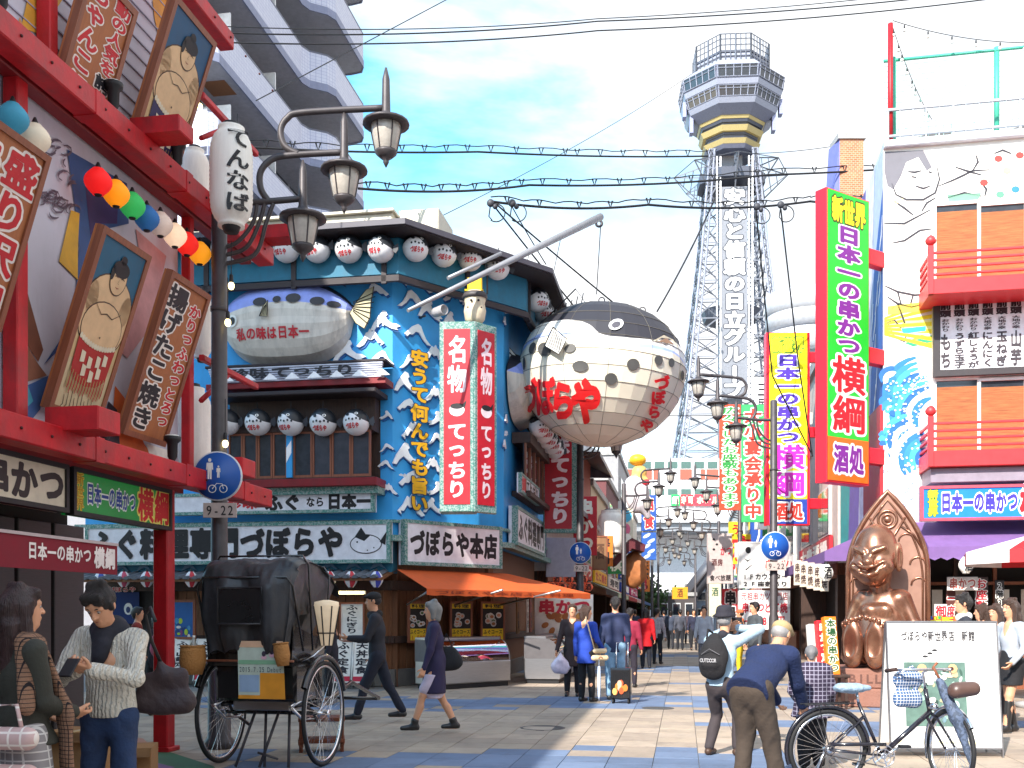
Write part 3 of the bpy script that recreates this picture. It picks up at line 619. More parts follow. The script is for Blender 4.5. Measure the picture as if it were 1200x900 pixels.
def fish_lantern():
 t = thing('fish_lantern', 'x', 'lantern'); r = .27
 obj('shade', MB().m(FISHS).ball((0, 0, 0), (r, r * .95, r), 18, 10), t)
 def f(p): a = p[0] / r; e = p[2] / r; return (sin(a) * cos(e) * r * 1.015, -cos(a) * cos(e) * r * .97, sin(e) * r * 1.015)
 obj('lettering', letters('づぼらや', -.2, .12, -.19, -.06, 0, L1('c8202c', .05), f=f), t)
 mb = MB().m(M('22242a'));
 for i in range(5): mb.flat(ell(-.16 + .075 * i, .0 + .015 * (i % 2), .022, .024, 8), 0)
 mb.flat(ell(-.14, .12, .05, .035, 10, rot=-.5), 0); mb.v = [f(v) if True else v for v in [(x, y, z) for x, y, z in mb.v]]; obj('spots', mb, t)
 e = MB().m(WHITE).flat(ell(.07, .12, .04, .03, 10), 0).m(BLACK).flat(ell(.07, .12, .017, .017, 8), -.001); e.v = [tuple(Vector(f(v)) * (1.02 - (v[1]) * 8)) for v in e.v]; obj('eye', e, t)
 obj('tail', MB().m(M('3a3c42')).prism([(.24, .02), (.36, .1), (.38, -.02), (.34, -.1), (.25, -.04)], -.012, .012), t)
 obj('hanger', MB().m(BLACK).tube([(0, 0, r * .95), (0, 0, r + .14)], .01, 5).tube([(-.08, 0, r * .9), (.08, 0, r * .97)], .012, 5), t)
 return t
FISH = None
def place_fish(loc, rz, label, group):
 global FISH
 if FISH is None: FISH = fish_lantern(); t = FISH
 else: t = dup(FISH)
 t.location = loc; t.rotation_euler = (0, 0, rz); q = random.Random(label); t.rotation_euler = (q.uniform(-.12, .12), q.uniform(-.1, .1), rz + q.uniform(-.18, .18)); t.scale = (q.uniform(.96, 1.04),) * 3; t['label'] = label; t['group'] = group; return t
def relief_fish(F, cx, cz, w, h, label, rev=False, spots=(), txt=None):
 """a half fish lantern fixed to the wall"""
 t = thing('fish_relief', label, 'fish sculpture', F.w(cx, -.05, cz), F.a, 'half fish lanterns on the blue wall'); a, b = w / 2, h
 top = lambda u: .40 * b * max(0, 1 - abs(u) ** 2.0) ** .75 + .02; bot = lambda u: -.60 * b * max(0, 1 - abs(u) ** 3) ** .5 - .02
 nu, nv = 26, 12; vs = []; fs = []; D = .55
 for j in range(nv + 1):
  for i in range(nu + 1):
   u = -1 + 2 * i / nu; v = j / nv; z = bot(u) + (top(u) - bot(u)) * v; d = D * max(0, 1 - u ** 4) ** .5 * max(0, 1 - abs(2 * v - 1) ** 2.4) ** .5 * (1 if j % 2 == 0 else 1.03); vs.append((u * a, -d, z))
 def put(x, z, k=.012):
  u = x / a; v = min(1, max(0, (z - bot(u)) / (top(u) - bot(u)))); return (x, -D * max(0, 1 - u ** 4) ** .5 * max(0, 1 - abs(2 * v - 1) ** 2.4) ** .5 * 1.03 - k, z)
 mats = [mat('fish_cloth', rgb('d3ccc2'), .7, var=.1, scale=2, dirt=.7, kind='streak'), mat('fish_stripe', rgb('8f9fe6'), .6, dirt=.2), M('2b2a33')]
 mb = MB();
 for m_ in mats: mb.m(m_)
 for j in range(nv):
  for i in range(nu): fs.append((j * (nu + 1) + i, j * (nu + 1) + i + 1, (j + 1) * (nu + 1) + i + 1, (j + 1) * (nu + 1) + i))
 mb.m(mats[0]).add(vs, fs, False); ob = obj('body', mb, t)
 me = ob.data
 for p in me.polygons: j = p.index // nu; p.material_index = 2 if j >= nv - 1 else (1 if j >= nv - 4 else 0)
 sg = -1 if rev else 1
 for x, z, rx, rz in spots:
  s = MB().m(M('2c2b30')).flat(ell(x, z, rx, rz, 14), 0); s.v = [put(v[0], v[2], .014) for v in s.v]; obj('spot', s, t)
 for rr, mm, k in ((.13, WHITE, .02), (.08, BLACK, .026)):
  s = MB().m(mm).flat(ell(-a * .72 * sg, -.12 * b, rr * .9, rr, 16), 0); s.v = [put(v[0], v[2], k) for v in s.v]; obj('eye', s, t)
 fn = MB().m(mat('fin_paint', rgb('b9b08f'), .6)).prism([(-.14, -.18), (.1, -.2), (.12, .26), (-.02, .12)], -.02, .0).m(BLACK)
 for i in range(5): fn.tube([(-.12 + .05 * i, -.025, -.17), (.02 + .025 * i, -.025, .1 + .03 * i)], .007, 4)
 fn.tube([(-.14, -.02, -.18), (.1, -.02, -.2), (.12, -.02, .26), (-.02, -.02, .12), (-.14, -.02, -.18)], .011, 4)
 fn.T = None; fn.v = [(x * .7, y, z * .7) for x, y, z in fn.v]; c = put(-a * .2 * sg, -.03 * b, .05); fn.v = [(v[0] + c[0], v[1] + c[1], v[2] + c[2]) for v in fn.v]; obj('side_fin', fn, t)
 tp = [(0, -.1), (.12, -.3), (.3, -.42), (.42, -.2), (.44, .1), (.5, .42), (.34, .36), (.12, .1)]
 tf = MB().m(mat('fin_paint', (0, 0, 0))).prism([(sg * (x + a - .05), z) for x, z in tp], -.22, -.17).m(BLACK)
 for i in range(7): tf.tube([(sg * (a + .02), -.23, -.06 + .03 * i), (sg * (a + .34 + .03 * i), -.23, -.34 + .11 * i)], .009, 4)
 pp = [(sg * (x + a - .05), -.21, z) for x, z in tp]; tf.tube(pp + [pp[0]], .014, 4); obj('tail_fin', tf, t)
 if txt:
  def f(p): return put(p[0], p[2], .018)
  obj('lettering', letters(txt, -a * .66, a * .45, -.36 * b, -.21 * b, 0, L1('b81c28', .035), f=f), t)
 return t
def build_blue():
 b = thing('fish_restaurant', 'blue corner restaurant with white relief waves and fish lanterns under its eave', 'building', (-4, 26, 0)); rnd = random.Random(11)
 dz = 9.02
 for F, Lw in ((FB1, LB1), (FB2, LB2), (FB3, LB3)):
  fpart(b, F, 'upper_wall', MB().m(BLUE).box(0, Lw, 0, .3, 3.05, dz))
  fpart(b, F, 'lower_wall', MB().m(WOOD).box(0, Lw, .35, .6, 0, 3.05))
 body = MB().m(mat('blue_side', (.08, .2, .35), .7)); pts = [(-9.2, 22.6), (-2.5, 21.5), (-.5, 23.6), (.6, 30.4), (-9.2, 31.5)]
 body.add([(x, y, z) for z in (2.9, 9.1) for x, y in pts], [(0, 1, 2, 3, 4)[::-1], (5, 6, 7, 8, 9)] + [(i, (i + 1) % 5, 5 + (i + 1) % 5, 5 + i) for i in range(5)]); obj('body', body, b, world=True)
 # eave running round the three faces
 def off(F, L_, d, e0, e1): return F.w(-e0, -d, 0), F.w(L_ + e1, -d, 0)
 def band(name, m_, d0, d1, z0, z1, e1=-.06, e2=.18):
  mb = MB().m(m_); outs = []; ins = []
  def corner(Fa, La, Fb, d):
   p = Fa.w(La, -d, 0); q = Fb.w(0, -d, 0); r = Fa.x; s_ = Fb.x; den = r.x * s_.y - r.y * s_.x; t = ((q.x - p.x) * s_.y - (q.y - p.y) * s_.x) / den; return p + r * t
  for d in (d0, d1):
   L_ = [FB1.w(-.2, -d, 0), corner(FB1, LB1, FB2, d), corner(FB2, LB2, FB3, d), FB3.w(LB3 + .2, -d, 0)]; outs.append(L_)
  vs = [(p.x, p.y, z) for z in (z0, z1) for L_ in outs for p in L_]
  fs = []
  for i in range(3):
   fs += [(i, i + 1, 5 + i, 4 + i), (8 + i, 12 + i, 13 + i, 9 + i), (i, 8 + i, 9 + i, i + 1), (4 + i, 5 + i, 13 + i, 12 + i)]
  fs += [(0, 4, 12, 8), (3, 11, 15, 7)]
  mb.add(vs, [f[::-1] for f in fs], False); obj(name, mb, b, world=True)
 band('eave_roof', EAVE, -.2, 1.12, 9.02, 9.13); band('eave_edge', M('4a4650', .5), 1.1, 1.17, 9.04, 9.15); band('eave_beam', EAVE, .5, .6, 8.14, 8.26); band('eave_panel', TEAL, .5, .55, 8.3, 9.01)
 band('fascia_beam', MOS, -.01, .2, 3.0, 3.12); band('fascia_beam', MOS, -.01, .1, 3.38, 3.44)
 for F, xs in ((FB1, (1.2, 3.1, 5.0, 6.9)), (FB2, (1.55,)), (FB3, (.1, 2.5, 5, 7.2))):
  for x in xs: fpart(b, F, 'eave_post', MB().m(EAVE).box(x - .05, x + .05, -.6, -.54, 8.1, 9.01))
 # low parapet and roof house behind the eave
 fpart(b, FB1, 'parapet', MB().m(mat('cream_panel', rgb('cfc9b8'), .6, dirt=.2)).bbox(1.5, 6.9, .0, 1.6, 9.1, 9.75, .03).bbox(6.95, 7.8, .3, 1.6, 9.1, 9.9, .03).box(1.4, 6.95, -.1, 1.7, 9.75, 9.8))
 # relief waves
 def w(F, L_):
  for i, (px, py, s) in enumerate(L_):
   x, z = F.fp(px, py, .05); crest(b, F, x, z, s / (FP / F.w(x, 0, 0).y), i % 3, i % 2 == 1 if i % 5 else False)
   if i % 3 == 0: drops(b, F, x + .25, z + .22, .12, rnd)
 w(FB1, [(418, 320, 44), (438, 343, 36), (452, 375, 36), (434, 396, 34), (448, 420, 30), (410, 410, 40), (352, 457, 40), (425, 457, 36), (395, 464, 34), (300, 457, 44), (452, 545, 20), (452, 486, 16), (455, 573, 22), (453, 525, 18), (300, 310, 26), (235, 345, 30), (458, 315, 30), (445, 442, 16)])
 w(FB2, [(490, 325, 46), (482, 352, 40), (505, 362, 36), (533, 345, 34), (490, 392, 40), (530, 374, 28), (510, 415, 34), (482, 425, 34), (478, 448, 38), (510, 462, 30), (480, 478, 36), (512, 490, 28), (486, 505, 38), (512, 515, 26), (478, 532, 42), (508, 545, 30), (486, 565, 46), (512, 572, 26), (482, 592, 40), (574, 350, 24), (508, 592, 28), (560, 310, 34)])
 w(FB3, [(592, 375, 14), (612, 560, 18), (628, 520, 16), (628, 585, 14), (628, 560, 12), (594, 490, 14), (592, 520, 16), (618, 420, 16), (597, 340, 14)])
 # yellow column of characters
 xa, za = FB2.fp(481, 600, .1); xb, zb = FB2.fp(503, 412, .1)
 fpart(b, FB2, 'wall_lettering', letters('安うて何んでも旨い', xa, xb, za, zb, -.09, [(M('17305c'), .09), (M('f0b01c', .45), .045)], True))
 # window bay on the first face
 F = FB1; x0, z0 = F.fp(262, 592, .6); x1, z1 = F.fp(441, 462, .6)
 fpart(b, F, 'bay_wall', MB().m(DWOOD).box(x0, x1 - .1, -.5, 0, z0 + .5, z0 + .54).box(x0, x1 - .1, -.02, 0, z0 + .5, z1))
 zs = F.fp(350, 505, .6)[1]
 fpart(b, F, 'bay_header', MB().m(DWOOD).bbox(x0, x1 - .12, -.52, -.02, zs, zs + .13, .01).box(x0, x1 - .12, -.32, -.02, zs + .13, z1))
 fpart(b, F, 'bay_roof', MB().m(EAVE).bbox(x0 - .1, x1 + .06, -.85, 0, z1, z1 + .09, .02))
 fpart(b, F, 'bay_sill', MB().m(DKRED).bbox(x0, x1 + .02, -.65, 0, z0 + .34, z0 + .5, .01))
 fpart(b, F, 'bay_base', MB().m(MOS).box(x0, x1, -.5, 0, z0 + .2, z0 + .34))
 zw0, zw1 = z0 + .54, zs; wx0, wx1 = x0 + .05, x1 - .15; mid = F.fp(340, 540, .5)[0]
 fpart(b, F, 'pillar', MB().m(BLUE).box(mid - .06, mid + .06, -.56, -.48, zw0, zw1).m(WAVE).prism([(mid - .055, zw0 + .3), (mid + .055, zw0 + .5), (mid + .055, zw0 + .75), (mid - .055, zw0 + .6)], -.575, -.565))
 for a, c in ((wx0, mid - .06), (mid + .06, wx1)):
  n = 4; ww = (c - a) / n
  for i in range(n):
   fr = MB().m(FWOOD); q0, q1 = a + i * ww + .005, a + (i + 1) * ww - .005
   fr.box(q0, q0 + .035, -.5, -.44, zw0, zw1).box(q1 - .035, q1, -.5, -.44, zw0, zw1).box(q0 + .035, q1 - .035, -.5, -.44, zw0, zw0 + .05).box(q0 + .035, q1 - .035, -.5, -.44, zw1 - .04, zw1)
   wf = fpart(b, F, 'window', fr); pg = MB().m(GLASS).box(q0 + .035, q1 - .035, -.475, -.465, zw0 + .05, zw1 - .04); me = pg.mesh('pane'); me.transform(F.M); me.transform(wm(b).inverted()); po = bpy.data.objects.new('pane', me); COL.objects.link(po); po.parent = wf
 # curtains behind the panes
 for a in (wx0 + .3, mid + .35, wx1 - .5): fpart(b, F, 'curtain', MB().m(M('8d7d74')).prism([(a, zw1), (a + .35, zw1), (a + .3, zw0 + .4), (a + .12, zw0 + .55), (a + .04, zw0 + .4)], -.1, -.09))
 # slatted sign panel over the bay
 t0, tz0 = F.fp(245, 450, .55); t1, tz1 = F.fp(450, 424, .55)
 pn = thing('slatted_sign', 'long grey slatted sign with dark brush characters under the fish relief', 'sign', F.w((t0 + t1) / 2, -.5, tz0), F.a); hw = (t1 - t0) / 2; hh = tz1 - tz0
 for i in range(7):
  z = hh * i / 7; obj('slat', MB().m(mat('slat_grey', rgb('ccd0e0'), .6, dirt=.3)).bbox(-hw + .02 * (7 - i) * .5, hw - .02 * (7 - i) * .5, -.05 - .012 * i, .02 - .012 * i, z + .006, z + hh / 7 - .006, .004), pn)
 obj('tray', MB().m(DKRED).bbox(-hw - .05, hw + .05, -.1, .45, -.14, -.02, .01), pn); obj('cap', MB().m(EAVE).bbox(-hw - .05, hw + .06, -.14, .45, hh, hh + .05, .01), pn)
 obj('lettering', letters('珍味てっちり', -hw * .75, hw * .7, hh * .1, hh * .9, -.15, L1('1c1a22', .04)), pn)
 for i in range(8): obj('wave_ornament', MB().m(WAVE).prism([(-hw + .45 + i * .47 - .15, .0), (-hw + .45 + i * .47, .13), (-hw + .45 + i * .47 + .05, .1), (-hw + .45 + i * .47 + .17, .0)], -.2, -.17), pn)
 # low tiled eave, blue strip and shop front on the first face
 fpart(b, F, 'teal_strip', MB().m(TEAL).box(0, LB1, -.05, .35, 2.35, 3.0))
 for i in range(13):
  x = .2 + i * .52; fpart(b, F, 'wave_ornament', MB().m(mat('faded_wave', rgb('5c7c98'), .6)).prism([(x, 2.42), (x + .14, 2.62), (x + .2, 2.58), (x + .36, 2.42), (x + .2, 2.5)], -.08, -.05))
 fpart(b, F, 'small_eave', MB().m(WOOD).add([(0, -.75, 2.22), (LB1, -.75, 2.22), (LB1, .35, 2.45), (0, .35, 2.45), (0, -.75, 2.17), (LB1, -.75, 2.17), (LB1, .35, 2.4), (0, .35, 2.4)], [(0, 1, 2, 3), (4, 7, 6, 5), (0, 4, 5, 1), (0, 3, 7, 4), (1, 5, 6, 2)]))
 tile = MB().m(TILE).add([(-.085, -.8, .0), (-.085, .3, .22), (-.03, -.8, .045), (-.03, .3, .265), (.03, -.8, .045), (.03, .3, .265), (.085, -.8, 0), (.085, .3, .22), (0, -.8, -.02)], [(0, 2, 3, 1), (2, 4, 5, 3), (4, 6, 7, 5), (0, 8, 2), (2, 8, 4), (4, 8, 6)]).mesh('roof_tile')
 for i in range(int(LB1 / .19)):
  o = bpy.data.objects.new('roof_tile', tile); COL.objects.link(o); o.parent = b; o.matrix_parent_inverse = Matrix()
  p = wm(b).inverted() @ F.w(.1 + i * .19, 0, 2.235); o.location = p; o.rotation_euler = (0, 0, F.a)
 pl = MB().m(WOOD).bbox(-.095, .095, .3, .345, .35, 2.2, .006).mesh('plank')
 def planks(F, a, c):
  for i in range(int((c - a) / .2)):
   o = bpy.data.objects.new('plank', pl); COL.objects.link(o); o.parent = b; o.location = wm(b).inverted() @ F.w(a + .1 + i * .2, 0, 0); o.rotation_euler = (0, 0, F.a)
 planks(FB1, 0, LB1); planks(FB2, 0, LB2 - .1); planks(FB3, 0, LB3 - .1)
 for FF, LL in ((FB1, LB1), (FB2, LB2), (FB3, LB3)):
  fpart(b, FF, 'stone_base', MB().m(mat('base_stone', (.16, .145, .13), .8, bump=.3, dirt=.4)).bbox(.02, LL - .02, .22, .34, 0, .36, .01)); fpart(b, FF, 'sill_beam', MB().m(DWOOD).bbox(.02, LL - .02, .16, .3, .9, 1.05, .01)); fpart(b, FF, 'lintel', MB().m(DWOOD).bbox(.02, LL - .02, .1, .34, 2.0, 2.2, .01))
 # doorway at the far left
 d0 = F.fp(122, 740, 0)[0]; d1 = F.fp(196, 740, 0)[0]; fpart(b, F, 'doorway', MB().m(DARK).box(d0, d1, .2, .295, .02, 2.0)); fpart(b, F, 'door_curtain', MB().m(M('1b2f66', .8)).box(d0 + .05, d0 + .75, .12, .14, 1.3, 1.98).m(WHITE).prism(ell(d0 + .5, 1.62, .1, .13, 14), .112, .118).m(M('1b2f66')).prism(ell(d0 + .5, 1.6, .05, .07, 12), .105, .111))
 fpart(b, F, 'lintel_sign', letters('づぼらや', d0 + .05, d0 + .7, 1.98, 2.1, .08, L2('c8202c', 'e8e0d8', .03, .09)))
 return b
build_blue()
def lowfish():
 F = FB1
 for px in (262, 298, 335, 371, 408, 446):
  x, z = F.fp(px, 291, .75); place_fish(F.w(x, -.72, z), F.a, {262: 'fish lantern under the main eave just right of the lamp post', 298: 'second fish lantern from the lamp post under the main eave', 335: 'fish lantern under the main eave left of the lowest street lamp head', 371: 'fish lantern under the main eave right of the lowest street lamp head', 408: 'fish lantern under the eave above the tail of the big fish relief', 446: 'fish lantern under the main eave nearest the first eave corner'}[px], 'fish lanterns under the main eave')
 for px, py, lb in ((487, 291, 'first fish lantern right of the eave corner post'), (520, 297, 'second fish lantern right of the eave corner post'), (551, 303, 'fish lantern under the eave behind the long boom'), (583, 313, 'fish lantern under the eave between boom and street side')):
  x, z = FB2.fp(px, py, .72); place_fish(FB2.w(x, -.72, z), FB2.a - R(25), lb, 'fish lanterns under the main eave')
 for k in range(8):
  x = .5 + k * .9; place_fish(FB3.w(x, -.72, 8.72), FB3.a - R(50), 'fish lantern in the receding street side row under the eave, number %s from the corner' % ['one', 'two', 'three', 'four', 'five', 'six', 'seven', 'eight'][k] if False else ['fish lantern nearest the corner in the receding eave row on the street side', 'fish lantern second behind the corner on the street side eave', 'fish lantern third behind the corner on the street side eave', 'fish lantern in the middle of the street side eave row', 'fish lantern just beyond the middle of the street side eave row', 'fish lantern third from the far end of the street side eave', 'fish lantern next to last on the street side eave', 'fish lantern at the far end of the street side eave'][k], 'fish lanterns under the main eave')
 for px, lb in ((262, 'fish lantern over the windows, partly behind the lamp post'), (298, 'fish lantern over the windows, left of the middle'), (337, 'fish lantern above the blue pillar between the windows'), (375, 'fish lantern over the right hand windows'), (414, 'rightmost fish lantern over the windows')):
  x, z = F.fp(px, 493, .8); place_fish(F.w(x, -.62, z), F.a, lb, 'fish lanterns over the bay windows')
 for k in range(6): place_fish(FB3.w(1.4 + k * .75, -.62, 6.0 - k * .02), FB3.a - R(45), ['fish lantern nearest the red box sign over the street side window', 'second fish lantern over the street side window', 'third fish lantern over the street side window', 'fourth fish lantern over the street side window', 'last but one fish lantern over the street side window', 'farthest fish lantern over the street side window'][k], 'fish lanterns over the street side window')
 cx, _ = F.fp(338, 370, .1); _, zt = F.fp(338, 322, .3); _, zb = F.fp(338, 424, .3); xa, _ = F.fp(262, 370, .1); xb, _ = F.fp(416, 370, .1)
 relief_fish(F, (xa + xb) / 2, zb + (zt - zb) * .58, xb - xa, zt - zb, 'large grey white half fish lantern with red writing on the blue wall', spots=[(-.42, .14, .15, .09), (-.05, .17, .09, .07), (.3, .18, .16, .1), (.8, .1, .15, .09), (1.12, .04, .13, .07)], txt='私の味は日本一')
 x, z = FB3.fp(606, 405, .1); relief_fish(FB3, 1.6, 7.05, 2.9, 1.7, 'half fish lantern on the street side wall behind the hanging fish', spots=[(-.2, .4, .15, .1), (.5, .4, .15, .1)], rev=False)
 # floor window on the street side
 t = thing('bay_window', 'dark bay window on the street side of the blue building', 'window', FB3.w(1.0, -.02, 4.3), FB3.a)
 obj('frame', MB().m(DWOOD).bbox(0, 4.6, -.45, 0, 1.25, 1.5, .01).bbox(0, 4.6, -.45, 0, 0, .12, .01), t); obj('roof', MB().m(EAVE).bbox(-.1, 4.8, -.9, 0, 2.0, 2.1, .01), t); obj('pane', MB().m(GLASS).box(.04, 4.56, -.3, -.26, .12, 1.25), t)
 for i in range(7): obj('mullion', MB().m(FWOOD).box(.02 + i * .75, .09 + i * .75, -.34, -.3, .12, 1.25), t)
 obj('panel', MB().m(M('8f9bb4')).prism([(0, 2.35), (4.7, 2.35), (4.8, 2.8), (-.05, 2.8)], -.7, -.64), t); obj('tray', MB().m(DKRED).bbox(-.1, 4.8, -.75, 0, 2.24, 2.34, .01), t)
 obj('lettering', letters('珍味てっちり', .4, 4.4, 2.4, 2.75, -.71, L1('1c1a22', .04)), t)
lowfish()
# name signs
signpx(FB1, 100, 613, 457, 661, .25, 'long white name sign with heavy black characters across the blue building', M('e2e0e6', .5, dirt=.15), [('ふぐ料理専門づぼらや', .02, .855, .12, .9, L1('1b1618', .055))], rim=MOS, rw=.07, depth=.2,
  extra=lambda e, w, h: e.m(BLACK).flat(ell(w * .425, h * .45, .34, .2, 24), -.006).m(M('e2e0e6')).flat(ell(w * .425, h * .45, .32, .18, 24), -.008).m(BLACK).flat([(w * .39, h * .62), (w * .41, h * .85), (w * .425, h * .68), (w * .44, h * .66), (w * .42, h * .52)], -.01).flat([(w * .468, h * .5), (w * .49, h * .75), (w * .486, h * .42)], -.01).flat(ell(w * .398, h * .5, .02, .02, 8), -.01).flat(ell(w * .43, h * .3, .015, .015, 8), -.01).flat(ell(w * .45, h * .36, .015, .015, 8), -.01))
signpx(FB1, 172, 577, 438, 602, .4, 'smaller white sign below the bay windows with red and black characters', M('dfdde4', .5, dirt=.15), [('珍味', .36, .5, .2, .8, L1('c8202c', .04)), ('ふぐ', .53, .69, .08, .92, L1('1b1618', .055)), ('なら', .71, .79, .25, .75, L1('1b1618', .04)), ('日本一', .8, .99, .08, .92, L1('1b1618', .06))], rim=MOS, rw=.06, depth=.2)
signpx(FB2, 474, 613, 588, 664, .25, 'white name sign on the angled corner above the orange awning', M('e2e0e6', .5, dirt=.1), [('づぼらや本店', .05, .95, .2, .82, L1('1b1618', .05))], rim=MOS, rw=.07, depth=.2)
sign(FB3, .35, 5.2, 3.1, 4.0, .25, 'white name sign receding along the street side above the orange awning', M('e2e0e6', .5, dirt=.1), [('ふぐ料理専門', .05, .95, .12, .88, L1('1b1618', .05))], rim=MOS, rw=.07, depth=.2)
sign(FB3, .3, 3.3, 4.3, 4.75, .35, 'little white street side sign with red and black characters above the name sign', M('e2e0e6', .5), [('鍋', .05, .25, .1, .9, L1('c8202c', .05)), ('てっちり', .28, .95, .1, .9, L1('1b1618', .04))], rim=MOS, rw=.05, depth=.1)
# red two sided box sign on the corner
def red_box():
 p0 = P(556, 600, 20.9); zt = P(556, 376, 20.9).z; z0 = P(556, 600, 20.9).z
 t = thing('red_box_sign', 'tall two sided red box sign with white characters on the corner of the blue building', 'sign', (p0.x, p0.y, z0)); H = zt - z0
 aL = FB1.a + R(6); aR = FB2.a + R(2)
 for a, w, sgn in ((aL, .72, -1), (aR, .66, 1)):
  Fr = FR(0, 0, a); lo, hi = (-w, 0) if sgn < 0 else (0, w)
  mb = MB().m(MOS); mb.T = Fr.M; mb.bbox(lo, hi, 0, .5 if sgn < 0 else .12, 0, H, .02); obj('mosaic_box', mb, t)
  mb = MB().m(M('c01426', .45, dirt=.1)); mb.T = Fr.M; mb.box(lo + .09, hi - .09, -.012, .0, .16, H - .16); obj('panel', mb, t)
  F2 = Fr.M; mb = letters('名物', lo + .15, hi - .15, H * .62, H * .93, -.013, L1('e4ccd2', .03), True); mb = letters('てっちり', lo + .15, hi - .15, H * .07, H * .47, -.013, L1('e4ccd2', .04), True, mb=mb)
  c = (lo + hi) / 2; mb.m(M('ecd8dc')).flat(ell(c, H * .535, .16, .13, 16), -.016).m(BLACK).flat(ell(c + .0, H * .555, .14, .06, 12), -.019).flat([(c + .1, H * .56), (c + .2, H * .585), (c + .16, H * .54)], -.019)
  mb.v = [tuple(F2 @ Vector(v)) for v in mb.v]; obj('lettering', mb, t)
 # small fish figure with yellow hat on top
 q = thing('fish_figure', 'fish figure with a yellow box hat standing on top of the red box sign', 'figure', (p0.x, p0.y + .25, zt)); q.scale = (.68, .68, .6)
 obj('body', MB().m(mat('figure_cream', rgb('d9c9ae'), .6, dirt=.3)).lathe([(.2, 0), (.3, .15), (.34, .45), (.3, .7), (.36, .95), (.3, 1.1)], n=14), q)
 obj('band', MB().m(M('4a4648')).lathe([(.37, .86), (.39, .95), (.34, 1.06)], n=14), q); obj('hat', MB().m(M('f0c818', .5)).bbox(-.22, .22, -.18, .2, 1.1, 1.55, .03).bbox(-.3, .26, -.24, .24, 1.07, 1.13, .01), q)
 for x in (-.1, .12): obj('eye', MB().m(BLACK).ball((x, -.33, .72), .04, 8, 6), q)
 for i in range(5): obj('spot', MB().m(BLACK).ball((-.2 + .1 * i, -.28 + .01 * abs(i - 2), .5), (.03, .03, .03), 7, 5), q)
red_box()
def vsign():
 Y = 27.6; s = FP / Y; z0 = P(0, 624, Y).z; z1 = P(0, 490, Y).z; x0 = P(637, 0, Y).x; x1 = P(677, 0, Y).x; F = FR(x0, Y, 0)
 sign(F, 0, x1 - x0, z0, z1, 0, 'tall crimson projecting sign with pale characters under the hanging fish', MOS, [('珍味', .2, .78, .68, 1.0, L1('ecd8dc', .05), True), ('てっちり', .18, .78, .07, .66, L1('ecd8dc', .06), True)], depth=.3, cat='sign', name='projecting_sign',
   extra=lambda e, w, h: e.m(M('b01226', .5)).box(-w / 2 + .03, w / 2 - .16, -.01, 0, .1, h - .05))
vsign()
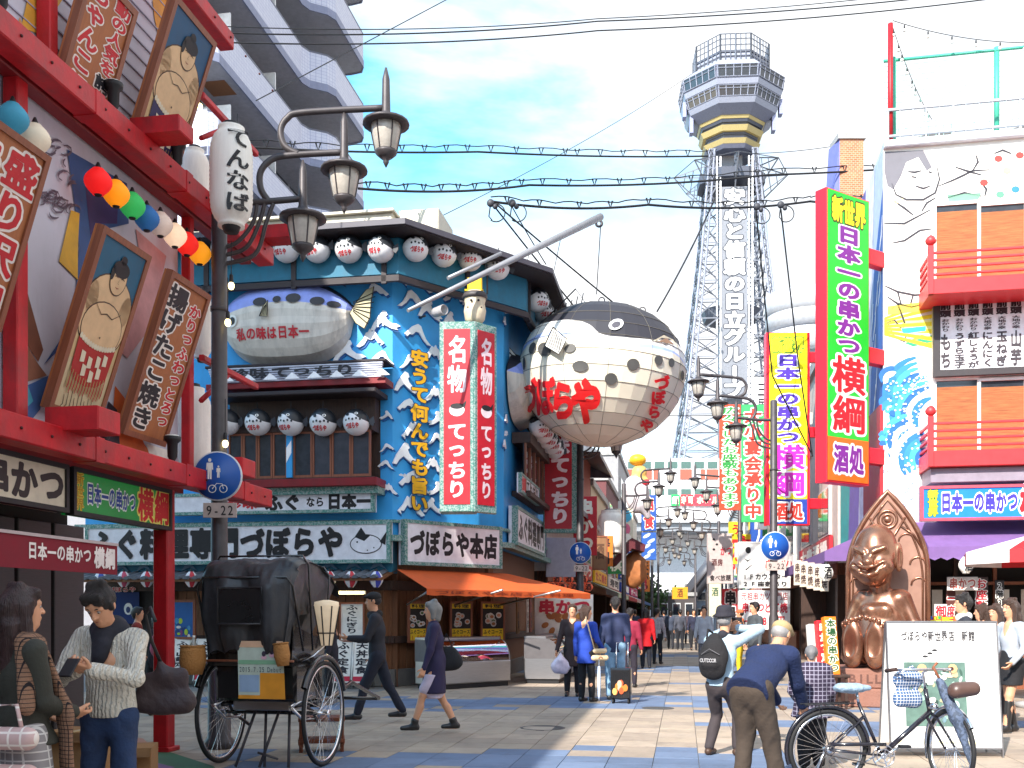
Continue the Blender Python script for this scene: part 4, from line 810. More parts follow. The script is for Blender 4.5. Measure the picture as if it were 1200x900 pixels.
# ---------------------------------------------------------------- the big hanging fish and its boom
def big_fish():
 C = P(705, 440, 24); rx, ry, rz = 1.95, 1.8, 1.66; tl = R(-6)
 t = thing('puffer_fish_lantern', 'huge round white fish lantern with black back hanging over the street', 'lantern', C); t.rotation_euler = (0, R(4), 0)
 Mi = wm(t).inverted(); o = Mi @ Vector((0, 0, EYE))
 def hit(px, py, g):
  d = (Mi.to_3x3() @ Vector(((px - 600) / FP, 1, (HY - py) / FP))); A = Vector((o.x / (rx * g), o.y / (ry * g), o.z / (rz * g))); D = Vector((d.x / (rx * g), d.y / (ry * g), d.z / (rz * g)))
  a, b_, c = D.dot(D), 2 * A.dot(D), A.dot(A) - 1; q = b_ * b_ - 4 * a * c; q = max(q, 0); return o + d * ((-b_ - q ** .5) / (2 * a))
 def cu(L_): r_ = [(hit(x, y, 1).x / rx, hit(x, y, 1).z / rz) for x, y in L_]; return [(-1, r_[0][1] - .1)] + r_ + [(1, r_[-1][1] - .1)]
 sk = curve_mat('big_fish_paint', [cu([(622, 402), (650, 394), (680, 399), (705, 405), (740, 407), (775, 410), (795, 418)]), cu([(622, 398), (645, 388), (680, 394), (705, 404), (740, 402), (775, 406), (795, 416)]), cu([(628, 384), (648, 377), (668, 375), (690, 380), (704, 391), (730, 395), (765, 398), (795, 405)])],
     [rgb('ece2cc'), rgb('a8bcee'), rgb('f6f3ec'), rgb('2c2b33')], .55, rx, rz)
 n, k = 36, 15; mb = MB().m(sk); vs = []
 for i in range(k + 1):
  a = pi * i / k;
  for j in range(n):
   b = 2 * pi * j / n; q = 1.0 if i % 1 == 0 else 1; vs.append((max(.03, sin(a)) * rx * cos(b) * (1 - .06 * cos(a)), max(.03, sin(a)) * ry * sin(b), -cos(a) * rz))
 mb.add(vs, [(i * n + j, i * n + (j + 1) % n, (i + 1) * n + (j + 1) % n, (i + 1) * n + j) for i in range(k) for j in range(n)], False); obj('body', mb, t)
 sm_ = MB().m(M('6f695e', .7))
 for i in range(3, 12): a = pi * i / k; sm_.tube([(sin(a) * rx * 1.003 * cos(b) * (1 - .06 * cos(a)), sin(a) * ry * 1.003 * sin(b), -cos(a) * rz * 1.003) for b in np.linspace(0, 2 * pi, n + 1)], .006, 4, False)
 for j in range(0, n, 3): b = 2 * pi * j / n; sm_.tube([(sin(pi * i / k) * rx * 1.003 * cos(b) * (1 - .06 * cos(pi * i / k)), sin(pi * i / k) * ry * 1.003 * sin(b), -cos(pi * i / k) * rz * 1.003) for i in range(1, k)], .004, 4, False)
 obj('seams', sm_, t)
 def patch(name, pts, m_, g=1.012, sub=True):
  s = MB().m(m_).flat([(x, -y) for x, y in pts], 0); s.v = [tuple(hit(v[0], -v[2], g)) for v in s.v]; return obj(name, s, t)
 for cx, cy, a, b_, r in ((624, 408, 4, 7, .3), (638, 409, 8, 8, .5), (668, 408, 7, 5, -.3), (680, 429, 9.5, 6.5, 0), (614, 426, 1.5, 8, 0), (742, 427, 7.5, 7, 0), (716, 444, 7.5, 7, 0), (772, 422, 5, 6, 0), (787, 425, 3.5, 5.5, 0), (800, 440, 2, 6, 0)):
  patch('spot', ell(cx, cy, a, b_, 14, rot=r), M('4a4846'))
 patch('eye', ell(722, 380, 9, 6, 18, rot=-.35), M('f2f2f2')); patch('eye', ell(722, 380, 5.5, 3.4, 14, rot=-.35), M('4c4a52'), 1.018)
 patch('mouth', [(764, 399), (778, 391), (790, 397), (797, 408), (780, 404)], M('1c1a1c'), 1.01); patch('mouth', [(766, 399), (778, 392.5), (789, 398), (795, 407), (780, 403)], M('ddd0b4'), 1.015); patch('mouth', [(771, 400), (781, 396), (791, 404)], M('9b7a62'), 1.02)
 def let(name, txt, x0, x1, y0, y1, vert, b_):
  def f(p): return tuple(hit(p[0], p[2] * -1, 1.014))
  mb = letters(txt, x0, x1, -y1, -y0, 0, L1('e01a1c', b_), vert, f=f, fill=1.05); obj(name, mb, t)
 let('lettering', 'づぼ', 608, 650, 441, 487, False, .045); let('lettering', 'ら', 646, 674, 447, 492, False, .06); let('lettering', 'や', 670, 703, 444, 496, False, .07)
 for i, (ch, cx, cy, w) in enumerate((('づ', 776, 448, 17), ('ぼ', 772, 466, 16), ('ら', 767, 483, 15), ('や', 758, 499, 15))): let('lettering', ch, cx - w / 2, cx + w / 2, cy - w / 2, cy + w / 2, False, .06)
 # wire dorsal fin and side fin
 def fin(name, outline, ribs, base, g, thick):
  s = MB().m(BLACK); p3 = [hit(x, y, g) for x, y in outline]; s.tube([tuple(p) for p in p3 + [p3[0]]], thick, 5)
  for (a, b_) in ribs: s.tube([tuple(hit(*a, g)), tuple(hit(*b_, g))], thick * .7, 4)
  s.m(M('e8e6e0')); c = [tuple(p + (Mi.to_3x3() @ Vector((0, .015, 0)))) for p in p3]; s.add(c, [tuple(range(len(c)))]); obj(name, s, t)
 fin('side_fin', [(648, 383), (664, 397), (655, 415), (638, 405)], [((648 + 2 * i - .3 * i, 384 + 2.2 * i), (640 + 2.4 * i, 404 + 1.4 * i)) for i in range(1, 7)], None, 1.09, .012)
 fz = MB().m(BLACK); A = [(-1.0, 0, 1.38), (-1.35, 0, 1.28), (-.75, 0, 1.98), (-.45, 0, 1.62)]
 fz.tube(A + [A[0]], .02, 5)
 for i in range(6): u = (i + .5) / 6; fz.tube([(-1.3 + .85 * u * .9, 0, 1.3 + .3 * u), (-1.25 + .75 * u, 0, 1.42 + .52 * u)], .012, 4)
 obj('dorsal_fin', fz, t)
 for ox in (-.12, .85): obj('hanging_eye', MB().m(STEEL).ring((ox - .0, 0, 1.66 * (1 - (ox / 1.95) ** 2) ** .5 + .1), .07, .015, 12, 6).tube([(ox, 0, 1.66 * (1 - (ox / 1.95) ** 2) ** .5 - .02), (ox, 0, 1.66 * (1 - (ox / 1.95) ** 2) ** .5 + .04)], .02, 5), t)
 tl_ = MB().m(WHITE).add([(-1.8, 0, .1), (-2.25, 0, .55), (-2.4, 0, -.3), (-1.85, 0, -.2)], [(0, 1, 2, 3)]).m(BLACK)
 P0 = [(-1.8, 0, .1), (-2.25, 0, .55), (-2.4, 0, -.3), (-1.85, 0, -.2)]; tl_.tube(P0 + [P0[0]], .02, 5)
 for i in range(6): tl_.tube([(-1.8, -.01, .05 - .04 * i), (-2.27 - .02 * i, -.01, .45 - .14 * i)], .012, 4)
 obj('tail_fin', tl_, t)
 # boom
 tip = P(704, 254, 23.3); base = P(478, 364, 19.3); bm = thing('boom_pole', 'long grey boom reaching out from the blue corner and carrying the fish lantern', 'pole', base)
 B = lambda p: tuple(Vector(p) - base)
 tp = P(560, 322, 22.4)
 ALU = mat('boom_grey', (.3, .3, .32), .4, .3, var=.08); obj('tube', MB().m(ALU).tube([B(base), B(base.lerp(tip, .5)), B(tip)], [.035, .065, .085], 12), bm)
 obj('upper_tube', MB().m(ALU).tube([B(P(525, 326, 20.2)), B(P(587, 297, 21.1))], .04, 10), bm)
 obj('pulley', MB().m(STEEL).ring(B(P(702, 262, 24)), .07, .03, 12, 6), bm)
 top = C + Vector((-.12, 0, 1.9)); obj('hanging_cable', MB().m(BLACK).tube([B(P(704, 262, 24)), B(top)], .012, 5), bm)
 for px, py, q in ((658, 275, 24), (622, 290, 24)): obj('stay_cable', MB().m(BLACK).tube([B(P(px, py, q)), B(P(px - 20, 370, 24.6))], .008, 4), bm)
 obj('stay_cable', MB().m(BLACK).tube([B(P(571, 310, 20.9)), B(P(571, 345, 21.0))], .02, 5), bm)
big_fish()
def loud():
 x, z = FB2.fp(502, 369, .3); t = thing('loudspeaker', 'small grey cylinder loudspeaker under the boom on the blue wall', 'loudspeaker', FB2.w(x, -.5, z), FB2.a)
 obj('horn', MB().m(M('a7a4a6', .4)).lathe([(.09, 0), (.1, .05), (.11, .3), (.1, .32), (.085, .25), (.01, .2)], (0, .0, 0), 14, 'y'), t); obj('arm', MB().m(STEEL).tube([(0, .3, 0), (0, .48, 0)], .02, 6), t)
loud()
# ---------------------------------------------------------------- shop front furniture of the blue building
STR = [(118, '4a62b0', 'leftmost small striped lantern, blue and white, beside the cream shop sign'), (145, 'c0506a', 'small striped lantern second from the left in the low row'), (172, 'c83a4a', 'small red striped lantern just left of the red post'), (224, 'c83a44', 'small red striped lantern right of the red post'), (386, 'c83a44', 'small red striped lantern behind the rickshaw hood'), (411, 'c83a44', 'small red striped lantern over the brown poster wall'), (441, '4a52b8', 'small blue striped lantern next to the orange awning')]
for px, c, lb in STR:
 x, z = FB1.fp(px, 679, .6); lantern(FB1.w(x, -.6, z - .16), .14, .32, 'e6e2e4', lb, 'small striped lanterns over the shop front', stripes=c, top=.3, name='striped_lantern')
def menu_stand(px, py, lb, txt):
 x, _ = FB1.fp(px, py, .45); t = thing('menu_stand', lb, 'sign stand', FB1.w(x, -.45, 0), FB1.a + R(6), 'white menu boards standing before the shop')
 mb = MB().m(WHITE); mb.T = Matrix.Rotation(R(-14), 4, 'X'); mb.bbox(-.2, .2, 0, .03, .12, 1.02, .006); obj('panel', mb, t)
 q = letters(txt, -.13, .13, .3, .97, -.002, L1('22202a', .035), True); q.m(M('c02040')).box(-.16, .16, -.006, -.003, .15, .25); q.v = [tuple(Matrix.Rotation(R(-14), 3, 'X') @ Vector(v)) for v in q.v]; obj('lettering', q, t)
 obj('legs', MB().m(ALU).tube([(-.17, .0, 0), (-.17, .26, 1.0)], .012, 6).tube([(.17, .0, 0), (.17, .26, 1.0)], .012, 6).tube([(-.17, .5, 0), (-.17, .25, 1.0)], .012, 6).tube([(.17, .5, 0), (.17, .25, 1.0)], .012, 6), t)
menu_stand(209, 775, 'white menu board standing just right of the red post', 'ふく山鍋定食'); menu_stand(236, 776, 'white menu board standing behind the left wheel of the rickshaw', 'ふぐひれ酒'); menu_stand(400, 778, 'white menu board seen through the right wheel of the rickshaw', 'ふぐ定食'); menu_stand(422, 778, 'white menu board with clear black characters in front of the brown wall', '天丼定食')
def posters():
 g = 'food posters in the shop windows'
 def food(e, w, h):
  rr = random.Random(int(w * 100 + h * 999)); e.m(M('16130f')).box(-w * .44, w * .44, -.012, -.006, h * .36, h * .8).m(M('e8c020')).box(-w * .44, w * .44, -.012, -.006, h * .05, h * .34).box(-w * .44, w * .44, -.012, -.006, h * .83, h * .95)
  for i in range(11): cx, cz = rr.uniform(-.33, .33) * w, rr.uniform(.42, .74) * h; e.m(M(rr.choice(['d8d4cc', 'c9c4b8', 'b9b6b0']))).flat(ell(cx, cz, w * .12, w * .09, 12), -.014 - i * .0008).m(M(rr.choice(['b06a3a', '8c5a2c', 'c98a6a', '4f6a34']))).flat(ell(cx, cz, w * .08, w * .05, 9), -.0145 - i * .0008)
 for i, (px0, px1, lb, pr) in enumerate(((478, 501, 'yellow and black food poster partly behind the woman walking in purple', '1,500'), (527, 553, 'yellow and black food poster in the middle over the glass case', '1,300'), (563, 591, 'yellow and black food poster nearest the street corner', '3,500'))):
  signpx(FB2, px0, 705, px1, 753, .02, lb, M('16130f'), [(pr, .15, .85, .07, .18, L1('c01818', .02)), ('ふぐコース', .1, .9, .2, .32, L1('1a1612', .03)), ('料理', .15, .85, .84, .94, L1('1a1612', .03))], rim=FWOOD, rw=.05, depth=.04, extra=food, group=g, cat='poster', name='food_poster')
 signpx(FB1, 398, 706, 427, 752, .2, 'white poster with brush characters and a purple price behind the walking man', WHITE, [('ふぐにぎり', .25, .75, .2, .95, L1('1a1a28', .03), True), ('850', .2, .8, .03, .15, L1('a8208a', .03))], rim=FWOOD, rw=.03, depth=.04, cat='poster', name='food_poster')
 def seapic(e, w, h):
  e.m(M('1c5a9c')).box(-w * .46, w * .46, -.012, -.006, h * .03, h * .97); rr = random.Random(4)
  for i in range(16): e.m(M(rr.choice(['a8c43a', '1d3f78', '3f8cb8', '7a3f78', 'd8d8d0']))).flat(ell(rr.uniform(-.38, .38) * w, rr.uniform(.06, .5) * h, rr.uniform(.04, .1) * w, rr.uniform(.03, .09) * h, 9), -.013 - i * .0008)
 signpx(FB1, 199, 703, 229, 749, .2, 'blue fish tank picture beside the entrance', M('1c5a9c'), [], rim=FWOOD, rw=.05, depth=.05, extra=seapic, cat='poster', name='picture_board')
 t = thing('tube_light', 'warm tube light above the white poster', 'lamp', FB1.w(FB1.fp(411, 699, .3)[0], -.3, 1.94), FB1.a); obj('tube', MB().m(mat('tube_glow', (1, .78, .4), .4, emit=4)).tube([(-.27, 0, 0), (.27, 0, 0)], .025, 8), t); obj('fitting', MB().m(WHITE).box(-.3, .3, .03, .07, -.03, .04), t)
posters()
def orange_awning():
 t = thing('orange_awning', 'bright orange folding awning over the corner shop front', 'awning', FB2.w(0, 0, 0), FB2.a)
 A = FB2.w(.05, -.1, 2.98); B_ = FB2.w(LB2 + .2, -.1, 2.98); C = FB3.w(4.4, -.1, 2.98); o0 = P(500, 679, 19.8); D = P(692, 690, 23.5);
 a = P(476, 671, 20.9); D = Vector((D.x, D.y, 1.98)); o0 = Vector((o0.x, o0.y, 2.0)); c2 = FB3.w(3.2, -.1, 2.4)
 i = wm(t).inverted(); v = [tuple(i @ p) for p in (FB2.w(.02, -.12, 2.42), o0, D, c2, FB2.w(LB2, -.12, 2.42))]
 OR = mat('orange_cloth', rgb('cf5a24'), .8, var=.08, scale=3, dirt=.3, bump=.1)
 obj('cloth', MB().m(OR).add(v, [(0, 1, 4), (1, 2, 4), (2, 3, 4)]), t)
 lo = [Vector(v[1]), Vector(v[2])]; n = 24; vl = MB().m(OR);
 for k in range(n + 1): p = lo[0].lerp(lo[1], k / n); vl.v += [tuple(p), tuple(p - Vector((0, 0, .12 + .015 * (k % 2))))]
 vl.f += [(2 * k, 2 * k + 1, 2 * k + 3, 2 * k + 2) for k in range(n)]; vl.mi = [0] * n; vl.sm = [False] * n; obj('valance', vl, t)
 a0 = Vector(v[1]); a1 = Vector(v[2]); dr = (a1 - a0).normalized();
 lm = letters('づぼらや本店ふぐ料理', .2, (a1 - a0).length - .6, -.1, -.02, 0, L1('8a3010', .02)); nrm = Vector((dr.y, -dr.x, 0)); lm.v = [tuple(a0 + dr * q[0] + Vector((0, 0, q[2])) + nrm * .006) for q in lm.v]; obj('lettering', lm, t)
 for x, y in ((.3, -1.0), (1.6, -1.7), (2.9, -2.1)): obj('arm', MB().m(ALU).tube([(x, -.1, 1.7), (x - .1, y, 2.0)], .022, 6), t)
orange_awning()
def display_case(F, x, off, w, label, d=.8, h=1.0, goods=True):
 t = thing('display_case', label, 'display case', F.w(x, -off, 0), F.a, 'curved glass display cases')
 pr = [(-d / 2, .12), (-d / 2, .52), (-d / 2 + .06, .56)]; gl = [(-d / 2 + .02, .55)] + [(-d / 2 + .02 + .32 * (1 - cos(a)), .55 + (h - .57) * sin(a)) for a in np.linspace(.1, pi / 2, 7)]
 obj('base', MB().m(ALU).bbox(-w / 2, w / 2, -d / 2, d / 2, .1, .54, .02), t); obj('kick_plate', MB().m(BLACK).box(-w / 2 + .04, w / 2 - .04, -d / 2 + .05, d / 2 - .05, 0, .1), t)
 side = [(-d / 2 + .02, .54)] + [(-d / 2 + .02 + .32 * (1 - cos(a)), .54 + (h - .56) * sin(a)) for a in np.linspace(.1, pi / 2, 8)] + [(d / 2, h), (d / 2, .54)]
 for sx in (-w / 2, w / 2 - .035):
  mb = MB().m(mat('case_side', (.13, .12, .125), .5, .3)); n = len(side); mb.add([(sx + e, y, z) for e in (0, .035) for y, z in side], [tuple(range(n)), tuple(range(n, 2 * n))[::-1]] + [(i, i + n, (i + 1) % n + n, (i + 1) % n) for i in range(n)], False); obj('side_panel', mb, t)
 obj('top', MB().m(ALU).bbox(-w / 2, w / 2, -.08, d / 2, h - .02, h + .03, .01), t); obj('back', MB().m(mat('case_side', (0, 0, 0))).box(-w / 2 + .04, w / 2 - .04, d / 2 - .03, d / 2, .54, h - .02), t)
 g = MB().m(mat('case_glass', (.5, .55, .58), .04, trans=1.0, var=.02)); n = len(gl); g.add([(sx, y, z) for sx in (-w / 2 + .035, w / 2 - .035) for y, z in gl], [(i, i + 1, n + i + 1, n + i) for i in range(n - 1)], True); obj('glass', g, t)
 obj('shelf', MB().m(M('c9c5bd', .4)).box(-w / 2 + .04, w / 2 - .04, -d / 2 + .1, d / 2 - .04, .55, .565), t)
 if goods:
  rr = random.Random(int(w * 77)); k = int(w / .16)
  for i in range(k):
   for j in range(2): mb = MB().m(M(rr.choice(['c9a060', 'd8cfc0', '8a5a34', 'b8643a', '6f7a3a']))).lathe([(.05, 0), (.06, .02), (.045, .05), (.01, .055)], (-w / 2 + .12 + i * .16, -.18 + j * .2, .566), 10); obj('food_dish', mb, t)
  for i in range(max(2, int(w / .5))): x_ = -w / 2 + .35 + i * .42; mb = MB().m(WHITE).add([(x_ - .13, -d / 2 + .08, .6), (x_ + .13, -d / 2 + .08, .6), (x_ + .13, -d / 2 + .2, .82), (x_ - .13, -d / 2 + .2, .82)], [(0, 1, 2, 3)]); mb.m(M('3a5a78')).add([(x_ - .08, -d / 2 + .088, .63), (x_ + .08, -d / 2 + .088, .63), (x_ + .08, -d / 2 + .175, .79), (x_ - .08, -d / 2 + .175, .79)], [(0, 1, 2, 3)]); obj('price_card', mb, t)
 return t
_x, _ = FB2.fp(548, 790, .8); display_case(FB2, _x - .15, .85, 1.95, 'long glass food case with steel base below the food posters')
_t = display_case(FB3, -.2, 1.0, 1.3, 'grey glass case at the street corner of the shop seen from its side'); _t2 = display_case(FB3, 1.7, 1.0, 1.5, 'farther dark glass case behind the grey one along the street')
for i, (x, c, lb) in enumerate(((.7, '7a5a2a', 'narrow wooden menu strip behind the glass cases'), (2.2, 'd8d0c8', 'pale banner by the street side door'), (2.75, '9a3a30', 'reddish banner by the street side door'))):
 sign(FB3, x, x + .35, 1.05, 2.1, .2, lb, M(c), [('ふぐ料理', .2, .8, .1, .9, L1('2a1a18', .03), True)], depth=.03, cat='banner', name='shop_banner')
def kushi(e, w, h):
 rr = random.Random(2)
 for i in range(22): e.m(M(rr.choice(['b8743a', 'c98c4a', 'a05a2a']))).flat(ell(rr.uniform(-.4, .4) * w, rr.uniform(.08, .5) * h, .1, .07, 10, rot=rr.uniform(0, 3)), -.01 - i * .0005)
_p = P(662, 750, 25.5); sign(FR(_p.x - .75, _p.y, R(10)), 0, 1.5, 1.0, 2.0, 0, 'shop picture sign with red characters over fried food under the orange awning', WHITE, [('串かつ', .05, .95, .5, .88, L2('c01838', 'f0e0d0', .05, .1))], depth=.05, extra=kushi, name='picture_board', cat='sign')
# ---------------------------------------------------------------- apartment block behind the blue building
def apartments():
 F = FR(-11.0, 27, R(80.54)); t = thing('apartment_block', 'tall grey apartment block with long curving tiled balconies behind the blue restaurant', 'building', F.o, F.a)
 wallm = mat('apartment_wall', rgb('8d8b90'), .8, var=.08, dirt=.3); sl_ = mat('slab_grey', rgb('a7a6ac'), .75, dirt=.25); par = mat('balcony_tile', rgb('cccedc'), .5, var=.06, scale=9, bump=.2); nt = par.node_tree
 br = nt.nodes.new('ShaderNodeTexBrick'); br.inputs['Scale'].default_value = 4; br.inputs['Mortar Size'].default_value = .02; br.offset = 0; br.inputs['Color1'].default_value = (*rgb('cdcfdc'), 1); br.inputs['Color2'].default_value = (*rgb('c4c6d6'), 1); br.inputs['Mortar'].default_value = (*rgb('9498b8'), 1); br.inputs['Brick Width'].default_value = .5; br.inputs['Row Height'].default_value = .5
 tc = nt.nodes.new('ShaderNodeTexCoord'); mp = nt.nodes.new('ShaderNodeMapping'); mp.inputs['Rotation'].default_value = (R(90), 0, 0); nt.links.new(tc.outputs['Object'], mp.inputs[0]); nt.links.new(mp.outputs[0], br.inputs[0]); nt.links.new(br.outputs[0], nt.nodes['Principled BSDF'].inputs['Base Color'])
 obj('wall', MB().m(wallm).box(4.3, 16.1, 0, 9, 0, 31), t)
 for k in range(7):
  z = 12.7 - 2.9 + 2.9 * k
  path = [(4.1, -.1), (4.1, -1.15), (4.35, -1.4), (11.2, -1.4), (11.6, -1.55), (12.0, -2.1), (12.4, -2.3), (15.8, -2.3), (16.2, -2.1), (16.3, -1.6), (16.3, -.1)]
  def extr(pl, z0, z1, th):
   mb = MB(); n = len(pl); inn = []
   for i, (x, y) in enumerate(pl):
    x0, y0 = pl[max(0, i - 1)]; x1, y1 = pl[min(n - 1, i + 1)]; l = hypot(x1 - x0, y1 - y0); inn.append((x + (y1 - y0) / l * -th, y + (x1 - x0) / l * th))
   vs = [(x, y, z_) for z_ in (z0, z1) for x, y in pl] + [(x, y, z_) for z_ in (z0, z1) for x, y in inn]
   fs = []
   for i in range(n - 1): fs += [(i, i + 1, n + i + 1, n + i), (n + i, n + i + 1, 3 * n + i + 1, 3 * n + i), (2 * n + i, 3 * n + i, 3 * n + i + 1, 2 * n + i + 1), (i, 2 * n + i, 2 * n + i + 1, i + 1)]
   return vs, fs
  vs = [(x, y, z_) for z_ in (z - .22, z) for x, y in path]; n = len(path)
  obj('balcony_slab', MB().m(sl_).add(vs, [tuple(range(n)), tuple(range(n, 2 * n))[::-1]] + [(i, n + i, n + i + 1, i + 1) for i in range(n - 1)], False), t)
  v, f = extr(path, z, z + 1.08, .12); bp = obj('balcony_parapet', MB().m(par).add(v, f, False), t)
  v, f = extr([(x, y - .01) for x, y in path], z + 1.08, z + 1.14, .16); obj('rail_cap', MB().m(M('5f6272', .4)).add(v, f, False), bp)
  v, f = extr([(x, y - .03) for x, y in path], z - .26, z + .02, .05); obj('edge_band', MB().m(M('8388a0')).add(v, f, False), t)
  obj('drain_pipe', MB().m(M('c8c8cc')).tube([(7.6, -.1, z - 2.9), (7.6, -.1, z)], .05, 6).tube([(13.2, -.1, z - 2.9), (13.2, -.1, z)], .05, 6), t); obj('air_conditioner', MB().m(WHITE).bbox(8.4, 9.1, -.9, -.6, z, z + .6, .02), t)
  for j in range(4): x = 4.9 + j * 2.8; w_ = obj('window', MB().m(M('d6d6d2')).box(x, x + 1.8, -.04, 0, z + .05, z + 2.1), t); obj('pane', MB().m(GLASS).box(x + .06, x + .86, -.05, -.04, z + .1, z + 2.03).box(x + .94, x + 1.74, -.05, -.04, z + .1, z + 2.03), w_)
  obj('partition', MB().m(M('d8d8d8')).box(9.2, 9.28, -1.2, 0, z, z + 2.0).box(5.6, 5.66, -1.2, 0, z, z + 2.0), t)
  if k % 2: obj('ceiling_hatch', MB().m(M('8a5c3a')).box(5.4, 6.3, -1.1, -.3, z - .235, z - .222), t)
apartments()
# ---------------------------------------------------------------- observation tower
def tower():
 Y = 167; s = FP / Y; cx = (856 - 600) / s; Z = lambda py: EYE + (HY - py) / FP * (Y - 6.5 + min(4, max(0, (py - 100) / 18)))
 t = thing('observation_tower', 'steel lattice observation tower with an eight sided deck and a white vertical advertisement', 'tower', (cx, Y, 0), R(-4))
 G = mat('tower_steel', rgb('70747e'), .5, .3, var=.15); G2 = mat('tower_grey', rgb('6f7386'), .5, var=.1, dirt=.3); DK = mat('tower_dark', rgb('474c5a'), .5); WH = M('9297a8', .45); WW = M('e8e8ea'); YE = mat('tower_yellow', rgb('b5a470'), .5)
 def oct_(r0, r1, z0, z1, m_, name, mb=None, cap=True):
  a = [(R(22.5 + 45 * i)) for i in range(8)]; q = MB().m(m_) if mb is None else mb.m(m_)
  vs = [(r * cos(x), r * sin(x), z) for r, z in ((r0, z0), (r1, z1)) for x in a]
  q.add(vs, [(i, (i + 1) % 8, 8 + (i + 1) % 8, 8 + i) for i in range(8)] + ([tuple(range(8))[::-1], tuple(range(8, 16))] if cap else []), False)
  return obj(name, q, t) if mb is None else q
 k = 1 / s / cos(R(22.5))
 r = lambda w: w / 2 * k * .985
 oct_(r(82), r(82), Z(75), Z(58), WH, 'top_cabin'); oct_(r(84), r(84), Z(57.5), Z(55), DK, 'roof_rim'); oct_(r(84), r(84), Z(78), Z(72), DK, 'roof_rim')
 rail = MB().m(G)
 for i in range(8):
  a0, a1 = R(22.5 + 45 * i), R(67.5 + 45 * i)
  for j in range(7):
   u = j / 6; x = r(84) * ((1 - u) * cos(a0) + u * cos(a1)); y = r(84) * ((1 - u) * sin(a0) + u * sin(a1)); rail.tube([(x, y, Z(75)), (x, y, Z(36))], .09 if j % 3 else .16, 4, False)
  for py in (36, 42, 49, 62, 70): rail.tube([(r(84) * cos(a0), r(84) * sin(a0), Z(py)), (r(84) * cos(a1), r(84) * sin(a1), Z(py))], .09, 4, False)
 obj('rooftop_railing', rail, t)
 oct_(r(84), r(115), Z(70), Z(82) , WH, 'deck_roof') if False else oct_(r(116), r(96), Z(80), Z(70), WH, 'deck_roof')
 oct_(r(112), r(116), Z(96), Z(80), G2, 'deck_frame'); oct_(r(110), r(114), Z(102), Z(96), WH, 'floor_band'); oct_(r(100), r(107), Z(119), Z(102), G2, 'deck_frame'); oct_(r(98), r(104), Z(126), Z(119), WH, 'floor_band'); oct_(r(78), r(98), Z(137), Z(126), G2, 'deck_underside')
 for rb, rt, y0, y1 in ((112, 116, 94, 81), (101, 107, 117.5, 103.5)):
  for i in range(8):
   a0, a1 = R(22.5 + 45 * i), R(67.5 + 45 * i); gm = MB().m(GLASS); fm = MB().m(WH)
   def pt(u, v, e): rr = (r(rb) * (1 - v) + r(rt) * v) + e; return (rr * ((1 - u) * cos(a0) + u * cos(a1)), rr * ((1 - u) * sin(a0) + u * sin(a1)), Z(y0) * (1 - v) + Z(y1) * v)
   w_ = None
   for j in range(5): u0, u1 = .04 + .185 * j, .04 + .185 * j + .18; gm.add([pt(u0, .02, .12), pt(u1, .02, .12), pt(u1, .98, .12), pt(u0, .98, .12)], [(0, 1, 2, 3)])
   for j in range(6): u = .04 + .185 * j - .002; fm.tube([pt(u, .0, .18), pt(u, 1, .18)], .07, 4, False)
   for v in (.0, .72, 1.0): fm.tube([pt(.01, v, .2), pt(.99, v, .2)], .07, 4, False)
   o = obj('window_band', fm, t); obj('panes', gm, o)
 for rr, y0, y1, m_ in ((72, 145, 137, DK), (76, 141, 134, YE), (62, 160, 145, DK), (70, 157, 150, YE), (54, 176, 160, DK), (63, 173, 167, YE), (60, 178, 174, G2)):
  oct_(r(rr - 3), r(rr + 3), Z(y0), Z(y1), m_, 'yellow_band' if m_ == YE else 'lower_ring')
 for sx in (-1, 1):
  for i in range(2): mb = MB().m(M('8a8fae')).box(sx * (49 + 4 * 1 - 8 * i) / s, sx * (53 + 4 - 8 * i) / s, -2.6, -1.2, Z(126 + 24 * i), Z(104 + 22 * i)); obj('side_equipment', mb, t)
 # antenna mesh just under the deck and outriggers
 prof = [(178, 27), (215, 30), (300, 37), (400, 48), (480, 56), (560, 68)]
 def hw(z):
  for (y0, w0), (y1, w1) in zip(prof, prof[1:]):
   z0, z1 = Z(y0), Z(y1)
   if z <= z0 and z >= z1: return (w0 + (w1 - w0) * (z0 - z) / (z0 - z1)) / s
  return prof[-1][1] / s if z < Z(560) else prof[0][1] / s
 lv = [Z(178) - i * (Z(178) - Z(560)) / 17 for i in range(18)]
 # corner legs: each one is a small lattice mast of its own
 for sx in (-1, 1):
  for sy in (-1, 1):
   mb = MB().m(WH); d = .75
   for ex, ey in ((0, 0), (-d * sx, 0), (0, -d * sy)): mb.tube([(sx * hw(z) + ex, sy * hw(z) + ey, z) for z in lv], .16, 4, False)
   mb.m(G)
   for a, b in zip(lv, lv[1:]):
    n = 3
    for i in range(n):
     z0 = a + (b - a) * i / n; z1 = a + (b - a) * (i + 1) / n
     mb.tube([(sx * hw(z0), sy * hw(z0), z0), (sx * (hw(z1) - d), sy * hw(z1), z1)], .06, 3, False); mb.tube([(sx * (hw(z0) - d), sy * hw(z0), z0), (sx * hw(z1), sy * hw(z1), z1)], .06, 3, False); mb.tube([(sx * hw(z0), sy * hw(z0), z0), (sx * hw(z1), sy * (hw(z1) - d), z1)], .06, 3, False)
   obj('leg', mb, t)
 br = MB().m(G)
